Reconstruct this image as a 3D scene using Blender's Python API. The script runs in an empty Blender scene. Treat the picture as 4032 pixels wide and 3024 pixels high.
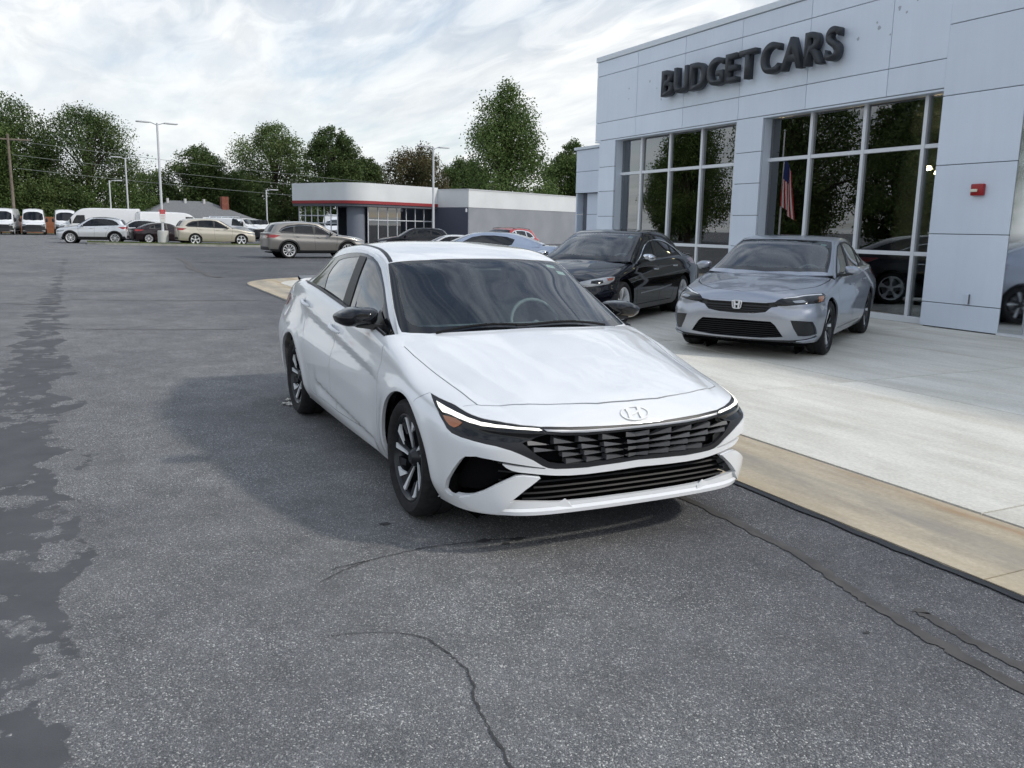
import bpy, bmesh, math, random
import numpy as np
from mathutils import Vector, Matrix, noise
from mathutils.bvhtree import BVHTree
from mathutils.geometry import delaunay_2d_cdt

# ------------------------------------------------------------------ camera, sky, sun, exposure
SC = bpy.context.scene
COL = SC.collection
R = math.radians

cam_d = bpy.data.cameras.new('camera')
cam = bpy.data.objects.new('camera', cam_d)
COL.objects.link(cam)
CAM = Vector((4.185, -2.3295, 1.532))
yaw, pitch, roll = R(153.752), R(-10.400), R(1.039)
fwd = Vector((math.cos(pitch) * math.cos(yaw), math.cos(pitch) * math.sin(yaw), math.sin(pitch)))
rgt = Vector((math.sin(yaw), -math.cos(yaw), 0))
upv = rgt.cross(fwd)
rgt2 = math.cos(roll) * rgt + math.sin(roll) * upv
upv2 = -math.sin(roll) * rgt + math.cos(roll) * upv
M = Matrix((rgt2, upv2, -fwd)).transposed().to_4x4()
M.translation = CAM
cam.matrix_world = M
cam_d.sensor_width = 36.0
cam_d.lens = 36.0 * 3361.25 / 4032.0
cam_d.clip_start = 0.05
cam_d.clip_end = 4000
SC.camera = cam

SUN_EL, SUN_AZ = R(38.0), R(47.0)      # direction to the sun, azimuth from +X towards +Y
sun_dir = Vector((math.cos(SUN_EL) * math.cos(SUN_AZ), math.cos(SUN_EL) * math.sin(SUN_AZ), math.sin(SUN_EL)))
sun_d = bpy.data.lights.new('sun', 'SUN')
sun_d.energy = 1.5
sun_d.angle = R(3.5)
sun_d.color = (1.0, 0.945, 0.86)
sun = bpy.data.objects.new('sun', sun_d)
COL.objects.link(sun)
sun.rotation_euler = (-sun_dir).to_track_quat('-Z', 'Y').to_euler()

W = bpy.data.worlds.new('World')
SC.world = W
W.use_nodes = True
nt = W.node_tree
nt.nodes.clear()
def wn(t, **k):
    n = nt.nodes.new(t)
    for a, b in k.items():
        setattr(n, a, b)
    return n
w_out = wn('ShaderNodeOutputWorld')
w_bg = wn('ShaderNodeBackground')
w_sky = wn('ShaderNodeTexSky', sky_type='NISHITA', sun_disc=False, sun_elevation=SUN_EL,
           sun_rotation=R(90) - SUN_AZ, altitude=200, air_density=1.0, dust_density=1.6, ozone_density=1.2)
w_bg.inputs['Strength'].default_value = 0.115
# thin streaky cloud layer: the view direction is projected on a flat layer far above
w_tc = wn('ShaderNodeTexCoord')
w_sep = wn('ShaderNodeSeparateXYZ')
nt.links.new(w_tc.outputs['Generated'], w_sep.inputs[0])
def wmath(op, a, b=None, clamp=False):
    n = wn('ShaderNodeMath', operation=op, use_clamp=clamp)
    for i, v in enumerate((a, b)):
        if v is None: continue
        if isinstance(v, (int, float)): n.inputs[i].default_value = v
        else: nt.links.new(v, n.inputs[i])
    return n.outputs[0]
zz = wmath('ADD', wmath('MAXIMUM', w_sep.outputs['Z'], 0.0), 0.09)
px_ = wmath('DIVIDE', w_sep.outputs['X'], zz)
py_ = wmath('DIVIDE', w_sep.outputs['Y'], zz)
w_cmb = wn('ShaderNodeCombineXYZ')
nt.links.new(px_, w_cmb.inputs[0]); nt.links.new(py_, w_cmb.inputs[1])
def wnoise(scale, detail, rough, dist, loc, sc, rotz=0.0):
    mp = wn('ShaderNodeMapping')
    mp.inputs['Location'].default_value = loc
    mp.inputs['Scale'].default_value = sc
    mp.inputs['Rotation'].default_value = (0, 0, rotz)
    nt.links.new(w_cmb.outputs[0], mp.inputs[0])
    n = wn('ShaderNodeTexNoise')
    n.inputs['Scale'].default_value = scale
    n.inputs['Detail'].default_value = detail
    n.inputs['Roughness'].default_value = rough
    n.inputs['Distortion'].default_value = dist
    nt.links.new(mp.outputs[0], n.inputs['Vector'])
    return n.outputs['Fac']
def wramp(fac, stops):
    r = wn('ShaderNodeValToRGB')
    el = r.color_ramp.elements
    while len(el) < len(stops): el.new(0.5)
    for e, (p, c) in zip(el, stops):
        e.position = p; e.color = (*c, 1)
    nt.links.new(fac, r.inputs[0])
    return r.outputs[0]
def wmix(fac, a, b):
    m = wn('ShaderNodeMix', data_type='RGBA')
    if isinstance(fac, float): m.inputs[0].default_value = fac
    else: nt.links.new(fac, m.inputs[0])
    for s, v in ((m.inputs[6], a), (m.inputs[7], b)):
        if isinstance(v, tuple): s.default_value = (*v, 1)
        else: nt.links.new(v, s)
    return m.outputs[2]
n1 = wnoise(0.55, 7, 0.58, 0.6, (2.3, 0.7, 0), (0.55, 1.5, 1), R(-35))
n2 = wnoise(1.5, 8, 0.6, 0.3, (7.1, 3.3, 0), (0.35, 1.6, 1), R(-28))
cover = wmath('ADD', wmath('MULTIPLY', n1, 0.72), wmath('MULTIPLY', n2, 0.34))
amt = wramp(cover, [(0.39, (0.32,) * 3), (0.48, (0.78,) * 3), (0.58, (0.99,) * 3)])
n3 = wmath('ADD', wmath('MULTIPLY', wnoise(0.9, 6, 0.6, 0.4, (1.1, 9.3, 0), (0.5, 2.0, 1), R(-30)), 0.66), wmath('MULTIPLY', wnoise(2.4, 4, 0.5, 0.8, (4.1, 2.3, 0), (0.6, 1.3, 1), R(-40)), 0.34))
hz2_ = wn('ShaderNodeMapRange', interpolation_type='SMOOTHSTEP'); hz2_.inputs[1].default_value = 0.05; hz2_.inputs[2].default_value = 0.6
nt.links.new(w_sep.outputs['Z'], hz2_.inputs[0])
shade_ = wmix(hz2_.outputs[0], wramp(n3, [(0.38, (1.0, 1.0, 1.0)), (0.62, (0.76, 0.79, 0.83))]), wramp(wnoise(3.6, 5, 0.55, 1.2, (2.2, 5.7, 0), (0.5, 1.5, 1), R(-50)), [(0.40, (1.32, 1.30, 1.26)), (0.60, (0.36, 0.43, 0.54))]))      # haze softens the cloud streaks low down
hz_ = wn('ShaderNodeMapRange', interpolation_type='SMOOTHSTEP'); hz_.inputs[1].default_value = 0.10; hz_.inputs[2].default_value = 0.85
nt.links.new(w_sep.outputs['Z'], hz_.inputs[0])
base_ = wmix(hz_.outputs[0], (6.9, 7.0, 6.95), (5.0, 5.5, 6.3))      # whitish near the horizon, bluer thin veil overhead
mulc = wn('ShaderNodeMix', data_type='RGBA', blend_type='MULTIPLY'); mulc.inputs[0].default_value = 1.0
nt.links.new(base_, mulc.inputs[6]); nt.links.new(shade_, mulc.inputs[7])
cl = mulc.outputs[2]
nt.links.new(wmix(amt, w_sky.outputs[0], cl), w_bg.inputs['Color'])
nt.links.new(w_bg.outputs[0], w_out.inputs[0])

SC.view_settings.view_transform = 'Standard'
SC.view_settings.look = 'None'
SC.view_settings.exposure = 0.42
SC.view_settings.gamma = 1.0
SC.view_settings.use_curve_mapping = False
SC.cycles.max_bounces = 6
SC.cycles.diffuse_bounces = 3
SC.cycles.glossy_bounces = 4
SC.cycles.use_adaptive_sampling = True
SC.cycles.adaptive_threshold = 0.02
SC.cycles.transparent_max_bounces = 16
SC.cycles.caustics_reflective = False
SC.cycles.caustics_refractive = False

# ------------------------------------------------------------------ materials
MATS = {}
def principled(name):
    m = bpy.data.materials.new(name)
    m.use_nodes = True
    MATS[name] = m
    return m, m.node_tree, m.node_tree.nodes['Principled BSDF']
def mat(name, col, rough=0.5, metal=0.0, coat=0.0, spec=0.5, emit=None, estr=0.0, alpha=None):
    if name in MATS: return MATS[name]
    m, t, b = principled(name)
    b.inputs['Base Color'].default_value = (*col, 1)
    b.inputs['Roughness'].default_value = rough
    b.inputs['Metallic'].default_value = metal
    b.inputs['Coat Weight'].default_value = coat
    b.inputs['Coat Roughness'].default_value = 0.03
    b.inputs['Specular IOR Level'].default_value = spec
    if emit:
        b.inputs['Emission Color'].default_value = (*emit, 1)
        b.inputs['Emission Strength'].default_value = estr
    return m
def noisy(name, c1, c2, scale, rough=0.8, bump=0.0, bscale=None, detail=5, metal=0.0, coords='Object', lo=0.35, hi=0.65, spec=0.4):
    if name in MATS: return MATS[name]
    m, t, b = principled(name)
    N, L = t.nodes, t.links
    tc = N.new('ShaderNodeTexCoord')
    n = N.new('ShaderNodeTexNoise'); n.inputs['Scale'].default_value = scale; n.inputs['Detail'].default_value = detail
    L.new(tc.outputs[coords], n.inputs['Vector'])
    r = N.new('ShaderNodeValToRGB')
    r.color_ramp.elements[0].position = lo; r.color_ramp.elements[0].color = (*c1, 1)
    r.color_ramp.elements[1].position = hi; r.color_ramp.elements[1].color = (*c2, 1)
    L.new(n.outputs['Fac'], r.inputs[0]); L.new(r.outputs[0], b.inputs['Base Color'])
    b.inputs['Roughness'].default_value = rough
    b.inputs['Metallic'].default_value = metal
    b.inputs['Specular IOR Level'].default_value = spec
    if bump:
        n2 = N.new('ShaderNodeTexNoise'); n2.inputs['Scale'].default_value = bscale or scale * 4; n2.inputs['Detail'].default_value = 4
        L.new(tc.outputs[coords], n2.inputs['Vector'])
        bp = N.new('ShaderNodeBump'); bp.inputs['Strength'].default_value = bump; bp.inputs['Distance'].default_value = 0.02
        L.new(n2.outputs['Fac'], bp.inputs['Height']); L.new(bp.outputs[0], b.inputs['Normal'])
    return m
def glass(name, tint, refl=1.0, rough=0.0, ior=1.5):
    """thin sheet of tinted glass: tinted see-through plus a fresnel mirror"""
    if name in MATS: return MATS[name]
    m = bpy.data.materials.new(name); m.use_nodes = True; MATS[name] = m
    N, L = m.node_tree.nodes, m.node_tree.links
    N.clear()
    o = N.new('ShaderNodeOutputMaterial'); mx = N.new('ShaderNodeMixShader')
    tr = N.new('ShaderNodeBsdfTransparent'); tr.inputs[0].default_value = (*tint, 1)
    gl = N.new('ShaderNodeBsdfGlossy'); gl.inputs['Roughness'].default_value = rough
    gl.inputs[0].default_value = (0.95, 0.97, 1, 1)
    fr = N.new('ShaderNodeFresnel'); fr.inputs[0].default_value = ior
    mu = N.new('ShaderNodeMath'); mu.operation = 'MULTIPLY'; mu.use_clamp = True; mu.inputs[1].default_value = refl
    L.new(fr.outputs[0], mu.inputs[0]); L.new(mu.outputs[0], mx.inputs[0])
    L.new(tr.outputs[0], mx.inputs[1]); L.new(gl.outputs[0], mx.inputs[2]); L.new(mx.outputs[0], o.inputs[0])
    return m
def paint(name, col, metal=0.0, rough=0.35, flake=0.0):
    if name in MATS: return MATS[name]
    m, t, b = principled(name)
    b.inputs['Base Color'].default_value = (*col, 1)
    b.inputs['Metallic'].default_value = metal
    b.inputs['Roughness'].default_value = rough
    b.inputs['Coat Weight'].default_value = 1.0
    b.inputs['Coat Roughness'].default_value = 0.02
    b.inputs['Specular IOR Level'].default_value = 0.2 if sum(col) > .1 else 0.0
    N, L = t.nodes, t.links
    tc = N.new('ShaderNodeTexCoord')
    n = N.new('ShaderNodeTexNoise'); n.inputs['Scale'].default_value = 3.0; n.inputs['Detail'].default_value = 3
    L.new(tc.outputs['Object'], n.inputs['Vector'])
    mr = N.new('ShaderNodeMapRange'); mr.inputs[3].default_value = 0.015; mr.inputs[4].default_value = 0.05
    L.new(n.outputs['Fac'], mr.inputs[0]); L.new(mr.outputs[0], b.inputs['Coat Roughness'])
    return m

# ------------------------------------------------------------------ objects
def tag(o, label=None, cat=None, group=None, kind=None):
    if label: o['label'] = label
    if cat: o['category'] = cat
    if group: o['group'] = group
    if kind: o['kind'] = kind
    return o
def empty(name, loc=(0, 0, 0), rz=0.0, label=None, cat=None, group=None):
    o = bpy.data.objects.new(name, None)
    o.empty_display_size = 0.2
    COL.objects.link(o)
    o.location = loc
    o.rotation_euler = (0, 0, rz)
    return tag(o, label, cat, group)
def mesh_obj(name, verts, faces, m, parent=None, smooth=False, normals=None, loc=None):
    me = bpy.data.meshes.new(name)
    me.from_pydata([tuple(map(float, v)) for v in verts], [], [tuple(map(int, f)) for f in faces])
    ms = m if isinstance(m, (list, tuple)) else [m]
    for q in ms: me.materials.append(q)
    if smooth: me.polygons.foreach_set('use_smooth', [True] * len(me.polygons))
    if normals is not None: me.normals_split_custom_set_from_vertices([tuple(map(float, n)) for n in normals])
    me.update()
    o = bpy.data.objects.new(name, me)
    COL.objects.link(o)
    if parent: o.parent = parent
    if loc: o.location = loc
    return o
class MB:
    """collects polygons of one mesh"""
    def __init__(s): s.v, s.f, s.mi = [], [], []
    def poly(s, pts, mi=0):
        n = len(s.v); s.v += [tuple(p) for p in pts]; s.f.append(tuple(range(n, n + len(pts)))); s.mi.append(mi)
    def add(s, v, f, mi=0):
        n = len(s.v); s.v += [tuple(p) for p in v]; s.f += [tuple(i + n for i in q) for q in f]; s.mi += [mi] * len(f)
    def box(s, x0, x1, y0, y1, z0, z1, mi=0, xf=None):
        v = [(x, y, z) for x in (x0, x1) for y in (y0, y1) for z in (z0, z1)]
        if xf: v = [xf @ Vector(p) for p in v]
        s.add(v, [(0, 1, 3, 2), (4, 6, 7, 5), (0, 4, 5, 1), (2, 3, 7, 6), (0, 2, 6, 4), (1, 5, 7, 3)], mi)
    def bbox(s, x0, x1, y0, y1, z0, z1, b=0.01, mi=0, xf=None):
        """box with chamfered edges"""
        bm = bmesh.new()
        bmesh.ops.create_cube(bm, size=1.0)
        for q in bm.verts:
            q.co = Vector(((x0 + x1) / 2 + q.co.x * (x1 - x0), (y0 + y1) / 2 + q.co.y * (y1 - y0), (z0 + z1) / 2 + q.co.z * (z1 - z0)))
        bmesh.ops.bevel(bm, geom=bm.edges[:], offset=b, segments=2, profile=0.5, affect='EDGES')
        bm.verts.index_update()
        v = [(xf @ q.co if xf else q.co.copy()) for q in bm.verts]
        s.add(v, [[q.index for q in f.verts] for f in bm.faces], mi)
        bm.free()
    def tube(s, pts, r, n=8, mi=0, cap=True):
        pts = [Vector(p) for p in pts]
        rs = r if isinstance(r, (list, tuple)) else [r] * len(pts)
        base = len(s.v); up = None
        for i, p in enumerate(pts):
            d = (pts[min(i + 1, len(pts) - 1)] - pts[max(i - 1, 0)]).normalized()
            if up is None: up = Vector((0, 0, 1)) if abs(d.z) < 0.9 else Vector((1, 0, 0))
            a = d.cross(up).normalized(); b = a.cross(d).normalized(); up = b
            for k in range(n):
                t = 2 * math.pi * k / n
                s.v.append(tuple(p + a * math.cos(t) * rs[i] + b * math.sin(t) * rs[i]))
        for i in range(len(pts) - 1):
            for k in range(n):
                k2 = (k + 1) % n
                s.f.append((base + i * n + k, base + i * n + k2, base + (i + 1) * n + k2, base + (i + 1) * n + k)); s.mi.append(mi)
        if cap:
            s.f.append(tuple(base + k for k in range(n))[::-1]); s.mi.append(mi)
            s.f.append(tuple(base + (len(pts) - 1) * n + k for k in range(n))); s.mi.append(mi)
    def lathe(s, prof, n=32, axis='y', c=(0, 0, 0), mi=0, a0=0.0, a1=2 * math.pi):
        """prof: (radius, offset along axis)"""
        base = len(s.v); full = abs(a1 - a0 - 2 * math.pi) < 1e-6; m = n if full else n + 1
        for (r, h) in prof:
            for k in range(m):
                t = a0 + (a1 - a0) * k / n
                if axis == 'y': p = (c[0] + r * math.cos(t), c[1] + h, c[2] + r * math.sin(t))
                else: p = (c[0] + r * math.cos(t), c[1] + r * math.sin(t), c[2] + h)
                s.v.append(p)
        for i in range(len(prof) - 1):
            for k in range(n):
                k2 = (k + 1) % m
                s.f.append((base + i * m + k, base + i * m + k2, base + (i + 1) * m + k2, base + (i + 1) * m + k)); s.mi.append(mi)
    def prism(s, poly, a, b, axis='y', mi=0):
        """extrude a 2-D polygon between a and b along an axis; poly is in the other two axes"""
        def P(p, h):
            return (p[0], h, p[1]) if axis == 'y' else ((h, p[0], p[1]) if axis == 'x' else (p[0], p[1], h))
        n = len(poly)
        v = [P(p, a) for p in poly] + [P(p, b) for p in poly]
        f = [tuple(range(n))[::-1], tuple(range(n, 2 * n))] + [(i, (i + 1) % n, (i + 1) % n + n, i + n) for i in range(n)]
        s.add(v, f, mi)
    def build(s, name, m, parent=None, smooth=False, auto=None, loc=None, recalc=True, bevel=0):
        me = bpy.data.meshes.new(name)
        me.from_pydata(s.v, [], s.f)
        ms = m if isinstance(m, (list, tuple)) else [m]
        for q in ms: me.materials.append(q)
        if any(s.mi): me.polygons.foreach_set('material_index', s.mi)
        if recalc:
            bm = bmesh.new(); bm.from_mesh(me); bmesh.ops.recalc_face_normals(bm, faces=bm.faces[:]); bm.to_mesh(me); bm.free()
        if smooth or auto:
            me.polygons.foreach_set('use_smooth', [True] * len(me.polygons))
            if auto: me.set_sharp_from_angle(angle=R(auto))
        me.update()
        o = bpy.data.objects.new(name, me)
        COL.objects.link(o)
        if parent: o.parent = parent
        if loc: o.location = loc
        return o
def copy_tree(o, parent=None, sub=None):
    c = o.copy(); COL.objects.link(c); c.parent = parent
    for ch in list(o.children): copy_tree(ch, c)
    return c
# ------------------------------------------------------------------ car bodies: smooth parametric skins cut into panels
def spline_matrix(n):
    """natural cubic spline on knots 0..n-1: second derivatives as a matrix of the data"""
    A = np.eye(n); B = np.zeros((n, n))
    for i in range(1, n - 1):
        A[i, i - 1:i + 2] = (1, 4, 1); B[i, i - 1:i + 2] = (6, -12, 6)
    return np.linalg.solve(A, B)
def spline_basis(n, t, D):
    t = np.clip(t, 0, n - 1); i = np.minimum(t.astype(int), n - 2); a = t - i; b = 1 - a
    m = np.zeros((len(t), n)); k = np.arange(len(t))
    m[k, i] += b; m[k, i + 1] += a
    return m + ((b ** 3 - b) / 6)[:, None] * D[i] + ((a ** 3 - a) / 6)[:, None] * D[i + 1]
class Skin:
    """interpolating spline surface of the left half; mirrored across y=0 at chosen borders"""
    def __init__(s, net, mir=(True, True, False, True), disp=None, warp=None):
        net = np.asarray(net, float)
        my = np.array([1, -1, 1.0]); pad = 3
        s.nu, s.nv = net.shape[:2]
        s.ou = pad if mir[0] else 0; s.ov = pad if mir[2] else 0
        if mir[0]: net = np.concatenate([net[pad:0:-1] * my, net], 0)
        if mir[1]: net = np.concatenate([net, net[-2:-2 - pad:-1] * my], 0)
        if mir[2]: net = np.concatenate([net[:, pad:0:-1] * my, net], 1)
        if mir[3]: net = np.concatenate([net, net[:, -2:-2 - pad:-1] * my], 1)
        s.xe0, s.xe1 = net[s.ou, -1, 0], net[s.ou + s.nu - 1, -1, 0]
        s.net = net; s.disp = disp; s.warp = warp
        s.Du, s.Dv = spline_matrix(net.shape[0]), spline_matrix(net.shape[1])
    def raw(s, u, v):
        Bu = spline_basis(s.net.shape[0], u + s.ou, s.Du); Bv = spline_basis(s.net.shape[1], v + s.ov, s.Dv)
        P = np.einsum('mi,ijk,mj->mk', Bu, s.net, Bv, optimize=True)
        if s.warp: P = s.warp(P)
        if s.disp: P = s.disp(P)
        return P
    def eval(s, u, v):
        P = s.raw(u, v)
        P[(u < 1e-9) & (s.ou > 0), 1] = 0; P[(v > s.nv - 1 - 1e-9) & True, 1] *= 1
        return P
    def normal(s, u, v, e=0.02):
        a = s.raw(np.minimum(u + e, s.nu - 1 + (e if 1 else 0)), v) - s.raw(np.maximum(u - e, -e), v)
        b = s.raw(u, np.minimum(v + e, s.nv - 1 + e)) - s.raw(u, np.maximum(v - e, -e))
        n = np.cross(a, b)
        l = np.linalg.norm(n, axis=1); l[l < 1e-12] = 1
        return n / l[:, None]
    def front(s, y, z, lift=0.0):
        u, v = s.hit((8, max(abs(y), 1e-4), z), (-1, 0, 0)); u, v = np.array([u]), np.array([v])
        q, n = s.eval(u, v)[0], s.normal(u, v)[0]
        if n[0] < 0: n = -n
        q = q + n * lift
        return (q[0], q[1] * (1 if y >= 0 else -1), q[2])
    def prep(s, k=6):
        gu = np.linspace(0, s.nu - 1, (s.nu - 1) * k + 1); gv = np.linspace(0, s.nv - 1, (s.nv - 1) * k + 1)
        U, V = np.meshgrid(gu, gv, indexing='ij'); U, V = U.ravel(), V.ravel()
        P = s.eval(U, V); n = len(gv); T = []
        for i in range(len(gu) - 1):
            for j in range(n - 1):
                a = i * n + j; T += [(a, a + n, a + n + 1), (a, a + n + 1, a + 1)]
        s.P, s.U, s.V, s.T = P, U, V, T
        s.bvh = BVHTree.FromPolygons([tuple(p) for p in P], T)
        return s
    def hit(s, o, d, fb=None):
        h = s.bvh.ray_cast(Vector(o), Vector(d))
        if h[0] is None: h = s.bvh.find_nearest(Vector(fb or o))
        return s.uv_of(h[0], h[2])
    def near(s, p):
        h = s.bvh.find_nearest(Vector(p))
        return s.uv_of(h[0], h[2])
    def point(s, p, lift=0.0):
        """nearest skin point and normal, lifted"""
        u, v = s.near(p); u, v = np.array([u]), np.array([v])
        q, n = s.eval(u, v)[0], s.normal(u, v)[0]
        if n @ np.array([0.2 if q[0] > 0 else -0.2, q[1], q[2] - .5]) < 0: n = -n
        return Vector(q + n * lift), Vector(n)
    def uv_of(s, loc, ti):
        a, b, c = s.T[ti]
        p = np.array(loc); A, B, C = s.P[a], s.P[b], s.P[c]
        v0, v1, v2 = B - A, C - A, p - A
        d00, d01, d11, d20, d21 = v0 @ v0, v0 @ v1, v1 @ v1, v2 @ v0, v2 @ v1
        den = d00 * d11 - d01 * d01
        if abs(den) < 1e-15: return s.U[a], s.V[a]
        y = (d11 * d20 - d01 * d21) / den; z = (d00 * d21 - d01 * d20) / den; x = 1 - y - z
        return x * s.U[a] + y * s.U[b] + z * s.U[c], x * s.V[a] + y * s.V[b] + z * s.V[c]
    def map(s, chart, pts):
        out = []
        for q in pts:
            if chart == '3':
                u, v = s.near(q)
                if q[1] <= 0.004:
                    if s.ou: u = 0.0 if q[0] > 0 and v < s.nv - 1.6 else u
                    else: v = 0.0
                out.append((u, v)); continue
            a, b = q
            if chart == 'F': q = s.hit((8, max(b * 0 + a, 1e-4), b), (-1, 0, 0))
            elif chart == 'R': q = s.hit((-9, max(a, 1e-4), b), (1, 0, 0))
            elif chart == 'S': q = s.hit((a, 8, b), (0, -1, 0), (a, .88, b))
            elif chart == 'T': q = s.hit((a, max(b, 1e-4), 9), (0, 0, -1))
            else: q = (a, b)
            u, v = q
            if chart in 'FR' and a <= 1e-3:
                if s.ov: v = 0.0
                else: u = 0.0 if chart == 'F' else s.nu - 1.0
            if chart == 'T' and b <= 1e-3:
                if s.ov: v = 0.0
                elif a > s.xe0: u = 0.0
                elif a < s.xe1: u = s.nu - 1.0
                else: v = s.nv - 1.0
            out.append((u, v))
        return np.array(out)
def dens(pts, step, closed=True):
    out = []
    n = len(pts)
    for i in range(n if closed else n - 1):
        a, b = np.array(pts[i], float), np.array(pts[(i + 1) % n], float)
        k = max(1, int(math.ceil(np.linalg.norm(b - a) / step)))
        for j in range(k): out.append(tuple(a + (b - a) * j / k))
    if not closed: out.append(tuple(pts[-1]))
    return out
def crom(pts, n=6, closed=False):
    """Catmull-Rom through points"""
    P = [np.array(p, float) for p in pts]; out = []; N = len(P)
    for i in range(N if closed else N - 1):
        if closed: a, b, c, d = P[i - 1], P[i], P[(i + 1) % N], P[(i + 2) % N]
        else: a, b, c, d = P[max(i - 1, 0)], P[i], P[i + 1], P[min(i + 2, N - 1)]
        for k in range(n):
            t = k / n
            out.append(tuple(0.5 * ((2 * b) + (c - a) * t + (2 * a - 5 * b + 4 * c - d) * t * t + (3 * b - a - 3 * c + d) * t ** 3)))
    if not closed: out.append(tuple(P[-1]))
    return out
def ribbon(pts, w):
    """polygon of width w around an open polyline"""
    P = [np.array(p, float) for p in pts]; L, Rr = [], []
    for i, p in enumerate(P):
        d = P[min(i + 1, len(P) - 1)] - P[max(i - 1, 0)]; d /= (np.linalg.norm(d) + 1e-12)
        n = np.array([-d[1], d[0]])
        L.append(tuple(p + n * w / 2)); Rr.append(tuple(p - n * w / 2))
    return L + Rr[::-1]
def inside(poly, P):
    x, y = P[:, 0], P[:, 1]; r = np.zeros(len(P), bool)
    n = len(poly); j = n - 1
    for i in range(n):
        xi, yi, xj, yj = poly[i][0], poly[i][1], poly[j][0], poly[j][1]
        if yi != yj:
            c = ((yi > y) != (yj > y)) & (x < (xj - xi) * (y - yi) / (yj - yi) + xi)
            r ^= c
        j = i
    return r
def loop_ribbon(pts, w):
    P = [np.array(p, float) for p in pts]; n = len(P); o, i_ = [], []
    for k in range(n):
        d = P[(k + 1) % n] - P[k - 1]; d /= (np.linalg.norm(d) + 1e-12); q = np.array([-d[1], d[0]])
        o.append(tuple(P[k] + q * w / 2)); i_.append(tuple(P[k] - q * w / 2))
    return o, i_
class Region:
    def __init__(s, key, chart, pts, step=0.03, closed=True, w=None):
        s.key, s.chart, s.w3 = key, chart, None
        if w and chart == '3':
            s.w3 = w; s.closed = closed; s.loops = [dens(pts, step, closed)]; s.ring = closed; return
        if w and closed:        # ring: two loops, inside the one and outside the other
            a, b = loop_ribbon(dens(pts, step), w); s.loops = [a, b]; s.ring = True
        elif w:
            s.loops = [ribbon(dens(pts, step, False), w)]; s.ring = False
        else:
            s.loops = [dens(pts, step)]; s.ring = False
def cut_skin(sk, regions, du, dv, su=1.0, sv=1.0, base='body'):
    """constrained triangulation of the skin's (u,v) domain along all region outlines; returns key -> (V, N, F)"""
    nu, nv = sk.nu - 1, sk.nv - 1
    V2, E = [], []
    def loop(uv):
        b = len(V2); n = len(uv)
        for q in uv: V2.append(Vector((q[0] * su, q[1] * sv)))
        for i in range(n): E.append((b + i, b + (i + 1) % n))
    gu = np.linspace(0, nu, int(nu / du) + 1); gv = np.linspace(0, nv, int(nv / dv) + 1)
    rect = [(u, 0) for u in gu] + [(nu, v) for v in gv[1:]] + [(u, nv) for u in gu[::-1][1:]] + [(0, v) for v in gv[::-1][1:-1]]
    loop(rect)
    maps = []
    for r in regions:
        if r.w3:
            l = [np.array(p) for p in r.loops[0]]; n = len(l); A, B = [], []
            for k in range(n):
                d = (l[(k + 1) % n] - l[k - 1]) if r.closed else (l[min(k + 1, n - 1)] - l[max(k - 1, 0)])
                h = sk.bvh.find_nearest(Vector(l[k])); q = np.cross(np.array(h[1]), d); q /= (np.linalg.norm(q) + 1e-12)
                A.append(l[k] + q * r.w3 / 2); B.append(l[k] - q * r.w3 / 2)
            loops = [A, B] if r.closed else [A + B[::-1]]
            m = [sk.map('3', l) for l in loops]
        else: m = [sk.map(r.chart, l) for l in r.loops]
        for l in m:
            l[:, 0] = np.clip(l[:, 0], 0, nu); l[:, 1] = np.clip(l[:, 1], 0, nv)
            loop(l)
        maps.append(m)
    U, V = np.meshgrid(gu[1:-1], gv[1:-1], indexing='ij')
    for a, b in zip(U.ravel(), V.ravel()): V2.append(Vector((a * su, b * sv)))
    vo, eo, fo, _, _, _ = delaunay_2d_cdt(V2, E, [], 0, 1e-5)
    uv = np.array([(v.x / su, v.y / sv) for v in vo])
    F = np.array([tuple(f) for f in fo if len(f) == 3])
    cen = uv[F].mean(1)
    key = np.zeros(len(F), int); names = [base]
    for r, m in zip(regions, maps):
        if r.key not in names: names.append(r.key)
        if r.ring: s = inside(m[0], cen) ^ inside(m[1], cen)
        else: s = inside(m[0], cen)
        key[s] = names.index(r.key)
    P = sk.eval(uv[:, 0], uv[:, 1]); Nn = sk.normal(uv[:, 0], uv[:, 1])
    # orientation: outward
    out = {}
    for i, nm in enumerate(names):
        f = F[key == i]
        if not len(f): continue
        ids, inv = np.unique(f, return_inverse=True)
        f2 = inv.reshape(-1, 3)
        v, n = P[ids].copy(), Nn[ids].copy()
        fn = np.cross(v[f2[:, 1]] - v[f2[:, 0]], v[f2[:, 2]] - v[f2[:, 0]])
        area = np.linalg.norm(fn, axis=1)
        f2 = f2[area > 1e-10]
        out[nm] = [v, n, f2]
    return out
def orient(part, c):
    """normals and faces outward from the point c (used as an axis along x)"""
    v, n, f = part
    ref = v - np.stack([np.clip(v[:, 0], c[0], c[1]), np.zeros(len(v)), np.full(len(v), c[2])], 1)
    n = np.where((np.einsum('ij,ij->i', n, ref) < 0)[:, None], -n, n)
    fn = np.cross(v[f[:, 1]] - v[f[:, 0]], v[f[:, 2]] - v[f[:, 0]])
    flip = np.einsum('ij,ij->i', fn, n[f].mean(1)) < 0
    f = np.where(flip[:, None], f[:, ::-1], f)
    return v, n, f
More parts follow.
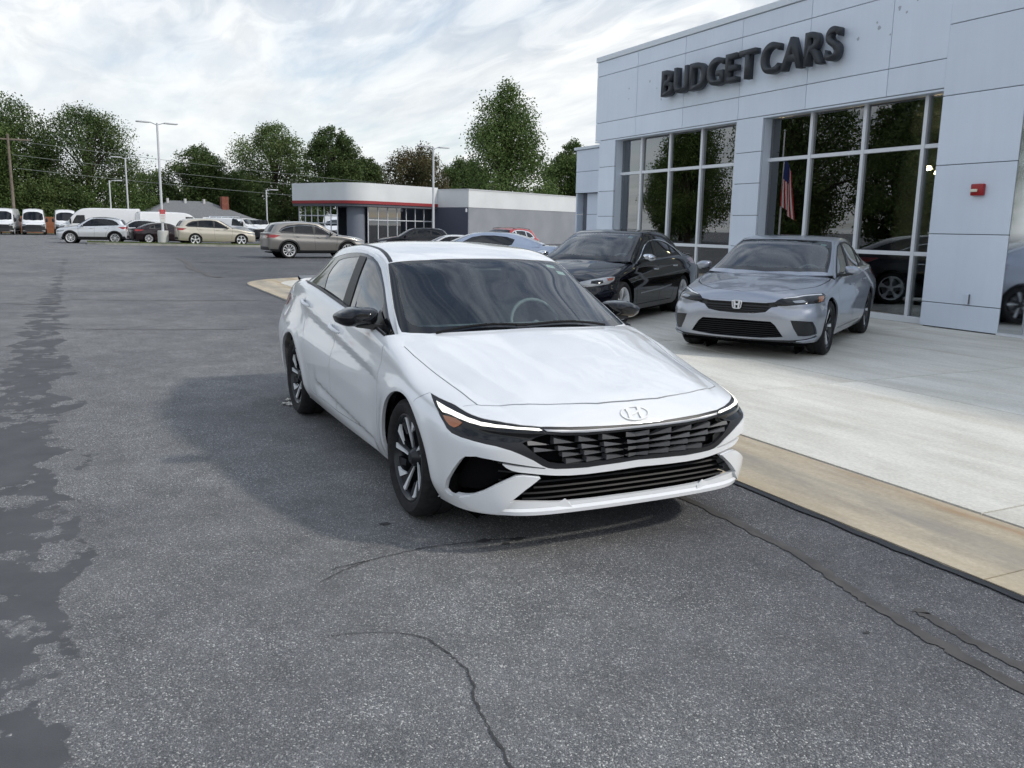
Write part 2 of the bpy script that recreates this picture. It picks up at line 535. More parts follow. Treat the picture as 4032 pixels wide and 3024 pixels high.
def flange(v, n, f, depth, skip_y0=True):
    """turn the open border of a panel inward"""
    cnt = {}
    for t in f:
        for a, b in ((t[0], t[1]), (t[1], t[2]), (t[2], t[0])):
            cnt[(a, b)] = 1
    E = [(a, b) for (a, b) in cnt if (b, a) not in cnt]
    V, Nn, Fx = list(v), list(n), [tuple(t) for t in f]
    for a, b in E:
        if skip_y0 and abs(v[a][1]) < 1e-4 and abs(v[b][1]) < 1e-4: continue
        e = v[b] - v[a]; l = np.linalg.norm(e)
        if l < 1e-7: continue
        nn = np.cross(e / l, (n[a] + n[b]) / 2)
        k = len(V)
        V += [v[a], v[b], v[b] - n[b] * depth, v[a] - n[a] * depth]; Nn += [nn] * 4
        Fx += [(k + 1, k, k + 3), (k + 1, k + 3, k + 2)]
    return V, Nn, Fx
def put_part(name, part, m, parent, mode='center', off=0.0, fl=0.0, mirror_name=None, c=(-2.6, .4, .35)):
    v, n, f = orient(part, c)
    v = v + n * off
    if fl: v, n, f = flange(v, n, f, fl)
    v, n, f = np.array(v), np.array(n), np.array(f)
    my = np.array([1, -1, 1.0])
    if mode == 'center':
        k = len(v)
        return [mesh_obj(name, np.concatenate([v, v * my]), np.concatenate([f, f[:, ::-1] + k]), m, parent, True, np.concatenate([n, n * my]))]
    return [mesh_obj(name, v, f, m, parent, True, n), mesh_obj(name, v * my, f[:, ::-1], m, parent, True, n * my)]
def lerp_tab(tab, x):
    xs = [t[0] for t in tab]; ys = [t[1] for t in tab]
    if xs[0] > xs[-1]: xs, ys = xs[::-1], ys[::-1]
    return float(np.interp(x, xs, ys))
def tub_net(st):
    """st: per station dict(r=[(x,y,z)*6], xe=centre end x), zc: hood centre height table"""
    net = []
    for s in st['stations']:
        r = [np.array(p, float) for p in s['r']]
        sh = r[-1]; drop = lerp_tab(st['zc'], sh[0]) - sh[2]
        end = np.array([s['xe'], 0.0])
        for k, q in enumerate((0.30, 0.66, 1.0)):
            p = sh[:2] * (1 - q) + end * q
            z = lerp_tab(st['zc'], p[0]) - drop * (1 - q) ** st.get('crown', 2.2)
            r.append(np.array([p[0], p[1], z]))
        net.append(r)
    return np.array(net)
# ------------------------------------------------------------------ white sedan in the foreground: skins (world frame = this car's frame)
def sedan_stations(ref, sh, xe, zf, zs, bot, dxf, nfront=5, nrear=14, yprof=(-.07, -.022, 0, .003, -.022)):
    """ref: plan at the widest ring; sh: shoulder points; ring heights blend from the front set zf to the side set zs"""
    out = []
    n = len(ref)
    for i in range(n):
        x, y = ref[i]; s = sh[i]
        if i <= 2: wf, zz = 1.0, zf
        elif i >= n - 3: wf, zz = -1.0, zf
        elif i <= nfront + 2: wf = max(0.0, 1 - (i - 2) / (nfront)); zz = [a * wf + b * (1 - wf) for a, b in zip(zf, zs)]
        else: wf, zz = 0.0, zs
        zb = bot[i]
        zz = [min(z_, zb + (s[2] - zb) * f_) for z_, f_ in zip(zz, (0, .22, .5, .76, .9))]
        r = []
        for k in range(5):
            z = zb if k == 0 else zz[k]
            if k == 4: z = min(z, s[2] - 0.035); z = zz[3] + (s[2] - zz[3]) * 0.52
            a = abs(wf)
            dx = dxf[k] * a if wf > 0 else (-dxf[k] * 0.6 * a if wf < 0 else 0.0)
            dy = yprof[k] * (1 - a)
            if k == 4:      # towards the shoulder
                q = 0.38
                r.append(((x + dx) * (1 - q) + s[0] * q + 0.0, (y + dy) * (1 - q) + s[1] * q + 0.012 * (1 - a), z))
            else: r.append((x + dx, y + dy, z))
        r.append(s)
        out.append(dict(r=r, xe=xe[i]))
    return out
HERO = dict(
    stations=sedan_stations(
        ref=[(.868, 0), (.866, .20), (.853, .42), (.826, .585), (.768, .715), (.672, .812), (.53, .868), (.32, .897), (0, .910), (-.6, .906), (-1.4, .910),
             (-2.2, .914), (-2.75, .918), (-3.1, .910), (-3.45, .865), (-3.68, .745), (-3.79, .45), (-3.815, 0)],
        sh=[(.844, 0, .613), (.842, .20, .614), (.828, .42, .622), (.792, .565, .632), (.715, .685, .645), (.60, .762, .662), (.43, .808, .690), (.22, .832, .728), (-.05, .846, .800),
            (-.52, .838, .908), (-1.4, .812, .982), (-2.2, .800, 1.050), (-2.75, .778, 1.072), (-3.1, .752, 1.06), (-3.48, .69, 1.025), (-3.69, .58, 1.0), (-3.79, .35, 1.0), (-3.81, 0, 1.01)],
        xe=[.50, .48, .43, .36, .27, .17, .06, -.05, -.18, -.5, -1.4, -2.2, -2.75, -3.05, -3.25, -3.33, -3.38, -3.42],
        zf=[.215, .30, .415, .515, .572], zs=[.185, .30, .48, .66, .80],
        bot=[.222, .222, .222, .22, .215, .21, .20, .19, .185, .185, .185, .19, .2, .22, .24, .25, .25, .25],
        dxf=[-.006, -.002, -.004, -.004, -.012]),
    zc=[(.85, .60), (.842, .614), (.818, .674), (.79, .698), (.727, .718), (.568, .772), (.3, .842), (0, .908), (-.25, .953), (-.5, .965), (-1.4, .985), (-2.2, 1.05), (-2.75, 1.075),
        (-3.1, 1.085), (-3.45, 1.07), (-3.85, 1.03)], crown=3.2)
def hero_disp(P):
    x, y, z = P[:, 0].copy(), P[:, 1].copy(), P[:, 2].copy()
    ay = np.abs(y); sg = np.where(y < 0, -1.0, 1.0)
    def seg(ax, az, bx, bz):
        dx, dz = bx - ax, bz - az; L = math.hypot(dx, dz)
        t = ((x - ax) * dx + (z - az) * dz) / L / L
        d = ((x - ax) * dz - (z - az) * dx) / L      # signed distance
        return t, d
    side = np.clip((ay - .72) / .08, 0, 1)
    # long diagonal crease, rear handle down to the front wheel; undercut below it
    t, d = seg(-2.56, .922, -.28, .692)
    f = np.clip(t / .12, 0, 1) * np.clip((1 - t) / .18, 0, 1) * side
    f = f * f * (3 - 2 * f)
    dd = d
    under = np.where(dd < 0, np.exp(-(dd / .06) ** 2) * .5, np.where(dd < .055, .5 - 1.5 * dd / .055, -1.0 * np.exp(-((dd - .055) / .13) ** 2)))
    off = .019 * f * under
    # second diagonal, low on the rear door up to the front
    t2, d2 = seg(-1.98, .435, -.55, .298)
    f2 = np.clip(t2 / .1, 0, 1) * np.clip((1 - t2) / .1, 0, 1) * side; f2 = f2 * f2 * (3 - 2 * f2)
    e = d2
    off += .021 * f2 * np.where(e < 0, np.exp(-(e / .09) ** 2) * .4, np.where(e < .05, .4 - 1.4 * e / .05, -1.0 * np.exp(-((e - .05) / .06) ** 2)))
    # facet running from behind the front wheel up to the rear wheel arch
    t3, d3 = seg(-.62, .66, -2.25, .50)
    f3 = np.clip(t3 / .15, 0, 1) * np.clip((1 - t3) / .15, 0, 1) * side
    off += .006 * f3 * np.exp(-(np.abs(d3) / .07))
    # wheel arch lips flare
    for cx in (0.0, -2.72):
        r = np.hypot(x - cx, z - .317)
        off += .010 * side * np.exp(-((r - .375) / .05) ** 2) * np.clip((z - .2) / .1, 0, 1)
    y2 = y + sg * off
    # hood: raised centre between the outer creases, soft inner power lines, narrowing to the nose
    xo = np.clip((x + .3) / 1.1, 0, 1)
    yo = .675 - .215 * xo ** 1.6
    hood = np.clip((.835 - x) / .06, 0, 1) * np.clip((x + .40) / .1, 0, 1) * np.clip((z - .60) / .03, 0, 1)
    q = ay - yo
    fr_ = np.clip((.80 - x) / .25, .45, 1)
    z2 = z + hood * fr_ * np.where(q < 0, 0, np.where(q < .11, -.115 * q, np.maximum(-.01265 + .10 * (q - .11), -.01265 * 0 - .01265) * np.clip((.30 - q) / .19, 0, 1)))
    yi = .36 - .235 * xo ** 1.2
    q2 = yi - ay
    z2 -= hood * fr_ * np.clip(q2, 0, .16) * .050 * np.clip((x + .1) / .35, 0, 1)
    return np.stack([x, y2, z2], 1)
HERO_GH = np.array([
    [(-.150, 0, .900), (-.170, .35, .900), (-.325, .735, .880), (-.40, .785, .874), (-.47, .800, .872), (-.54, .812, .885), (-.58, .818, .87)],
    [(-.48, 0, 1.070), (-.495, .33, 1.067), (-.62, .675, 1.048), (-.69, .725, 1.035), (-.725, .748, 1.012), (-.745, .785, .95), (-.77, .812, .88)],
    [(-.77, 0, 1.208), (-.78, .31, 1.203), (-.86, .625, 1.183), (-.92, .672, 1.167), (-.95, .698, 1.142), (-.965, .760, 1.02), (-.98, .812, .89)],
    [(-1.03, 0, 1.325), (-1.035, .29, 1.322), (-1.084, .582, 1.301), (-1.13, .630, 1.283), (-1.155, .660, 1.252), (-1.165, .742, 1.09), (-1.17, .812, .91)],
    [(-1.35, 0, 1.390), (-1.35, .29, 1.386), (-1.36, .565, 1.363), (-1.37, .622, 1.345), (-1.38, .652, 1.312), (-1.38, .740, 1.12), (-1.38, .810, .93)],
    [(-1.75, 0, 1.420), (-1.75, .29, 1.415), (-1.75, .562, 1.388), (-1.75, .618, 1.369), (-1.75, .648, 1.336), (-1.75, .738, 1.14), (-1.75, .806, .95)],
    [(-2.15, 0, 1.408), (-2.15, .29, 1.403), (-2.15, .555, 1.375), (-2.15, .610, 1.354), (-2.15, .640, 1.318), (-2.15, .734, 1.14), (-2.15, .800, .97)],
    [(-2.5, 0, 1.352), (-2.5, .28, 1.347), (-2.5, .545, 1.320), (-2.5, .600, 1.298), (-2.5, .632, 1.262), (-2.5, .724, 1.13), (-2.5, .792, 1.0)],
    [(-2.9, 0, 1.228), (-2.9, .28, 1.223), (-2.87, .535, 1.200), (-2.86, .592, 1.182), (-2.85, .632, 1.155), (-2.83, .708, 1.09), (-2.80, .775, 1.02)],
    [(-3.3, 0, 1.085), (-3.29, .28, 1.082), (-3.23, .535, 1.070), (-3.20, .60, 1.060), (-3.17, .65, 1.05), (-3.13, .70, 1.04), (-3.09, .745, 1.02)]])
hero_tub = Skin(tub_net(HERO), (True, True, False, False), hero_disp).prep(8)
hero_gh = Skin(HERO_GH, (False, False, True, False)).prep(8)
HD = dict(
    band_up=[(0.251, 0.841, 0.709), (0.329, 0.827, 0.698), (0.396, 0.811, 0.691), (0.456, 0.794, 0.684), (0.504, 0.786, 0.676), (0.548, 0.776, 0.668), (0.589, 0.763, 0.661), (0.623, 0.747, 0.657), (0.652, 0.73, 0.654), (0.679, 0.707, 0.652), (0.728, 0.653, 0.646), (0.766, 0.595, 0.64), (0.806, 0.512, 0.632), (0.821, 0.441, 0.628), (0.83, 0.375, 0.623), (0.837, 0.284, 0.619), (0.841, 0.201, 0.615), (0.844, 0.104, 0.612), (0.845, 0.001, 0.611)],
    band_low=[(0.356, 0.858, 0.666), (0.425, 0.859, 0.63), (0.481, 0.863, 0.611), (0.519, 0.865, 0.593), (0.564, 0.858, 0.578), (0.628, 0.834, 0.569), (0.69, 0.795, 0.561), (0.733, 0.755, 0.553), (0.762, 0.718, 0.547), (0.798, 0.659, 0.529), (0.815, 0.617, 0.51), (0.831, 0.558, 0.48), (0.839, 0.514, 0.451), (0.842, 0.485, 0.438), (0.846, 0.45, 0.431), (0.852, 0.381, 0.427), (0.858, 0.289, 0.424), (0.862, 0.206, 0.427), (0.864, 0.108, 0.429), (0.864, 0.002, 0.433)],
    drl=[(0.337, 0.843, 0.686), (0.426, 0.828, 0.673), (0.507, 0.81, 0.663), (0.591, 0.784, 0.651), (0.661, 0.749, 0.642), (0.716, 0.698, 0.637), (0.767, 0.621, 0.632), (0.811, 0.522, 0.626), (0.821, 0.51, 0.618), (0.818, 0.528, 0.616), (0.777, 0.625, 0.624), (0.728, 0.703, 0.627), (0.681, 0.753, 0.628), (0.624, 0.788, 0.634), (0.549, 0.817, 0.643), (0.482, 0.835, 0.651), (0.433, 0.849, 0.651), (0.388, 0.85, 0.666)],
    amber=[(0.442, 0.851, 0.638), (0.492, 0.839, 0.641), (0.541, 0.824, 0.64), (0.587, 0.811, 0.629), (0.578, 0.824, 0.614), (0.563, 0.843, 0.603), (0.525, 0.852, 0.607), (0.478, 0.853, 0.621)],
    lens=[(0.309, 0.843, 0.693), (0.36, 0.833, 0.687), (0.474, 0.801, 0.676), (0.562, 0.782, 0.661), (0.636, 0.753, 0.65), (0.692, 0.712, 0.644), (0.738, 0.658, 0.639), (0.774, 0.599, 0.634), (0.811, 0.517, 0.626), (0.826, 0.504, 0.61), (0.83, 0.501, 0.6), (0.811, 0.565, 0.584), (0.801, 0.621, 0.566), (0.777, 0.675, 0.567), (0.724, 0.751, 0.574), (0.654, 0.81, 0.58), (0.574, 0.847, 0.591), (0.515, 0.856, 0.608), (0.44, 0.852, 0.638), (0.378, 0.852, 0.667)],
    grille=[(0.807, 0.607, 0.563), (0.831, 0.492, 0.597), (0.841, 0.404, 0.585), (0.848, 0.289, 0.577), (0.853, 0.146, 0.578), (0.854, 0.0, 0.58), (0.865, 0.003, 0.446), (0.864, 0.147, 0.447), (0.858, 0.314, 0.448), (0.849, 0.428, 0.452), (0.844, 0.478, 0.464), (0.837, 0.532, 0.496)],
    chrome=[(0.819, 0.504, 0.621), (0.831, 0.446, 0.615), (0.84, 0.369, 0.609), (0.845, 0.288, 0.605), (0.849, 0.144, 0.602), (0.85, 0.0, 0.601), (0.853, 0.002, 0.591), (0.853, 0.146, 0.592), (0.849, 0.29, 0.594), (0.839, 0.415, 0.602), (0.828, 0.49, 0.611)],
    low=[(0.471, 0.852, 0.272), (0.509, 0.86, 0.33), (0.577, 0.852, 0.407), (0.627, 0.838, 0.462), (0.656, 0.825, 0.484), (0.704, 0.791, 0.492), (0.753, 0.738, 0.484), (0.789, 0.679, 0.474), (0.815, 0.615, 0.462), (0.833, 0.547, 0.449), (0.841, 0.498, 0.441), (0.84, 0.502, 0.436), (0.827, 0.57, 0.445), (0.807, 0.637, 0.454), (0.781, 0.693, 0.464), (0.788, 0.678, 0.448), (0.799, 0.653, 0.434), (0.811, 0.623, 0.426), (0.824, 0.578, 0.42), (0.836, 0.522, 0.411), (0.843, 0.479, 0.405), (0.846, 0.449, 0.401), (0.852, 0.38, 0.395), (0.858, 0.288, 0.393), (0.863, 0.144, 0.395), (0.864, 0.002, 0.399), (0.865, 0.002, 0.266), (0.865, 0.139, 0.267), (0.861, 0.26, 0.267), (0.855, 0.37, 0.269), (0.849, 0.431, 0.271), (0.834, 0.542, 0.281), (0.794, 0.658, 0.286), (0.82, 0.595, 0.344), (0.836, 0.524, 0.397), (0.836, 0.527, 0.401), (0.818, 0.601, 0.411), (0.806, 0.635, 0.408), (0.787, 0.676, 0.387), (0.758, 0.723, 0.359), (0.719, 0.765, 0.326), (0.67, 0.799, 0.3), (0.617, 0.822, 0.286), (0.566, 0.837, 0.278), (0.533, 0.838, 0.259), (0.495, 0.844, 0.258)],
    dlo=[(-2.687, 0.755, 1.056), (-2.674, 0.728, 1.095), (-2.636, 0.706, 1.133), (-2.577, 0.667, 1.196), (-2.511, 0.647, 1.24), (-2.387, 0.643, 1.274), (-2.196, 0.648, 1.3), (-2.064, 0.649, 1.314), (-1.909, 0.648, 1.329), (-1.76, 0.647, 1.337), (-1.609, 0.645, 1.341), (-1.48, 0.642, 1.338), (-1.346, 0.643, 1.322), (-1.238, 0.646, 1.295), (-1.145, 0.654, 1.258), (-1.049, 0.672, 1.206), (-0.947, 0.693, 1.149), (-0.831, 0.718, 1.079), (-0.687, 0.753, 0.996)],
    gl_f=[(-1.464, 0.658, 1.309), (-1.367, 0.654, 1.306), (-1.283, 0.654, 1.293), (-1.201, 0.658, 1.267), (-1.116, 0.67, 1.227), (-1.007, 0.692, 1.165), (-0.919, 0.712, 1.112), (-0.838, 0.733, 1.059), (-1.422, 0.788, 0.995), (-1.436, 0.752, 1.094), (-1.453, 0.712, 1.191)],
    gl_r=[(-2.141, 0.67, 1.267), (-2.033, 0.667, 1.284), (-1.867, 0.665, 1.3), (-1.709, 0.662, 1.31), (-1.625, 0.66, 1.314), (-1.61, 0.701, 1.226), (-1.62, 0.745, 1.12), (-1.608, 0.786, 1.007), (-2.177, 0.774, 1.042), (-2.214, 0.747, 1.109), (-2.241, 0.722, 1.16), (-2.219, 0.697, 1.209)],
    ws_out=[(-1.033, 0.013, 1.326), (-1.029, 0.145, 1.325), (-1.04, 0.38, 1.316), (-1.085, 0.589, 1.299), (-1.098, 0.621, 1.291), (-0.898, 0.674, 1.17), (-0.686, 0.723, 1.049), (-0.524, 0.756, 0.978), (-0.44, 0.764, 0.948)],
    ws_in=[(-0.971, 0.022, 1.303), (-0.971, 0.169, 1.303), (-0.994, 0.397, 1.296), (-1.031, 0.596, 1.276), (-0.851, 0.638, 1.173), (-0.691, 0.671, 1.082), (-0.542, 0.698, 1.008), (-0.483, 0.694, 0.986), (-0.434, 0.662, 0.975), (-0.375, 0.558, 0.975), (-0.334, 0.433, 0.98), (-0.3, 0.231, 0.987)],
    ditch=[(-1.098, 0.602, 1.3), (-1.172, 0.593, 1.324), (-1.296, 0.579, 1.352), (-1.454, 0.564, 1.373), (-1.608, 0.562, 1.384), (-1.719, 0.57, 1.386)],
    bumper_seam=[(0.179, 0.906, 0.656), (0.183, 0.894, 0.669), (0.196, 0.881, 0.681), (0.231, 0.862, 0.699), (0.249, 0.841, 0.709)],
)
# ------------------------------------------------------------------ shared car materials and parts
BLACK = mat('black_trim', (.012, .013, .015), .45)
GLOSSB = mat('gloss_black', (.006, .007, .009), .12, coat=.55, spec=.2)
SATIN = mat('satin_dark_trim', (.020, .021, .024), .42, spec=.35)
RUBBER = noisy('tyre_rubber', (.010, .010, .011), (.022, .022, .023), 30, rough=.85)
VOID = mat('dark_void', (.004, .004, .005), .95, spec=.1)
CHROME = mat('chrome', (.78, .80, .83), .08, metal=1.0)
SILVER = mat('machined_alloy', (.80, .82, .84), .42, metal=.2)
DKALLOY = mat('dark_alloy', (.020, .022, .026), .25, metal=.3)
LTALLOY = mat('bright_alloy', (.80, .81, .82), .42, metal=.25)
DISC = mat('brake_disc', (.22, .22, .23), .35, metal=1.0)
CLOTH = noisy('seat_cloth', (.15, .155, .16), (.21, .215, .22), 40, rough=.9)
DASH = mat('dash_plastic', (.24, .25, .25), .6)
LAMPW = mat('daytime_lamp', (.9, .9, .86), .3, emit=(1, .96, .84), estr=.75)
AMBER = mat('amber_lens', (.36, .10, .015), .15, coat=1.0)
REDL = mat('red_lens', (.30, .012, .012), .12, coat=1.0)
LENSD = mat('lamp_dark', (.006, .007, .008), .1, coat=.5, spec=.2)
LAMPS = mat('lamp_white_strip', (.74, .76, .79), .25, coat=.5)
WIPER = mat('wiper_rubber', (.008, .008, .009), .7, spec=.2)
SLATM = mat('slat_black', (.007, .007, .008), .5, spec=.3)
LENSC = mat('lamp_clear', (.30, .32, .34), .14, metal=.4, coat=1.0)
WGLASS = glass('windshield_glass', (.74, .88, .86), refl=1.45)
SGLASS = glass('side_glass', (.13, .14, .145), refl=1.7)
DGLASS = glass('dark_side_glass', (.06, .066, .07), refl=1.15)
PLATE = mat('white_plate', (.7, .7, .7), .5)

_wheels = {}
def wheel(style, rad, wid, parent, pos, left, rimr=None):
    """one wheel: tyre > nothing, rim > spokes; the outer face looks to +y for left wheels"""
    key = (style, rad, wid)
    if key not in _wheels:
        rr = rimr or rad * .735
        t = MB(); h = wid / 2
        sw = rad - rr
        t.lathe([(rr, -h * .8), (rr + sw * .25, -h * .97), (rr + sw * .6, -h), (rad - .022, -h * .93), (rad - .006, -h * .8), (rad, -h * .5), (rad, -.012), (rad - .007, -.010), (rad - .007, .010), (rad, .012),
                 (rad, h * .5), (rad - .006, h * .8), (rad - .022, h * .93), (rr + sw * .6, h), (rr + sw * .25, h * .97), (rr, h * .8), (rr - .012, h * .6), (rr - .012, -h * .6), (rr, -h * .8)], 56)
        b = MB()
        b.lathe([(rr - .004, h * .80), (rr + .004, h * .84), (rr - .006, h * .86), (rr - .018, h * .78), (rr - .028, h * .45), (rr - .035, -h * .7)], 56)
        s = MB(); e = MB()
        yf = h * .62
        def P(r, a, y): return (r * math.cos(a), y, r * math.sin(a))
        def blade(mb, pts, y0, y1, thick=.03):
            """pts: (r, angle deg, dy)"""
            f = [P(r, R(a), yf + dy) for r, a, dy in pts]; bk = [P(r * .985, R(a), yf + dy - thick) for r, a, dy in pts]
            n = len(pts)
            mb.add(f + bk, [tuple(range(n)), tuple(range(n, 2 * n))[::-1]] + [(i, i + n, (i + 1) % n + n, (i + 1) % n) for i in range(n)])
        ro = rr - .014
        if style == 'turbine':
            for k in range(5):
                a = 72 * k
                blade(s, [(.045, a - 26, -.022), (.045, a + 18, -.022), (ro * .55, a + 19, -.008), (ro, a + 30, .008), (ro, a + 4, .008), (ro * .55, a + 2, -.012)], 0, 0, .025)
                blade(e, [(.04, a - 24, -.016), (ro * .55, a - 2.5, -.002), (ro, a + 1, .016), (ro, a + 9, .016), (ro * .55, a + 4.0, -.002)], 0, 0, .012)
                blade(e, [(ro * .62, a + 17, .000), (ro, a + 29, .014), (ro, a + 46, .014), (ro * .9, a + 38, .010)], 0, 0, .012)
                blade(s, [(ro * .70, a + 40, -.012), (ro, a + 47, .004), (ro, a + 60, .004), (ro * .62, a + 52, -.014)], 0, 0, .02)
        else:
            n, pair, w0, w1 = {'five': (5, 1, 9, 13), 'split': (5, 2, 4.5, 4.5), 'ten': (10, 1, 4, 5.5), 'twin': (7, 2, 3.2, 3.6), 'steel': (8, 1, 9, 10), 'split_dark': (5, 2, 5, 5.5)}[style]
            for k in range(n):
                a = 360 / n * k + 90
                for q in ([0] if pair == 1 else [-1, 1]):
                    c0 = a + q * 7; c1 = a + q * (360 / n) * .21
                    blade(e if style != 'split_dark' or q == 1 else s, [(.04, c0 - w0 * 2, -.01), (.04, c0 + w0 * 2, -.01), (ro * .5, (c0 + c1) / 2 + w0, 0), (ro, c1 + w1, .012), (ro, c1 - w1, .012), (ro * .5, (c0 + c1) / 2 - w0, 0)], 0, 0, .03)
        hb = MB(); hb.lathe([(0, yf + .012), (.028, yf + .01), (.036, yf + .002), (.05, yf - .012), (.062, yf - .03), (.062, yf - .06)], 24)
        d = MB(); d.lathe([(.06, -.01), (.155, -.01), (.155, -.03), (.06, -.03)], 32)
        bk = MB(); bk.lathe([(0, -h * .5), (rr - .03, -h * .55)], 32)
        _wheels[key] = (t, b, s, e, hb, d, bk, [])
    t, b, s, e, hb, d, bk, made = _wheels[key]
    dark = style in ('turbine', 'split_dark')
    root = empty('wheel', pos); root.parent = parent
    if not left: root.rotation_euler = (0, 0, math.pi)
    if not made:
        ty = t.build('tyre', RUBBER, root, auto=40)
        rm = b.build('rim', SILVER if not dark else DKALLOY, root, auto=40)
        ch = [ty, rm]
        if s.v: ch.append(s.build('spokes', DKALLOY, root))
        ch.append(e.build('spoke_faces' if dark else 'spokes', SILVER if dark else LTALLOY, root))
        ch.append(hb.build('hub_cap', DKALLOY if dark else LTALLOY, root, auto=40))
        ch.append(d.build('brake_disc', DISC, root, auto=40)); ch.append(bk.build('wheel_well_back', VOID, root))
        made += ch
    else:
        for o in made:
            c = o.copy(); COL.objects.link(c); c.parent = root
    return root
def loft(rings, m, name, parent, auto=50, cap=True):
    b = MB(); n = len(rings[0]); v = [p for r in rings for p in r]; f = []
    for i in range(len(rings) - 1):
        for k in range(n): f.append((i * n + k, i * n + (k + 1) % n, (i + 1) * n + (k + 1) % n, (i + 1) * n + k))
    if cap: f += [tuple(range(n))[::-1], tuple((len(rings) - 1) * n + k for k in range(n))]
    b.add(v, f)
    return b.build(name, m, parent, auto=auto)
def rounded(poly, r=.25, n=3):
    """round the corners of a 2-D polygon by quadratic arcs"""
    out = []; N = len(poly)
    for i in range(N):
        a, b, c = (np.array(poly[j % N], float) for j in (i - 1, i, i + 1))
        p, q = b + (a - b) * r, b + (c - b) * r
        for k in range(n + 1):
            t = k / n; out.append(tuple((1 - t) ** 2 * p + 2 * t * (1 - t) * b + t * t * q))
    return out
def mirror_pod(parent, y0, y1, z0, z1, x, m_cap, m_base, sail=None, depth=.13):
    """door mirrors, both sides; y0 inner, y1 outer"""
    for s in (1, -1):
        w, h = y1 - y0, z1 - z0
        out = rounded([(0, .92), (.62, 1.0), (.98, .62), (.92, .22), (.72, 0), (.05, .10)], .3, 3)
        rings = []
        for dx, sc in ((0, .45), (.022, .78), (.05, .93), (.085, 1.0), (depth, 1.0)):
            rings.append([(x - dx, s * (y0 + w * (.48 + (p[0] - .48) * sc)), z0 + h * (.5 + (p[1] - .5) * sc)) for p in out])
        if s < 0: rings = [r[::-1] for r in rings]
        loft(rings, m_cap, 'mirror_cap', parent, 40)
        b = MB()
        b.poly([(x - depth - .002, s * (y0 + w * (.48 + (p[0] - .48) * .9)), z0 + h * (.5 + (p[1] - .5) * .88)) for p in out])
        b.build('mirror_glass', CHROME, parent, recalc=False)
        a = MB()
        pr = [(y0 + w * .55, z0 + h * .22), (y0 + w * .55, z0 + h * .02), (y0 - .03, z0 - .025), (y0 - .06, z0 + .01)]
        for dx in (0,):
            a.add([(x - .03, s * p[0], p[1]) for p in pr] + [(x - .11, s * p[0], p[1]) for p in pr], [(0, 1, 2, 3), (7, 6, 5, 4), (0, 4, 5, 1), (1, 5, 6, 2), (2, 6, 7, 3), (3, 7, 4, 0)])
        a.build('mirror_arm', m_base, parent)
def seat(parent, x, y, w=.50, z=.30, rear=False):
    m = MB()
    ring = lambda cx, cz, hw, ht, k=1: rounded([(-hw, -ht), (hw, -ht), (hw, ht), (-hw, ht)], .3, 2)
    sh = []
    for (dx, dz, hw, th) in ((.02, .30, .22, .09), (-.02, .42, .245, .085), (-.07, .58, .25, .08), (-.12, .74, .225, .07), (-.155, .84, .18, .055), (-.16, .87, .12, .03)):
        s = w / .5 * (1 if not rear else 1)
        sh.append([(x + dx + q[1], y + q[0] * s, z + dz) for q in rounded([(-hw, -th), (hw, -th), (hw, th), (-hw, th)], .35, 3)])
    b = loft(sh, CLOTH, 'seat_back', parent, 60)
    c = MB(); c.bbox(x - .02, x + .5, y - w / 2, y + w / 2, z + .15, z + .32, .05); c.build('seat_cushion', CLOTH, parent, auto=50)
    for hy in ([0] if not rear else [-.33, .33]):
        rings = [[(x - .20 + q[1] + (0.01 if k == 2 else 0), y + hy + q[0], z + zz) for q in rounded([(-hw, -.05), (hw, -.05), (hw, .05), (-hw, .05)], .38, 3)] for k, (zz, hw) in enumerate(((.86, .10), (.90, .13), (.99, .135), (1.05, .12), (1.075, .07)))]
        loft(rings, CLOTH, 'headrest', parent, 60)
def cabin(parent, x_dash, z_belt, hw, x_f, x_r, zc=.0, steer=True):
    """dashboard, seats, wheel and a dark floor pan"""
    f = MB(); f.box(x_r, x_dash + .35, -hw + .03, hw - .03, .20, .27); f.build('floor_pan', VOID, parent)
    for s in (1, -1):
        sd = MB(); sd.box(x_r, x_dash + .2, s * (hw - .06) - .02, s * (hw - .06) + .02, .22, z_belt - .04); sd.build('door_card', DASH, parent)
    d = MB()
    pr = rounded([(x_dash + .24, z_belt - .09), (x_dash + .06, z_belt - .02), (x_dash - .12, z_belt - .02), (x_dash - .18, z_belt - .12), (x_dash - .1, z_belt - .3), (x_dash + .3, z_belt - .4)], .25, 3)
    d.prism(pr, -hw + .12, hw - .12, 'y'); d.build('dashboard', DASH, parent, auto=40)
    seat(parent, x_f, .37, z=.26 + zc); seat(parent, x_f, -.37, z=.26 + zc); seat(parent, x_r + .55, 0, w=1.25, z=.28 + zc, rear=True)
    if steer:
        t = MB(); c = Vector((x_dash - .33, .37, z_belt - .07)); pts = []
        for k in range(25):
            a = 2 * math.pi * k / 24
            pts.append(c + Vector((-.42 * .18 * math.sin(a), .18 * math.cos(a), .90 * .18 * math.sin(a))))
        t.tube(pts, .014, 8, cap=False)
        t.tube([c + Vector((0, -.17, 0)), c, c + Vector((0, .17, 0))], .018, 6)
        t.tube([c, c + Vector((.2, 0, -.07))], .035, 8)
        t.build('steering_wheel', DASH, parent, auto=50)
    q = MB(); q.bbox(x_dash - .37, x_dash - .34, -.12, .12, z_belt + .25, z_belt + .31, .012); q.build('rear_view_mirror', BLACK, parent, auto=40)
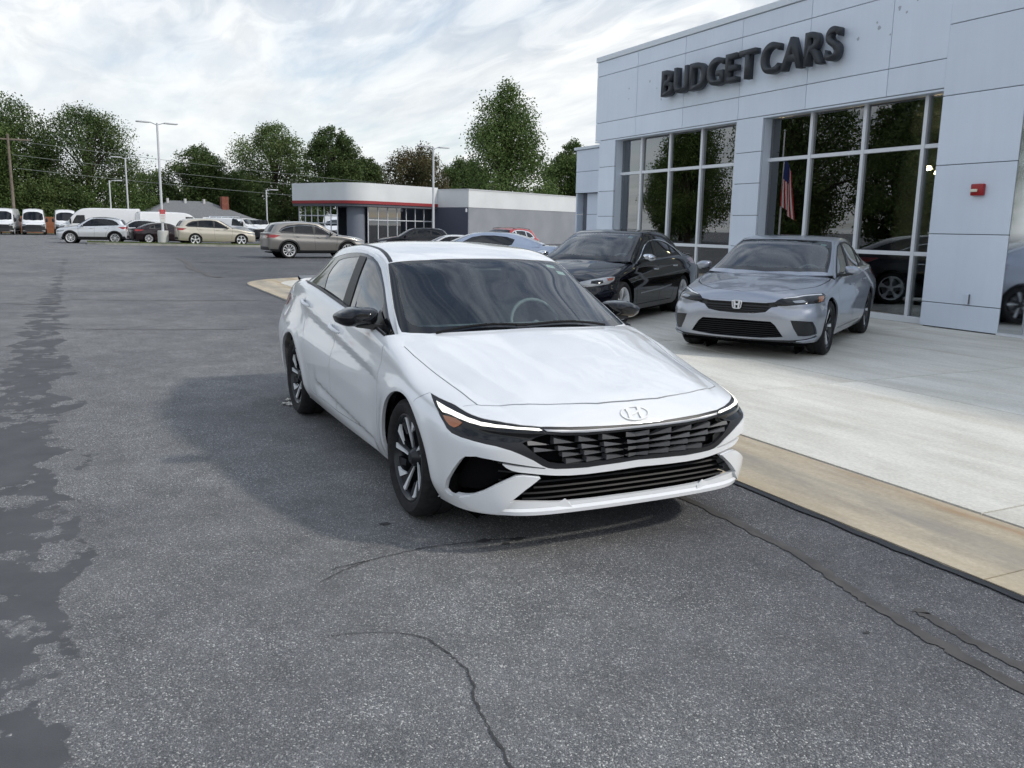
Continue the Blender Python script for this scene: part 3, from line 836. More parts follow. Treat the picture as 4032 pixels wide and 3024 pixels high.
# ------------------------------------------------------------------ white sedan in the foreground: panels
WHITE = paint('white_paint', (.80, .815, .83), rough=.4)
def nose_at(sk, y, z): return sk.point((1.0, y, z))
def build_hero():
    root = empty('sedan', (0, 0, 0), label='glossy white four-door sedan with black mirrors and angular black grille in the foreground', cat='car')
    T = hero_tub
    g3 = lambda pts: [tuple(T.near(p)) for p in pts]
    door_f = [(-.425, .87, .88), (-.43, .88, .78), (-.445, .91, .60), (-.465, .90, .42), (-.50, .88, .275)]
    door_m = [(-1.475, .88, .275), (-1.49, .91, .6), (-1.505, .85, .90)]
    door_r = [(-2.46, .83, .98), (-2.43, .85, .88), (-2.37, .9, .76), (-2.29, .91, .66), (-2.215, .91, .55), (-2.15, .91, .42), (-2.09, .9, .30)]
    bot = lambda x0, x1, z0, z1, n=14: [(x0 + (x1 - x0) * i / n, .88, z0 + (z1 - z0) * i / n) for i in range(1, n)]
    def top(u0, u1, v=5.0, n=14): return [(u0 + (u1 - u0) * i / n, v) for i in range(n + 1)]
    uf, um, ur = g3(door_f), g3(door_m), g3(door_r)
    fd = uf + g3(bot(-.50, -1.475, .275, .275)) + um + top(um[-1][0], uf[0][0])
    rd = um[::-1][:1] + top(um[-1][0], ur[0][0]) + ur + g3(bot(-2.09, -1.475, .30, .275)) + um[:-1]
    hood_xy = [(.752, 0), (.750, .174), (.722, .314), (.69, .417), (.652, .528), (.605, .62), (.55, .70), (.535, .712), (.466, .722), (.36, .731), (.19, .748), (-.03, .775), (-.14, .79), (-.28, .80), (-.335, .785), (-.36, .74),
               (-.33, .60), (-.30, .45), (-.265, .2), (-.25, 0)]
    seam = hood_xy[:14]
    bu = HD['bumper_seam']
    bump = [(0, 0), (7.2, 0)] + g3([(.33, .88, .30), (.30, .9, .5)]) + g3(bu) + g3(HD['band_up'][1:4]) + [tuple(q) for q in T.map('T', dens([(.50, .74), (.535, .712), (.55, .70), (.605, .62), (.652, .528), (.69, .417), (.722, .314), (.750, .174), (.752, 0)], .03, False))]
    bump[-1] = (0, bump[-1][1])
    hrear = [tuple(q) for q in T.map('T', dens(hood_xy[14:], .04, False))]
    ua = T.near((-.50, .84, .905))[0]
    hole_f = [tuple(q) for q in T.map('T', dens([(-.255, 0), (-.27, .2), (-.305, .45), (-.35, .62), (-.405, .735), (-.455, .785)], .04, False))]
    hole_f[0] = (hole_f[0][0], 8.0)
    cab = hole_f + [(ua, 5.03)] + top(ua, 13.2, 5.03, 30) + [(13.6, 6), (13.8, 8)]
    arch = lambda cx, r=.358: [(cx + r * math.cos(R(a)), .317 + r * math.sin(R(a))) for a in range(-8, 189, 7)] + [(cx - r * 1.02, .15), (cx + r * 1.02, .15)]
    band = HD['band_up'] + HD['band_low'][::-1]
    fend = [(0, 0), (g3([(-.5, .86, .18)])[0][0], 0)] + uf[::-1] + [(ua, 5.0), (ua, 8), (0, 8)]
    trunk = [tuple(q) for q in T.map('T', dens([(-3.28, 0), (-3.26, .45), (-3.22, .60), (-3.5, .60), (-3.72, .52)], .05, False))]
    rear_b = g3([(-3.0, .9, .34), (-3.02, .9, .6), (-3.1, .88, .72), (-3.5, .82, .73), (-3.72, .6, .74)])
    D3 = lambda key, pts, **k: Region(key, '3', pts, .03, **k)
    regs = [Region('fender', 'uv', fend, .5), Region('door_front', 'uv', fd, .4), Region('door_rear', 'uv', rd, .4),
            Region('rear_bumper', 'uv', [(rear_b[0][0] - .1, 0)] + rear_b + [(17, rear_b[-1][1]), (17, 0)], .5),
            Region('trunk', 'uv', trunk + [(17, 4.4), (17, 8)], .5),
            Region('front_bumper', 'uv', bump, .4), Region('hood', 'T', hood_xy, .03), Region('cabin', 'uv', cab, .4)]
    regs += [Region('seam', 'T', seam, .03, False, .0075), D3('seam', bu, closed=False, w=.004), D3('seam', [(.50, .77, .68), (.52, .735, .688), (.535, .712, .692)], closed=False, w=.004)]
    regs += [D3('seam', door_f, closed=False, w=.007), D3('seam', door_m, closed=False, w=.007), D3('seam', door_r, closed=False, w=.007),
             D3('seam', [(-.50, .88, .275)] + bot(-.5, -1.475, .275, .275) + [(-1.475, .88, .275)] + bot(-1.475, -2.09, .275, .30) + [(-2.09, .9, .30)], closed=False, w=.005)]
    fc = [(-2.885 + .075 * math.cos(t) + .02 * math.sin(t), .86, .88 + .07 * math.sin(t)) for t in np.linspace(0, 2 * math.pi, 20, endpoint=False)]
    regs += [Region('fuel_door', '3', fc, .03), D3('seam', fc, closed=True, w=.004)]
    regs += [Region('tail', '3', [(-3.25, .80, .945), (-3.066, .826, .949), (-3.03, .843, .911), (-3.11, .854, .86), (-3.4, .85, .84), (-3.65, .74, .86), (-3.74, .60, .88), (-3.72, .6, .93), (-3.6, .72, .94), (-3.45, .76, .945)], .05)]
    regs += [D3('trim', band), D3('lens', HD['lens']), D3('amber', HD['amber']), D3('drl', HD['drl']), D3('grille', HD['grille']), D3('blade', [(.836, .526, .398), (.818, .601, .409), (.806, .635, .406), (.787, .676, .385), (.758, .723, .357), (.719, .765, .324), (.67, .799, .298), (.60, .828, .270), (.66, .79, .235), (.743, .690, .232), (.790, .655, .272), (.82, .595, .342)]), D3('chrome', HD['chrome']), D3('low', HD['low'])]
    regs += [Region('arch', 'S', arch(0.0), .04), Region('arch', 'S', arch(-2.72), .04)]
    parts = cut_skin(T, regs, .068, .068, .34, .22, 'quarter_panel')
    pp = lambda nm, key, m, mode='center', off=0, fl=.0: put_part(nm, parts[key], m, root, mode, off, fl)
    pp('rear_body', 'quarter_panel', WHITE, fl=.02)
    pp('fender', 'fender', WHITE, 'pair', fl=.02)
    pp('front_door', 'door_front', WHITE, 'pair', fl=.02)
    pp('rear_door', 'door_rear', WHITE, 'pair', fl=.02)
    pp('hood', 'hood', WHITE, fl=.015)
    pp('front_bumper', 'front_bumper', WHITE, fl=.022)
    pp('bumper_blade', 'blade', WHITE, 'pair', .014, .03)
    pp('rear_bumper', 'rear_bumper', WHITE, fl=.02)
    pp('trunk_lid', 'trunk', WHITE, fl=.02)
    pp('panel_gap', 'seam', VOID, off=-.010)
    pp('fuel_door', 'fuel_door', WHITE, fl=.01)[0]
    pp('tail_light', 'tail', REDL, 'pair', fl=.02)
    pp('front_trim', 'trim', SATIN, off=-.004, fl=.02)
    hl = pp('headlight', 'lens', LENSD, 'pair', -.003, .01)
    for k, h in enumerate(hl):
        pass
    for nm, key, m in (('daytime_light', 'drl', LAMPW), ('turn_signal', 'amber', AMBER)):
        for o, h in zip(put_part(nm, parts[key], m, root, 'pair', -.001, .006), hl): o.parent = h
    pp('grille_bar', 'chrome', mat('satin_silver', (.34, .35, .37), .3, metal=.8), off=.002, fl=.01)
    pp('grille_back', 'grille', VOID, off=-.055)
    pp('lower_grille_back', 'low', VOID, off=-.075)
    # ---- upper grille: staggered wedge blades
    wm = mat('grille_blade', (.09, .092, .098), .38)
    for row in range(4):
        zt = .577 - row * .0335; dy = -.013 * row
        cells = [(-.072 + 0, .072)] + [(.080 + i * .127 + dy * (i + 1) / 2, .200 + i * .127 + dy * (i + 1) / 2) for i in range(4 if row < 2 else 3)]
        for ci, (a, b) in enumerate(cells):
            for s in ((1,) if ci == 0 else (1, -1)):
                def pt(y, z, d):
                    return T.front(y, z, d)
                if ci == 0:
                    yb = .068 - .004 * row
                    v = [pt(-yb, zt - .004, -.006), pt(0, zt - .013, -.028), pt(yb, zt - .004, -.006), pt(yb, zt - .024, -.006), pt(0, zt - .026, -.028), pt(-yb, zt - .024, -.006), pt(-yb, zt - .024, -.05), pt(yb, zt - .024, -.05)]
                    gb = MB(); gb.add(v, [(0, 1, 4, 5), (1, 2, 3, 4), (5, 4, 6), (4, 3, 7), (4, 7, 6)])
                else:
                    v = [pt(s * b, zt - .002, -.006), pt(s * b, zt - .025, -.006), pt(s * a, zt - .027, -.034), pt(s * b, zt - .025, -.05), pt(s * a, zt - .024, -.05), pt(s * b, zt - .002, -.05)]
                    gb = MB(); gb.add(v, [(0, 1, 2), (1, 3, 4, 2), (0, 2, 4, 5), (0, 5, 3, 1)])
                gb.build('grille_blade', wm, root)
    # ---- lower grille slats
    for k, z in enumerate((.372, .345, .318, .291)):
        b = MB(); up, lo, bk = [], [], []
        ymax = .50 - .0 * k + (.045 if k < 2 else .10)
        ys = np.linspace(-ymax, ymax, 33)
        for y in ys:
            up.append(T.front(y, z, -.034)); lo.append(T.front(y, z - .007, -.030)); bk.append(T.front(y, z - .002, -.07))
        n = len(ys); v = up + lo + bk; f = []
        for i in range(n - 1):
            f += [(i, i + 1, n + i + 1, n + i), (2 * n + i, 2 * n + i + 1, i + 1, i), (n + i, n + i + 1, 2 * n + i + 1, 2 * n + i)]
        b.add(v, f); b.build('grille_slat', SLATM, root)
    # ---- intake inner slats beside the lower grille
    for s in (1, -1):
        b = MB()
        for z in (.33, .37, .41, .445):
            pts = []
            for y in np.linspace(.60, .80, 6):
                p, n = T.point((.9, y, z), -.05); pts.append((p.x, s * p.y, p.z))
            b.tube(pts, .004, 5)
        b.build('intake_slats', BLACK, root)
    # ---- fins on the lip
    for s in (1, -1):
        b = MB()
        q = lambda y, z, d: T.front(y * s, z, d)
        b.add([q(.400, .288, .004), q(.445, .262, .0), q(.372, .262, .0), q(.362, .242, .012), q(.455, .245, .0), q(.400, .262, -.03)], [(0, 1, 3), (0, 3, 2), (1, 4, 3), (0, 2, 5), (0, 5, 1)])
        b.build('lip_fin', WHITE, root)
    # ---- lip: a thin ledge along the bottom edge of the bumper
    rows = []
    for y in np.linspace(-.80, .80, 61):
        ay = abs(y); sg = 1 if y >= 0 else -1
        p, p2 = Vector(T.front(ay, .250)), Vector(T.front(ay, .226))
        fade = min(1, max(0, (.78 - ay) / .15))
        k = .016 * fade
        rows.append([(p.x + .002, p.y * sg, p.z), (p.x + k, p.y * sg, p.z - .012), (p2.x + k, p2.y * sg, p2.z - .006), (p2.x - .05, p2.y * sg, p2.z - .012)])
    b = MB(); n = 4; v = [p for r in rows for p in r]; f = []
    for i in range(len(rows) - 1):
        for k in range(3): f.append((i * n + k, (i + 1) * n + k, (i + 1) * n + k + 1, i * n + k + 1))
    b.add(v, f); b.build('front_lip', WHITE, root, auto=30)
    # ---- maker's badge on the nose: oval ring with a slanted letter
    p, n = T.point((.83, 0, .672), .002)
    n = Vector((n.x, 0, n.z)).normalized(); ax = Vector((0, 1, 0)); az = n.cross(ax).normalized()
    if az.z < 0: az = -az
    BW = mat('badge_white', (.86, .86, .84), .25, coat=.5)
    e = MB(); A, B, N = .081, .0415, 40
    def bp(a, b_, h): return p + ax * a + az * b_ + n * h
    ring = []
    for k in range(N):
        t = 2 * math.pi * k / N; c, s_ = math.cos(t), math.sin(t)
        ring.append([bp(A * c, B * s_, 0), bp(A * c, B * s_, .004), bp((A - .0075) * c, (B - .0075) * s_, .004), bp((A - .0075) * c, (B - .0075) * s_, 0)])
    f = []
    for k in range(N):
        for j in range(3): f.append((k * 4 + j, ((k + 1) % N) * 4 + j, ((k + 1) % N) * 4 + j + 1, k * 4 + j + 1))
    e.add([q for r in ring for q in r], f)
    for lp in ([(-.046, .031), (-.024, .0385), (-.020, .012), (-.022, -.040), (-.044, -.032), (-.040, .004)], [(.046, -.031), (.024, -.0385), (.020, -.012), (.022, .040), (.044, .032), (.040, -.004)], [(-.023, -.012), (-.004, -.007), (.023, .004), (.023, .018), (.004, .008), (-.023, .0)]):
        k = len(lp); top_, bo = [bp(a, b_, .0045) for a, b_ in lp], [bp(a, b_, 0) for a, b_ in lp]
        e.add(top_ + bo, [tuple(range(k))] + [(i, i + k, (i + 1) % k + k, (i + 1) % k) for i in range(k)])
    e.build('badge', BW, root)
    # ---- greenhouse
    G = hero_gh
    dlo = [(p[0], p[2]) for p in HD['dlo']] + [(-.56, .935), (-.47, .895), (-.60, .875), (-1.0, .90), (-1.5, .93), (-2.2, .97), (-2.6, 1.0)]
    glf = [(-1.464, 1.309), (-1.367, 1.306), (-1.283, 1.293), (-1.201, 1.267), (-1.116, 1.227), (-1.007, 1.165), (-.919, 1.112), (-.838, 1.059), (-.83, .93), (-1.41, .955), (-1.422, .995), (-1.436, 1.094), (-1.453, 1.191)]
    glr = [(p[0], p[2]) for p in HD['gl_r']]
    wso = [(p[0], 0 if i == 0 else p[1], p[2]) for i, p in enumerate(HD['ws_out'])] + [(-.405, .715, .935), (-.335, .60, .93), (-.24, .35, .93), (-.19, 0, .925)]
    wsi = [(p[0], 0 if i == 0 else p[1], p[2]) for i, p in enumerate(HD['ws_in'])] + [(-.295, 0, .988)]
    rwo = [(-2.48, 0), (-2.48, .40), (-2.53, .50), (-3.19, .545), (-3.26, .50), (-3.28, 0)]
    rwi = [(-2.53, 0), (-2.53, .40), (-2.57, .46), (-3.14, .50), (-3.20, .46), (-3.22, 0)]
    dit = HD['ditch'][:5] + [(-1.75, .560, 1.388), (-2.15, .555, 1.375), (-2.5, .543, 1.320)]
    gr = [Region('trim', 'S', dlo, .03), Region('pillar', 'S', [(-1.464, 1.318), (-1.615, 1.322), (-1.60, 1.12), (-1.595, .95), (-1.42, .95), (-1.436, 1.1)], .04), Region('glass_f', 'S', glf, .03), Region('glass_r', 'S', glr, .03),
          Region('frit', '3', wso, .03), Region('ws', '3', wsi, .03), Region('rfrit', 'T', rwo, .04), Region('rws', 'T', rwi, .04), Region('ditch', '3', crom(dit, 4), .04, closed=False, w=.026)]
    gp = cut_skin(G, gr, .11, .11, .33, .18, 'roof')
    gc = (-2.4, -.6, .9)
    q = lambda nm, key, m, mode='center', off=0, fl=0: put_part(nm, gp[key], m, root, mode, off, fl, c=gc)
    q('roof', 'roof', WHITE, fl=.01)
    q('window_surround', 'trim', GLOSSB, 'pair', -.002, .008)
    q('door_pillar', 'pillar', SATIN, 'pair', .001, .006)
    q('front_door_window', 'glass_f', SGLASS, 'pair', -.005)
    q('rear_door_window', 'glass_r', SGLASS, 'pair', -.005)
    q('windshield_border', 'frit', GLOSSB, off=-.003, fl=.01)
    q('windshield', 'ws', WGLASS, off=-.003)
    q('rear_window_border', 'rfrit', GLOSSB, off=-.002)
    q('rear_window', 'rws', SGLASS, off=-.002)
    q('roof_molding', 'ditch', BLACK, 'pair', .001, .01)
    # belt molding
    for s in (1, -1):
        b = MB(); u1 = T.near((-2.66, .79, 1.066))[0]; uu = np.linspace(ua, u1, 30); q_ = T.eval(uu, np.full(30, 5.0))
        b.tube([(p_[0], s * (p_[1] - .004), p_[2] + .004) for p_ in q_], .0105, 6); b.build('belt_molding', SATIN, root, auto=50)
    mirror_pod(root, .80, 1.07, .935, 1.052, -.655, GLOSSB, BLACK, depth=.15)
    # sail in front of the door glass
    for s in (1, -1):
        b = MB()
        P3 = [G.point((x, .8, z), .006)[0] for x, z in ((-.47, .895), (-.70, .985), (-.83, 1.045), (-.86, .99), (-.84, .92))]
        b.poly([(v.x, s * v.y, v.z) for v in P3]); b.build('mirror_sail', BLACK, root, recalc=False)
    # wipers and cowl
    for y0, y1, z0 in ((.52, -.12, .962), (-.05, -.60, .960)):
        b = MB(); pts = []
        for k in range(9):
            t = k / 8; y = y0 + (y1 - y0) * t
            g_, n_ = G.point((-.262 - .13 * abs(y) ** 2 - .018 * math.sin(t * math.pi), abs(y), .958 + .004 * math.sin(math.pi * t)), .012)
            pts.append((g_.x, g_.y * (1 if y >= 0 else -1), g_.z))
        b.tube(pts, .008, 6); b.build('wiper', WIPER, root, auto=50)
    b = MB(); b.poly([(-.24, -.60, .885), (-.24, .60, .885), (-.44, .72, .885), (-.44, -.72, .885)]); b.build('cowl_panel', BLACK, root, recalc=False)
    # door handles
    for (x, y, z, dz) in ((-2.357, .846, .945, .016), (-1.456, .856, .846, .014)):
        for s in (1, -1):
            pts = []
            for k in range(9):
                t = -1 + k / 4; pq, n_ = T.point((x - t * .105, .9, z + t * dz), .004 + .030 * (1 - t ** 4))
                pts.append((pq.x, s * pq.y, pq.z))
            b = MB(); b.tube(pts, [.008, .013, .015, .015, .015, .015, .015, .013, .008], 8); b.build('door_handle', WHITE, root, auto=60)
    # spoiler lip
    b = MB(); rows = []
    for y in np.linspace(-.62, .62, 25):
        d = .035 * (abs(y) / .62) ** 2
        rows.append([(-3.66 + d, y, 1.035), (-3.80 + d, y, 1.062), (-3.815 + d, y, 1.045), (-3.72 + d, y, .99)])
    b.add([p_ for r in rows for p_ in r], [(i * 4 + k, (i + 1) * 4 + k, (i + 1) * 4 + (k + 1) % 4, i * 4 + (k + 1) % 4) for i in range(24) for k in range(4)]); b.build('spoiler', GLOSSB, root, auto=40)
    # shark fin, wheel wells, underbody, wheels
    for cx in (0, -2.72):
        for s in (1, -1):
            b = MB(); b.lathe([(.375, s * .55), (.372, s * .86)], 24, c=(cx, 0, .317), a0=R(0), a1=R(180)); b.lathe([(0, s * .56), (.38, s * .56)], 24, c=(cx, 0, .317)); b.build('wheel_liner', VOID, root)
            wheel('turbine', .317, .225, root, (cx, s * .785, .317), s > 0)
    b = MB(); b.box(-3.6, .62, -.72, .72, .17, .20); b.box(-2.3, -.42, -.82, .82, .19, .21); b.build('underbody', VOID, root)
    cabin(root, -.62, .955, .80, -1.45, -2.75)
    # plastic sheet of stickers at the windshield's upper corner
    for (x, y, z) in ((-1.0, .50, 1.265), (-.93, .545, 1.228)):
        c_, n_ = G.point((x, y, z), -.008)
        b = MB(); u_ = Vector((0, 1, 0)); u_ = (u_ - n_ * u_.dot(n_)).normalized(); w_ = n_.cross(u_)
        b.poly([c_ + u_ * a + w_ * d for a, d in ((-.032, -.022), (.032, -.022), (.032, .022), (-.032, .022))]); b.build('windshield_sticker', mat('sticker', (.55, .62, .56), .5), root, recalc=False)
    return root
hero = build_hero()
# ------------------------------------------------------------------ ground: asphalt lot, concrete apron, seams
def asphalt_material():
    m, t, b = principled('asphalt')
    N, L = t.nodes, t.links
    def nd(k, **kw):
        n = N.new(k)
        for a, v in kw.items(): setattr(n, a, v)
        return n
    def mth(op, a, b_=None, clamp=False):
        n = nd('ShaderNodeMath', operation=op, use_clamp=clamp)
        for i, v in enumerate((a, b_)):
            if v is None: continue
            if isinstance(v, (int, float)): n.inputs[i].default_value = v
            else: L.new(v, n.inputs[i])
        return n.outputs[0]
    def noise_(scale, detail=4, rough=.55, vec=None):
        n = nd('ShaderNodeTexNoise'); n.inputs['Scale'].default_value = scale; n.inputs['Detail'].default_value = detail; n.inputs['Roughness'].default_value = rough
        L.new(vec or tc.outputs['Object'], n.inputs['Vector']); return n.outputs['Fac']
    def ramp(f, stops):
        r = nd('ShaderNodeValToRGB'); el = r.color_ramp.elements
        while len(el) < len(stops): el.new(.5)
        for e, (p, c) in zip(el, stops): e.position = p; e.color = (*c, 1)
        L.new(f, r.inputs[0]); return r.outputs[0]
    def mix(f, a, b_, blend='MIX'):
        x = nd('ShaderNodeMix', data_type='RGBA', blend_type=blend)
        if isinstance(f, (int, float)): x.inputs[0].default_value = f
        else: L.new(f, x.inputs[0])
        for s, v in ((x.inputs[6], a), (x.inputs[7], b_)):
            if isinstance(v, tuple): s.default_value = (*v, 1)
            else: L.new(v, s)
        return x.outputs[2]
    tc = nd('ShaderNodeTexCoord')
    sep = nd('ShaderNodeSeparateXYZ'); L.new(tc.outputs['Object'], sep.inputs[0])
    X, Y = sep.outputs['X'], sep.outputs['Y']
    # stones of the wearing course
    vo = nd('ShaderNodeTexVoronoi'); vo.inputs['Scale'].default_value = 185; L.new(tc.outputs['Object'], vo.inputs['Vector'])
    vs = nd('ShaderNodeSeparateColor'); L.new(vo.outputs['Color'], vs.inputs[0])
    stone = ramp(vs.outputs[0], [(0.0, (.095, .098, .104)), (.50, (.146, .149, .156)), (.82, (.208, .210, .215)), (.93, (.31, .31, .305)), (1.0, (.60, .59, .57))])
    fewer = ramp(noise_(1.1, 4, .6), [(.40, (.62,) * 3), (.62, (1.0,) * 3)])
    stone = mix(1.0, mix(fewer, ramp(noise_(24, 4, .6), [(.35, (.118, .120, .126)), (.65, (.185, .187, .192))]), stone), (1, 1, 1), 'MULTIPLY')
    pits = ramp(noise_(230, 3, .6), [(.36, (.45,) * 3), (.56, (1,) * 3)])
    stone = mix(1.0, stone, pits, 'MULTIPLY')
    big = ramp(noise_(.45, 5, .6), [(.32, (.80, .80, .82)), (.68, (1.18, 1.17, 1.15))])
    col = mix(1.0, stone, big, 'MULTIPLY')
    mid = ramp(noise_(3.2, 6, .7), [(.33, (.78,) * 3), (.67, (1.16,) * 3)])
    col = mix(1.0, col, mid, 'MULTIPLY')
    # asphalt tone: lighter on the left of the car, darker near the gutter
    near = ramp(mth('ADD', mth('MULTIPLY', Y, .25), mth('MULTIPLY', noise_(.8, 3), .35)), [(-.25, (1.42, 1.41, 1.38)), (.55, (.84, .85, .88))])
    col = mix(1.0, col, near, 'MULTIPLY')
    # sealed band along the left: ragged edge, with worn-through islands
    yc = mth('ADD', mth('MULTIPLY', X, .0105), -2.86)
    d = mth('ABSOLUTE', mth('SUBTRACT', Y, yc))
    edge = mth('ADD', mth('MULTIPLY', noise_(1.35, 4, .5), .95), mth('MULTIPLY', noise_(6.5, 4, .6), .28))
    wid = nd('ShaderNodeMapRange'); wid.inputs[1].default_value = -22; wid.inputs[2].default_value = 1.5; wid.inputs[3].default_value = -.56; wid.inputs[4].default_value = -.20; L.new(X, wid.inputs[0])
    seal = mth('MULTIPLY', mth('SUBTRACT', mth('ADD', edge, wid.outputs[0]), d), 45, True)
    isl = mth('MULTIPLY', mth('SUBTRACT', noise_(2.6, 6, .62), .535), 50, True)
    seal = mth('MULTIPLY', seal, mth('SUBTRACT', 1.0, isl), True)
    xf = mth('MULTIPLY', mth('ADD', X, 37), .2, True)
    seal = mth('MULTIPLY', seal, xf)
    sealc = ramp(noise_(4, 5), [(.3, (.068, .069, .073)), (.7, (.100, .101, .105))])
    col = mix(seal, col, sealc)
    # faint cross seams and old cracks far out
    col = mix(mth('MULTIPLY', mth('SUBTRACT', noise_(.22, 2), .60), 2.0, True), col, (.10, .102, .108))
    L.new(col, b.inputs['Base Color'])
    rg = nd('ShaderNodeMapRange'); rg.inputs[3].default_value = .80; rg.inputs[4].default_value = .72; L.new(seal, rg.inputs[0]); L.new(rg.outputs[0], b.inputs['Roughness'])
    b.inputs['Specular IOR Level'].default_value = .3
    hgt = mth('MULTIPLY', mth('ADD', mth('MULTIPLY', vo.outputs['Distance'], -1.0), mth('MULTIPLY', noise_(60, 3), .8)), mth('SUBTRACT', 1.0, mth('MULTIPLY', seal, .85)))
    bp = nd('ShaderNodeBump'); bp.inputs['Strength'].default_value = .75; bp.inputs['Distance'].default_value = .006
    L.new(hgt, bp.inputs['Height']); L.new(bp.outputs[0], b.inputs['Normal'])
    return m
def concrete_material(name, c1, c2, stain, rust=0.0):
    m, t, b = principled(name)
    N, L = t.nodes, t.links
    tc = N.new('ShaderNodeTexCoord')
    def noise_(scale, detail=5, sc=(1, 1, 1), rough=.55):
        mp = N.new('ShaderNodeMapping'); mp.inputs['Scale'].default_value = sc; L.new(tc.outputs['Object'], mp.inputs[0])
        oi = N.new('ShaderNodeObjectInfo')
        ad = N.new('ShaderNodeVectorMath'); ad.operation = 'ADD'; L.new(mp.outputs[0], ad.inputs[0]); L.new(oi.outputs['Location'], ad.inputs[1])
        n = N.new('ShaderNodeTexNoise'); n.inputs['Scale'].default_value = scale; n.inputs['Detail'].default_value = detail; n.inputs['Roughness'].default_value = rough
        L.new(ad.outputs[0], n.inputs['Vector']); return n.outputs['Fac']
    def ramp(f, a, ca, bb, cb):
        r = N.new('ShaderNodeValToRGB'); e = r.color_ramp.elements
        e[0].position, e[0].color, e[1].position, e[1].color = a, (*ca, 1), bb, (*cb, 1)
        L.new(f, r.inputs[0]); return r.outputs[0]
    def mul(a, c, f=1.0, blend='MULTIPLY'):
        x = N.new('ShaderNodeMix'); x.data_type = 'RGBA'; x.blend_type = blend; x.inputs[0].default_value = f
        for s, v in ((x.inputs[6], a), (x.inputs[7], c)):
            if isinstance(v, tuple): s.default_value = (*v, 1)
            else: L.new(v, s)
        return x
    col = ramp(noise_(.7, 6), .3, c1, .7, c2)
    col = mul(col, ramp(noise_(1.6, 6, (.35, 1.4, 1), .65), .35, stain, .6, (1, 1, 1))).outputs[2]
    col = mul(col, ramp(noise_(45, 4), .3, (.88,) * 3, .7, (1.08,) * 3)).outputs[2]
    if rust:
        x = mul(col, (.34, .22, .12), .5, 'MIX')
        r = ramp(noise_(1.3, 6, (.25, 2.2, 1), .6), .52, (0, 0, 0), .72, (rust,) * 3); L.new(r, x.inputs[0]); col = x.outputs[2]
    if name == 'tan_concrete':      # gutter grime along the flow line, rust along the slab side
        sp = N.new('ShaderNodeSeparateXYZ'); L.new(tc.outputs['Object'], sp.inputs[0])
        def band(c0, w, colr, amt):
            nonlocal col
            a = N.new('ShaderNodeMath'); a.operation = 'SUBTRACT'; L.new(sp.outputs['Y'], a.inputs[0]); a.inputs[1].default_value = c0
            ab = N.new('ShaderNodeMath'); ab.operation = 'ABSOLUTE'; L.new(a.outputs[0], ab.inputs[0])
            mr = N.new('ShaderNodeMapRange'); mr.interpolation_type = 'SMOOTHSTEP'; mr.inputs[1].default_value = w; mr.inputs[2].default_value = 0; L.new(ab.outputs[0], mr.inputs[0])
            nz = N.new('ShaderNodeMapRange'); nz.inputs[1].default_value = .36; nz.inputs[2].default_value = .62; L.new(noise_(2.2, 6, (.35, 1.6, 1), .6), nz.inputs[0])
            m_ = N.new('ShaderNodeMath'); m_.operation = 'MULTIPLY'; L.new(mr.outputs[0], m_.inputs[0]); L.new(nz.outputs[0], m_.inputs[1])
            m2 = N.new('ShaderNodeMath'); m2.operation = 'MULTIPLY'; L.new(m_.outputs[0], m2.inputs[0]); m2.inputs[1].default_value = amt
            x = mul(col, colr, 1.0, 'MIX'); L.new(m2.outputs[0], x.inputs[0]); col = x.outputs[2]
        band(-.02, .24, (.26, .245, .225), .85); band(.33, .12, (.36, .235, .13), .75); band(-.36, .10, (.50, .40, .26), .6)
    L.new(col, b.inputs['Base Color']); b.inputs['Roughness'].default_value = .85; b.inputs['Specular IOR Level'].default_value = .35
    bp = N.new('ShaderNodeBump'); bp.inputs['Strength'].default_value = .35; bp.inputs['Distance'].default_value = .004
    L.new(noise_(120, 3), bp.inputs['Height']); L.new(bp.outputs[0], b.inputs['Normal'])
    return m
ASPH = asphalt_material()
SLAB = concrete_material('pale_concrete', (.70, .68, .605), (.82, .795, .72), (.82, .81, .795), .20)
GUTTER = concrete_material('tan_concrete', (.52, .445, .32), (.63, .55, .42), (.66, .66, .68), .55)
KERB = concrete_material('kerb_concrete', (.42, .41, .36), (.52, .51, .46), (.75, .74, .72))
SEAL = noisy('tar_seal', (.068, .063, .059), (.10, .093, .087), 9, rough=.62)
def ground_z(x, y):
    """level lot"""
    return 0.0
xs = sorted(set([-2500, -900, -400, -200, -140, -110, -85, -72, -60, -52, -44, -41, -38, -34, -25, -15, -8, -4, 0, 3, 6, 10, 20, 60, 200, 900, 2500]))
ys = [-2500, -900, -300, -100, -50, -25, -12, -6, -3, 0, 3, 6, 12, 25, 50, 100, 300, 900, 2500]
gv = [(x, y, ground_z(x, y)) for x in xs for y in ys]
gf = [(i * len(ys) + j, (i + 1) * len(ys) + j, (i + 1) * len(ys) + j + 1, i * len(ys) + j + 1) for i in range(len(xs) - 1) for j in range(len(ys) - 1)]
tag(mesh_obj('asphalt_lot', gv, gf, ASPH, smooth=True), kind='structure')
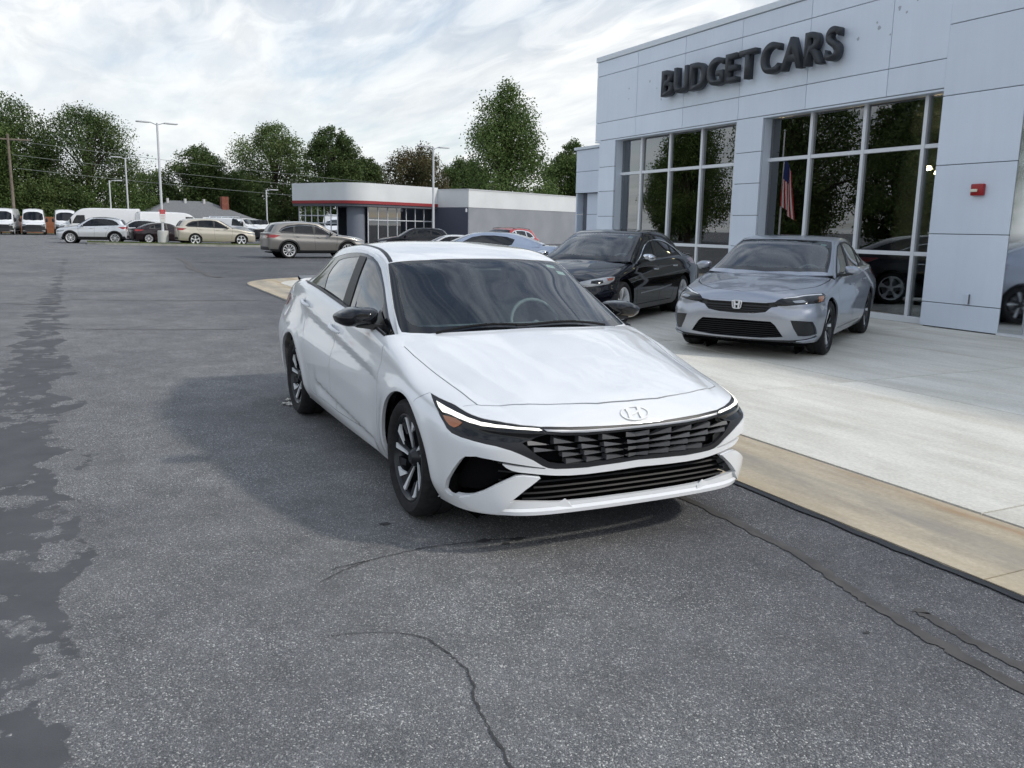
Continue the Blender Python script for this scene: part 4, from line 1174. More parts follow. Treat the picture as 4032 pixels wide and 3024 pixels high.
# concrete apron in front of the showroom: single cast slabs with open joints
JX = [-19.0, -15.6, -12.2, -8.85, -5.47, -2.1, 1.27, 4.64, 8.0, 11.4]
JY = [2.03, 4.81, 7.69, 10.62]
apron = empty('concrete_apron', (0, 0, 0)); tag(apron, kind='structure')
_b = MB(); _b.box(-19.2, 11.6, 1.95, 10.6, -.05, .004); _b.build('joint_bed', mat('joint_dirt', (.05, .045, .04), .95), apron)
def slab_piece(name, poly, z, m, parent, th=.05):
    c = np.mean(np.array(poly), 0)
    b = MB(); b.prism([(p[0] - c[0], p[1] - c[1]) for p in poly], -th, 0, 'z')
    o = b.build(name, m, parent, loc=(c[0], c[1], z)); return o
def ease(poly, d):
    c = np.mean(np.array(poly), 0)
    return [(p[0] + d * (1 if p[0] < c[0] else -1), p[1] + d * (1 if p[1] < c[1] else -1)) for p in poly]
random.seed(5)
for i in range(len(JX) - 1):
    for j in range(3):
        x0, x1, y0, y1 = JX[i], JX[i + 1], JY[j], JY[j + 1]
        poly = [(x0, y0), (x1, y0), (x1, y1), (x0, y1)]
        if i == 0 and j == 0: poly = [(x0 + 1.2, y0), (x1, y0), (x1, y1), (x0, y1), (x0 - .0, y0 + 1.3)]; slab_piece('slab', poly, .016, SLAB, apron); continue
        slab_piece('slab', ease(poly, .007), .016 + random.uniform(-.002, .002), SLAB, apron)
gut = empty('gutter', (0, 0, 0)); tag(gut, kind='structure')
GX = [-17.9, -13.3, -8.5, -3.6, 1.88, 6.5, 11.4]
for a, b_ in zip(GX[:-1], GX[1:]):
    slab_piece('gutter_piece', ease([(a, 1.19), (b_, 1.19), (b_, 2.02), (a, 2.02)], .005), .012, GUTTER, gut)
# rounded end of the gutter at the lot's cross lane
arc_o, arc_i = [], []
for k in range(13):
    a = R(270 - 90 * k / 12); arc_o.append((-17.9 + 2.9 * math.cos(a), 4.09 + 2.9 * math.sin(a))); arc_i.append((-17.9 + 2.07 * math.cos(a), 4.09 + 2.07 * math.sin(a)))
for k in range(0, 12, 4):
    slab_piece('gutter_piece', arc_o[k:k + 5] + arc_i[k:k + 5][::-1], .012, GUTTER, gut)
slab_piece('gutter_piece', [(-20.8, 4.09), (-19.97, 4.09), (-19.97, 10.3), (-20.8, 10.3)], .012, GUTTER, gut)
slab_piece('slab', [(-17.9, 2.04), (-17.85, 2.04), (-18.9, 3.2), (-19.0, 10.5), (-19.95, 10.5), (-19.95, 4.09)] + arc_i[::-1][1:-1], .015, SLAB, apron)
# tar bead along the gutter edge and poured crack lines
def strip(name, pts, w, z, m, jitter=.0, seed=1, wander=.12):
    rnd = random.Random(seed); pts = crom([(p[0], p[1]) for p in pts], 14); v = []; f = []; ww0 = w[0] if isinstance(w, tuple) else w; off = 0.0; q2 = []
    for p in pts:
        off = off * .72 + rnd.uniform(-1, 1) * ww0 * wander; q2.append((p[0] + off * .7, p[1] + off))
    pts = q2
    for i, p in enumerate(pts):
        q = np.array(pts[min(i + 1, len(pts) - 1)]) - np.array(pts[max(i - 1, 0)]); q = q / (np.linalg.norm(q) + 1e-9)
        ww = (w[0] + (w[1] - w[0]) * i / (len(pts) - 1)) if isinstance(w, tuple) else w
        a, b_ = ww / 2 * (1 + rnd.uniform(-jitter, jitter)), ww / 2 * (1 + rnd.uniform(-jitter, jitter))
        zz = z + ground_z(p[0], p[1])
        v += [(p[0] - q[1] * a, p[1] + q[0] * a, zz), (p[0] + q[1] * b_, p[1] - q[0] * b_, zz)]
    f = [(2 * i, 2 * i + 1, 2 * i + 3, 2 * i + 2) for i in range(len(pts) - 1)]
    return tag(mesh_obj(name, v, f, m), kind='structure')
strip('tar_bead', [(11, 1.165), (3, 1.165), (1, 1.16), (-3, 1.16), (-10, 1.16), (-17.8, 1.15)], .055, .008, mat('wet_tar', (.010, .010, .012), .4), .35, 3)
strip('crack_seal', [(-1.5, .74), (.35, .69), (.89, .68), (1.38, .64), (1.78, .55), (2.09, .50), (2.4, .46), (3.4, .40)], .058, .004, SEAL, .28, 4)
strip('crack_seal', [(1.95, .65), (2.07, .64), (2.23, .62), (2.5, .585), (3.2, .55)], .05, .004, SEAL, .3, 5)
CRK = mat('crack_dark', (.052, .051, .052), .9)
strip('pavement_crack', [(.58, -1.45), (.54, -1.25), (.50, -1.0), (.51, -.75), (.56, -.5)], .006, .004, CRK, .85, 6, 1.4)
strip('pavement_crack', [(.70, -1.52), (.60, -1.36), (.545, -1.27)], .005, .004, CRK, .8, 7, .9)
strip('pavement_crack', [(1.2, -1.62), (1.24, -1.45), (1.34, -1.3), (1.51, -1.25), (1.69, -1.24), (1.87, -1.29), (2.04, -1.31), (2.3, -1.33)], (.003, .008), .004, CRK, .9, 8, 1.6)
strip('pavement_crack', [(-13.9, -3.85), (-13.5, -3.06), (-14.4, -2.8), (-13.9, -1.5), (-13.4, .63)], .05, .004, SEAL, .5, 9)
strip('pavement_crack', [(-16.8, -3.0), (-16.5, -2.3), (-16.3, -1.6)], .05, .004, SEAL, .5, 10)
strip('crack_seal', [(-35, 1.0), (-30, .95), (-26, .7), (-22, .75), (-21, .9)], .22, .006, SEAL, .5, 11)
strip('pavement_crack', [(-24, -6), (-23.6, -2), (-23.8, 0), (-22.6, 3)], .07, .006, SEAL, .6, 12)
strip('pavement_crack', [(-9.3, -2.5), (-8.9, -1.4), (-8.6, -.3)], .03, .004, SEAL, .6, 13)
strip('pavement_crack', [(-31, -8), (-30.5, -4), (-30.9, 0), (-30.2, 5)], .10, .006, SEAL, .6, 14)
# small spots: damp patch at the front wheel, drips
random.seed(3)
for (x, y, r) in ((.10, -1.04, .022), (.52, -.66, .022), (.60, -.58, .018), (.57, -.5, .026), (2.02, .30, .012)):
    pts = [(x + r * random.uniform(.4, 1.3) * math.cos(t), y + 1.9 * r * random.uniform(.4, 1.2) * math.sin(t)) for t in np.linspace(0, 2 * math.pi, 14, endpoint=False)]
    tag(mesh_obj('oil_spot', [(p[0], p[1], .0035) for p in pts], [tuple(range(14))], CRK), kind='structure')
# fallen bright leaf beside the rear wheel
def fallen_leaf(x, y, s, rz, lab):
    out = []
    for k in range(22):
        a = 2 * math.pi * k / 22; r = s * (1.0 if k % 4 == 0 else (.55 if k % 2 else .72)) * random.uniform(.85, 1.15)
        out.append((r * math.cos(a), r * math.sin(a), .012 + .01 * math.sin(3 * a) * (1 if k % 2 else -.4)))
    out.append((0, 0, .018))
    o = mesh_obj('fallen_leaf', out, [(i, (i + 1) % 22, 22) for i in range(22)], mat('pale_leaf', (.62, .60, .55), .7), loc=(x, y, .0)); o.rotation_euler = (0, 0, rz)
    tag(o, lab, 'leaf')
fallen_leaf(-3.09, -.87, .085, .4, 'larger pale dry leaf lying by the rear tyre of the white sedan')
fallen_leaf(-3.26, -.83, .05, 1.2, 'smaller pale dry leaf behind the larger leaf by the rear tyre')
# ------------------------------------------------------------------ showroom building on the right
PANEL = noisy('aluminium_panel', (.68, .755, .86), (.72, .795, .90), .9, rough=.38, metal=.0, spec=.5)
def _panel_variation():
    t = PANEL.node_tree; N, L = t.nodes, t.links; b = N['Principled BSDF']
    oi = N.new('ShaderNodeObjectInfo'); mr = N.new('ShaderNodeMapRange'); mr.inputs[3].default_value = .965; mr.inputs[4].default_value = 1.04; L.new(oi.outputs['Random'], mr.inputs[0])
    src = b.inputs['Base Color'].links[0].from_socket
    tc = N.new('ShaderNodeTexCoord'); mp = N.new('ShaderNodeMapping'); mp.inputs['Scale'].default_value = (5, 5, .35); L.new(tc.outputs['Object'], mp.inputs[0])
    n = N.new('ShaderNodeTexNoise'); n.inputs['Scale'].default_value = 1.6; n.inputs['Detail'].default_value = 5; L.new(mp.outputs[0], n.inputs['Vector'])
    m2 = N.new('ShaderNodeMapRange'); m2.inputs[1].default_value = .35; m2.inputs[2].default_value = .7; m2.inputs[3].default_value = 1.01; m2.inputs[4].default_value = .985; L.new(n.outputs['Fac'], m2.inputs[0])
    mm = N.new('ShaderNodeMath'); mm.operation = 'MULTIPLY'; L.new(mr.outputs[0], mm.inputs[0]); L.new(m2.outputs[0], mm.inputs[1])
    mx = N.new('ShaderNodeVectorMath'); mx.operation = 'SCALE'; L.new(src, mx.inputs[0]); L.new(mm.outputs[0], mx.inputs['Scale']); L.new(mx.outputs[0], b.inputs['Base Color'])
    nb = N.new('ShaderNodeTexNoise'); nb.inputs['Scale'].default_value = 1.1; L.new(tc.outputs['Object'], nb.inputs['Vector'])
    bp = N.new('ShaderNodeBump'); bp.inputs['Strength'].default_value = .25; bp.inputs['Distance'].default_value = .02; L.new(nb.outputs['Fac'], bp.inputs['Height']); L.new(bp.outputs[0], b.inputs['Normal'])
_panel_variation()
PANEL_EDGE = mat('panel_joint', (.13, .14, .16), .8)
MULL = mat('window_frame_silver', (.74, .77, .81), .4, metal=.1)
BGLASS = glass('showroom_glass', (.62, .66, .65), refl=3.6)
FY = 10.25
def showroom():
    root = empty('showroom_building', (-8, FY, 0), label='grey panelled car showroom with tall windows and raised lettering on its front', cat='building')
    ox, oy = -8, FY
    def panel(x0, x1, z0, z1, y=FY, th=.05, name='cladding_panel', g=.006, m=PANEL, ga=None, gb=None):
        b = MB(); b.bbox(x0 + (g if ga is None else ga) - ox, x1 - (g if gb is None else gb) - ox, y - oy, y + th - oy, z0 + g, z1 - g, .006); return b.build(name, m, root)
    back = MB()
    # joint backing and structure behind the cladding
    back.box(-16.44 - ox, 14 - ox, .03, .34, 3.90, 6.0)
    back.box(-5.69 - ox, -4.36 - ox, .03, .34, .02, 3.9); back.box(-10.70 - ox, -9.95 - ox, .03, .34, .02, 3.9); back.box(-16.24 - ox, -15.5 - ox, .03, .34, .02, 3.9)
    back.build('cladding_frame', PANEL_EDGE, root)
    X = [-16.47, -14.55, -12.63, -10.70, -8.77, -6.87, -4.52]
    Z = [3.87, 4.33, 5.53, 5.90]
    for a, b_ in zip(X[:-2], X[1:-1]):
        for z0, z1 in zip(Z[:-1], Z[1:]): panel(a, b_, z0, z1)
    panel(-6.87, -5.735, 3.87, 4.33, gb=.0005); panel(-6.87, -5.735, 4.33, 5.90, gb=.0005)
    # wall to the right of the windows: wide sheets
    for z0, z1 in ((.03, .43), (.43, 1.55), (1.55, 2.65), (2.65, 3.74), (3.74, 4.84), (4.84, 5.9)): panel(-5.735, -4.33, z0, z1, ga=.0005)
    for x0, x1 in ((-1.9, .8), (.8, 3.5), (3.5, 6.2), (6.2, 9.0), (9.0, 11.8), (11.8, 14.0)):
        for z0, z1 in ((.03, 1.55), (1.55, 3.74), (3.74, 5.9)): panel(x0, x1, z0, z1)
    for z0, z1 in ((3.74, 4.84), (4.84, 5.9)): panel(-4.33, -1.9, z0, z1)
    # columns between the window bays
    for x0, x1 in ((-16.27, -15.48), (-10.74, -9.92)):
        for z0, z1 in ((.03, 1.22), (1.22, 1.87), (1.87, 2.53), (2.53, 3.17), (3.17, 3.86)): panel(x0, x1, z0, z1, y=FY + .012, g=.006)
        c = MB(); c.box(x1 - .03 - ox, x1 - .004 - ox, .07, .37, .03, 3.86); c.build('column_return', PANEL, root)
    # coping
    c = MB(); c.bbox(-16.50 - ox, 14.02 - ox, -.03, .42, 5.905, 6.035, .01); c.build('coping', mat('coping_metal', (.68, .74, .80), .4), root)
    c = MB(); c.box(-16.5 - ox, 14 - ox, .02, .38, 3.83, 3.866); c.build('soffit', PANEL, root)
    # end wall and back, roof, lower wing behind the corner
    c = MB(); c.box(-16.47 - ox, -16.2 - ox, .42, 12, 0, 6.0); c.box(13.7 - ox, 14 - ox, .42, 12, 0, 6.0); c.box(-16.47 - ox, 14 - ox, 12, 12.3, 0, 6); c.build('side_wall', PANEL, root)
    c = MB(); c.box(-16.2 - ox, 13.7 - ox, .40, 12, 5.6, 5.7); c.build('roof', mat('roof_membrane', (.4, .4, .4), .9), root)
    # wing further back on the left: banded panels
    wb_ = MB(); wb_.box(-20.1 - ox, -16.5 - ox, 1.85, 8, 0, 3.95); wb_.build('wing_frame', PANEL_EDGE, root)
    for z0, z1 in ((.0, .7), (.7, 1.33), (1.33, 1.98), (1.98, 2.64), (2.64, 3.30), (3.30, 3.97)):
        xl = -20.2 if z0 < 1.5 else -20.2
        panel(xl if z0 > 2 else -19.75, -16.5, z0, z1, y=12.02 if z0 < 2 else 11.85, th=.08, name='wing_panel')
    for k in range(6):
        b = MB(); b.box(-20.24 - ox, -20.16 - ox, 11.9 - FY, 18 - FY, .66 * k + .01, .66 * k + .65); b.build('wing_panel', PANEL, root)
    b = MB(); b.bbox(-20.3 - ox, -16.47 - ox, 11.8 - FY, 18 - FY, 3.975, 4.06, .01); b.build('wing_coping', MATS['coping_metal'], root)
    # windows
    GY = 10.52
    def bay(xs, zs, x0, x1):
        for x in xs:
            m = MB(); m.bbox(x - .035 - ox, x + .035 - ox, GY - .06 - oy, GY + .06 - oy, .05, 3.85, .004); m.build('mullion', MULL, root)
        for z in zs:
            for a, b_ in zip(xs[:-1], xs[1:]):
                m = MB(); m.bbox(a + .036 - ox, b_ - .036 - ox, GY - .05 - oy, GY + .05 - oy, z - .035, z + .035, .004); m.build('transom', MULL, root)
        zz = [.12] + list(zs) + [3.84]
        for a, b_ in zip(xs[:-1], xs[1:]):
            for z0, z1 in zip(zz[:-1], zz[1:]):
                m = MB(); m.box(a + .03 - ox, b_ - .03 - ox, GY - .006 - oy, GY + .006 - oy, z0 + .02, z1 - .02)
                o = m.build('window_pane', BGLASS, root)
                o.rotation_euler = (random.uniform(-.0012, .0012), 0, random.uniform(-.0015, .0015))
        m = MB(); m.bbox(xs[0] - .05 - ox, xs[-1] + .05 - ox, GY - .09 - oy, GY + .09 - oy, .02, .13, .006); m.build('window_sill', MULL, root)
    random.seed(11)
    bay([-15.72, -14.55, -13.35, -12.14, -10.95], [1.19, 2.975], -15.7, -10.9)
    bay([-10.03, -8.78, -7.48, -6.20, -5.80], [1.205, 3.0], -10, -5.8)
    # polished metal corner and glass door strip at the right edge
    c = MB(); c.box(-4.328 - ox, -3.96 - ox, .012, .045, .03, 3.73); c.build('polished_panel', mat('polished_steel', (.60, .63, .66), .06, metal=1.0), root)
    c = MB(); c.box(-3.96 - ox, -3.80 - ox, .05, .2, .02, 3.72); c.box(-2.1 - ox, -1.95 - ox, .05, .2, .02, 3.72); c.build('door_frame', MULL, root)
    c = MB(); c.box(-3.8 - ox, -2.1 - ox, .10, .112, .06, 3.7); c.build('glass_door', BGLASS, root)
    c = MB(); c.box(-4.34 - ox, -1.9 - ox, -.02, .3, .018, .06); c.build('threshold', MULL, root)
    # interior
    WALLI = mat('interior_wall', (.55, .56, .54), .8); FLI = mat('interior_floor', (.24, .22, .20), .3)
    c = MB(); c.box(-16.2 - ox, 13.6 - ox, .38, 11.9, .0, .03); c.build('interior_floor', FLI, root)
    c = MB(); c.box(-16.2 - ox, 13.6 - ox, .36, 11.9, 3.95, 4.0); c.build('ceiling', mat('interior_ceiling', (.30, .30, .29), .9), root)
    c = MB(); c.box(-16.2 - ox, 13.6 - ox, 8.0, 8.1, .03, 3.95); c.build('inner_wall', WALLI, root)
    c = MB(); c.box(-12.0 - ox, -11.9 - ox, 2.6, 8.0, .03, 2.9); c.build('partition', mat('partition_white', (.62, .64, .62), .7), root)
    # shelf unit seen through the left bay
    sh = MB()
    for z in (.5, .95, 1.4, 1.85, 2.3, 2.55): sh.box(-13.6 - ox, -12.1 - ox, 1.4, 1.9, z, z + .05)
    for x in (-13.62, -12.85, -12.08): sh.box(x - ox - .03, x - ox + .03, 1.4, 1.9, .03, 2.6)
    tag_ = sh.build('display_shelf', mat('shelf_white', (.7, .72, .70), .5), root)
    de = MB(); de.bbox(-9.0 - ox, -7.2 - ox, 2.2, 3.0, .03, 1.05, .02); de.build('reception_desk', mat('desk_dark', (.03, .025, .022), .4), root)
    de = MB(); de.bbox(-7.0 - ox, -6.2 - ox, .9, 1.7, .03, .85, .05); de.build('armchair', mat('chair_black', (.015, .015, .017), .5), root)
    de = MB(); de.bbox(-8.0 - ox, -7.4 - ox, 3.4, 3.7, .03, 1.75, .1); de.build('display_stand', mat('stand_red', (.35, .03, .02), .5), root)
    for x, y, z in ((-8.3, 3.0, 2.85), (-6.9, 3.6, 2.8), (-11.2, 4.0, 2.6), (-9.6, 5.0, 2.9), (-13.2, 3.6, 2.9), (-14.8, 4.5, 2.9)):
        l = MB(); l.lathe([(0, .08), (.07, .07), (.09, 0), (0, -.02)], 12, axis='z', c=(x - ox, y, z)); l.build('pendant_lamp', mat('warm_bulb', (1, .8, .5), .5, emit=(1, .78, .45), estr=45.0), root, auto=40)
        l = MB(); l.tube([(x - ox, y, z + .05), (x - ox, y, 3.95)], .006, 5); l.build('lamp_cord', BLACK, root)
    # fire alarm sounder
    al = empty('fire_alarm', (-4.905, FY, 2.24), label='small red fire alarm box with white strobe on the grey wall', cat='alarm')
    b = MB(); b.bbox(-.105, .105, -.075, -.002, -.09, .09, .015); b.build('housing', mat('alarm_red', (.33, .012, .014), .35), al, auto=40)
    b = MB(); b.bbox(-.10, .02, -.095, -.073, -.035, .01, .006); b.build('strobe', mat('alarm_lens', (.75, .72, .6), .3), al)
    ol = empty('outlet_cover', (-4.91, FY, .53), label='small grey outlet cover low on the grey wall', cat='outlet cover')
    b = MB(); b.bbox(-.05, .05, -.03, -.002, -.085, .085, .008); b.build('cover', PANEL, ol); b = MB(); b.box(.045, .055, -.032, -.004, -.08, .08); b.build('lid_edge', PANEL_EDGE, ol)
    # stains and old bolt holes left on the cladding
    st = MB(); random.seed(8)
    for x, z, r in ((-14.9, 5.05, .03), (-14.0, 5.1, .035), (-13.7, 4.9, .02), (-13.5, 4.62, .03), (-7.6, 4.95, .04), (-7.2, 5.15, .025), (-7.15, 5.05, .045), (-6.6, 5.2, .03), (-6.75, 5.3, .045), (-6.4, 5.35, .02), (-14.9, 4.8, .02), (-6.9, 4.9, .02)):
        st.poly([(x - ox + r * random.uniform(.5, 1.1) * math.cos(t), -.003, z + r * random.uniform(.5, 1.1) * math.sin(t)) for t in np.linspace(0, 2 * math.pi, 9, endpoint=False)])
    st.build('bolt_marks', mat('stain_grey', (.42, .46, .52), .8), root, recalc=False)['kind'] = 'stuff'
    return root
showroom()
def lettering():
    root = empty('sign_lettering', (-10.5, FY - .02, 4.62), label='dark grey raised letters BUDGET CARS on the showroom front', cat='sign')
    dk = mat('letter_face', (.030, .036, .045), .5)
    dg = bpy.context.evaluated_depsgraph_get
    def word(txt, x0, x1, h):
        parts = []; adv = 0.0
        for ch in txt:
            cu = bpy.data.curves.new('letter', 'FONT'); cu.body = ch; cu.size = 1.0; cu.extrude = .0; cu.offset = .022; cu.resolution_u = 8
            o = bpy.data.objects.new('letter', cu); COL.objects.link(o); bpy.context.view_layer.update()
            me = bpy.data.meshes.new_from_object(o.evaluated_get(dg()))
            bpy.data.objects.remove(o)
            co = np.array([v.co[:] for v in me.vertices]); parts.append((me, co[:, 0].min(), co[:, 0].max(), co[:, 1].min(), co[:, 1].max()))
        tot = sum(p[2] - p[1] for p in parts) + .10 * (len(parts) - 1)
        sx = (x1 - x0) / tot; x = x0
        for me, a, b_, c, d in parts:
            bm = bmesh.new(); bm.from_mesh(me)
            r = bmesh.ops.extrude_face_region(bm, geom=bm.faces[:])
            vv = [g for g in r['geom'] if isinstance(g, bmesh.types.BMVert)]
            for v in vv: v.co.z += 1.0
            for v in bm.verts:
                X, Y, Zz = v.co
                v.co = Vector((x + (X - a) * sx + 10.5, -.05 - .15 * Zz, (Y - c) / (d - c) * h))
            bmesh.ops.recalc_face_normals(bm, faces=bm.faces[:])
            bm.to_mesh(me); bm.free(); me.materials.clear(); me.materials.append(dk)
            o = bpy.data.objects.new('letter', me); COL.objects.link(o); o.parent = root
            x += (b_ - a + .10) * sx
    word('BUDGET', -13.22, -10.03, .58); word('CARS', -9.86, -7.84, .60)
lettering()
# ------------------------------------------------------------------ other vehicles from one generator
_REF = [(.868, 0), (.866, .20), (.853, .42), (.826, .585), (.768, .715), (.672, .812), (.53, .868), (.32, .897), (0, .910), (-.6, .906), (-1.4, .910), (-2.2, .914), (-2.75, .915), (-3.1, .908), (-3.45, .875), (-3.68, .765), (-3.79, .45), (-3.815, 0)]
_SHP = [(-.024, 0), (-.024, 0), (-.025, 0), (-.034, -.02), (-.053, -.03), (-.072, -.05), (-.10, -.06), (-.10, -.065), (-.05, -.064), (.0, -.068), (0, -.098), (0, -.110), (0, -.125), (0, -.13), (-.03, -.14), (-.01, -.14), (0, -.10), (.005, 0)]
_XE = [.50, .48, .43, .36, .27, .17, .06, -.05, -.18, -.5, -1.4, -2.2, -2.75, -3.05, -3.25, -3.33, -3.38, -3.42]
def gen_skins(sp):
    wb, xf, xr, hw = sp['wb'], sp['xf'], sp['xr'], sp['hw']
    def mx(x):
        if x > 0: return x * xf / .868
        if x > -2.72: return x * wb / 2.72
        return -wb + (x + 2.72) * (-xr - wb) / (3.815 - 2.72) * (1 if xr > 0 else -1) if False else -wb - (-(x + 2.72)) * (-xr - wb) / 1.095
    ky = hw / .915; ins = sp.get('inset', 1.0); sq = sp.get('square', 0.0)
    st = []; n = len(_REF)
    for i in range(n):
        x, y = _REF[i]; x, y = mx(x), y * ky
        if sq and i in (3, 4, 5, 6):        # squarer front corners
            x += sq * (.03, .06, .08, .05)[i - 3]
        if sq and i in (14, 15): x -= sq * .05; y += sq * .05
        zsh = lerp_tab(sp['sh'], x)
        sx, sy = x + _SHP[i][0] * ins, y + _SHP[i][1] * ins
        zb = lerp_tab(sp.get('bot', [(xf, .21), (0, .19), (-wb, .2), (xr, .26)]), x)
        fr = i <= 2 or i >= n - 3
        f = (0, .20, .48, .74, .88) if fr else ((0, .17, .40, .64, .82) if i <= 6 or i >= 14 else (0, .145, .37, .60, .79))
        r = []
        dxf = sp.get('dxf', (-.02, 0, 0, -.004, -.012))
        for k in range(5):
            z = zb + (zsh - zb) * f[k]
            a = 1.0 if fr else (max(0, 1 - (i - 2) / 5) if i < 8 else 0.0)
            dx = dxf[k] * a * (1 if i < 9 else -1)
            dy = (-.06, -.02, 0, .003, -.018)[k] * (1 - a) * (0 if fr else 1)
            q = .36 if k == 4 else 0.0
            r.append(((x + dx) * (1 - q) + sx * q, (y + dy) * (1 - q) + sy * q + (.012 * (1 - a) if k == 4 else 0), z))
        r.append((sx, sy, zsh))
        st.append(dict(r=r, xe=mx(_XE[i])))
    tub = Skin(tub_net(dict(stations=st, zc=sp['zc'], crown=sp.get('crown', 2.6))), (True, True, False, False), sp.get('disp')).prep(sp.get('k', 4))
    rows = []
    for (xc, zc, xs_, zs_, ys_, xb, zb_) in sp['gh']:
        yb = sp['yb']
        rows.append([(xc, 0, zc), (xc * .97 + xs_ * .03, ys_ * .52, zc - .004 - .10 * (zc - zs_)), (xc * .3 + xs_ * .7 + .02, ys_ - .045, zs_ + .016), (xs_, ys_, zs_), (xs_ * .8 + xb * .2, ys_ + .026, zs_ - .036),
                     (xs_ * .35 + xb * .65, ys_ * .42 + yb * .58 + .015, zs_ * .42 + zb_ * .58), (xb, yb, zb_)])
    gh = Skin(rows, (False, False, True, False)).prep(sp.get('k', 4))
    return tub, gh
def gen_car(sp, label, cat='car', loc=(0, 0, 0), rz=0.0, name='parked_car', group=None):
    root = empty(name, loc, rz, label, cat, group)
    tub, gh = gen_skins(sp)
    wb, hw, rw = sp['wb'], sp['hw'], sp['rw']
    body = sp['paint']; g = sp.get('grid', .2)
    ra = rw + sp.get('archgap', .045)
    arch = lambda cx, r: [(cx + r * math.cos(R(a)), rw + r * math.sin(R(a))) for a in range(-8, 189, 9)] + [(cx - r * 1.02, .1), (cx + r * 1.02, .1)]
    regs = []
    xw = sp['x_cowl_side']; xrb = sp['x_back_side']
    ua, ub = tub.near((xw, hw - .07, lerp_tab(sp['sh'], xw)))[0], tub.near((xrb, hw - .1, lerp_tab(sp['sh'], xrb)))[0]
    uc = [tuple(q) for q in tub.map('T', dens([(xw + .03, hw - .13), (sp['x_cowl'] - .04, hw * .45), (sp['x_cowl'], 0)], .08, False))]
    ue = [tuple(q) for q in tub.map('T', dens([(sp['x_back'], 0), (sp['x_back'] + .02, hw * .4), (xrb, hw - .2)], .08, False))]
    cab = uc[::-1] + [(ua, 5.02)] + [(ua + (ub - ua) * i / 24, 5.02) for i in range(25)] + ue[::-1]
    regs.append(Region('cabin', 'uv', cab, .4))
    hood = sp.get('hood')
    if hood: regs += [Region('hood', 'T', hood, .05), Region('seam', 'T', hood[:sp.get('hood_n', len(hood))], .05, False, .010)]
    for ln in sp.get('seams', []): regs.append(Region('seam', 'S', ln, .06, False, sp.get('seamw', .008)))
    feats = sp.get('feats', [])
    for fkey, chart, pts in [(f[0], f[3], f[4]) for f in feats]: regs.append(Region(fkey, chart, pts, .05))
    if sp.get('clad'):
        regs.append(Region('cladding', 'S', sp['clad'], .08))
        for cx in (0, -wb): regs.append(Region('cladding', 'S', arch(cx, ra + .07)[:-2] + [(cx - ra - .07, rw - .12), (cx + ra + .07, rw - .12)], .06))
    regs += [Region('arch', 'S', arch(0, ra), .05), Region('arch', 'S', arch(-wb, ra), .05)]
    P = cut_skin(tub, regs, g, g, .34, .2, 'body')
    c = (-wb, 0.1, .35)
    put_part('body', P['body'], body, root, 'center', 0, .02, c=c)
    if 'hood' in P: put_part('hood', P['hood'], body, root, 'center', 0, .012, c=c)
    if 'seam' in P: put_part('panel_gap', P['seam'], VOID, root, 'center', -.008, c=c)
    if 'cladding' in P: put_part('lower_cladding', P['cladding'], BLACK, root, 'center', .006, .03, c=c)
    for f in feats:
        if f[0] in P: put_part(f[1], P[f[0]], f[2], root, f[5] if len(f) > 5 else 'pair', f[6] if len(f) > 6 else -.003, .012, c=c)
    # greenhouse
    gr = [Region('trim', 'S', sp['dlo'], .06)]
    for i, wpoly in enumerate(sp['windows']): gr.append(Region('w%d' % i, 'S', wpoly, .05))
    gr += [Region('frit', 'T', sp['ws'], .06), Region('ws', 'T', sp['wsi'], .06)]
    rch = sp.get('rchart', 'T')
    if sp.get('rw_o'): gr += [Region('rf', rch, sp['rw_o'], .06), Region('rws', rch, sp['rw_i'], .06)]
    for f in sp.get('ghfeats', []): gr.append(Region(f[0], f[3], f[4], .06, closed=f[5], w=f[6]))
    Q = cut_skin(gh, gr, g, g, .33, .18, 'roof')
    zr = max(r[1] for r in sp['gh']); c = (sp['gh'][-1][0] + .4, sp['gh'][0][0] - .4, sp['gh'][3][6])
    put = lambda nm, k, m, mode='center', off=0., fl=0.: put_part(nm, Q[k], m, root, mode, off, fl, c=c) if k in Q else None
    put('roof', 'roof', sp.get('roofpaint', body), fl=.01)
    put('window_surround', 'trim', sp.get('trimmat', GLOSSB), 'pair', .002, .01)
    for i in range(len(sp['windows'])): put('side_window', 'w%d' % i, sp.get('sglass', DGLASS), 'pair', -.004)
    put('windshield_border', 'frit', GLOSSB, off=-.002); put('windshield', 'ws', sp.get('wglass', WGLASS), off=-.003)
    put('rear_window_border', 'rf', GLOSSB, off=-.002); put('rear_window', 'rws', DGLASS, off=-.003)
    for f in sp.get('ghfeats', []): put(f[1], f[0], f[2], 'pair', .004, .012)
    if sp.get('chrome_line'):
        for s in (1, -1):
            b = MB(); pts = []
            for x, z in sp['chrome_line']:
                q, n = gh.point((x, hw, z), .008); pts.append((q.x, s * q.y, q.z))
            b.tube(crom(pts, 4), .008, 6); b.build('window_molding', CHROME, root, auto=50)
    if sp.get('rails'):
        x0, x1, y, z = sp['rails']
        for s in (1, -1):
            b = MB(); q = [gh.point((x0 + (x1 - x0) * t, y, z), .035 if 0 < t < 1 else .0)[0] for t in (0, .06, .3, .6, .94, 1)]
            b.tube([(v.x, s * v.y, v.z) for v in q], .014, 6); b.build('roof_rail', sp.get('railmat', BLACK), root, auto=50)
    m = sp['mirror']; mirror_pod(root, *m, sp.get('mirmat', body), BLACK)
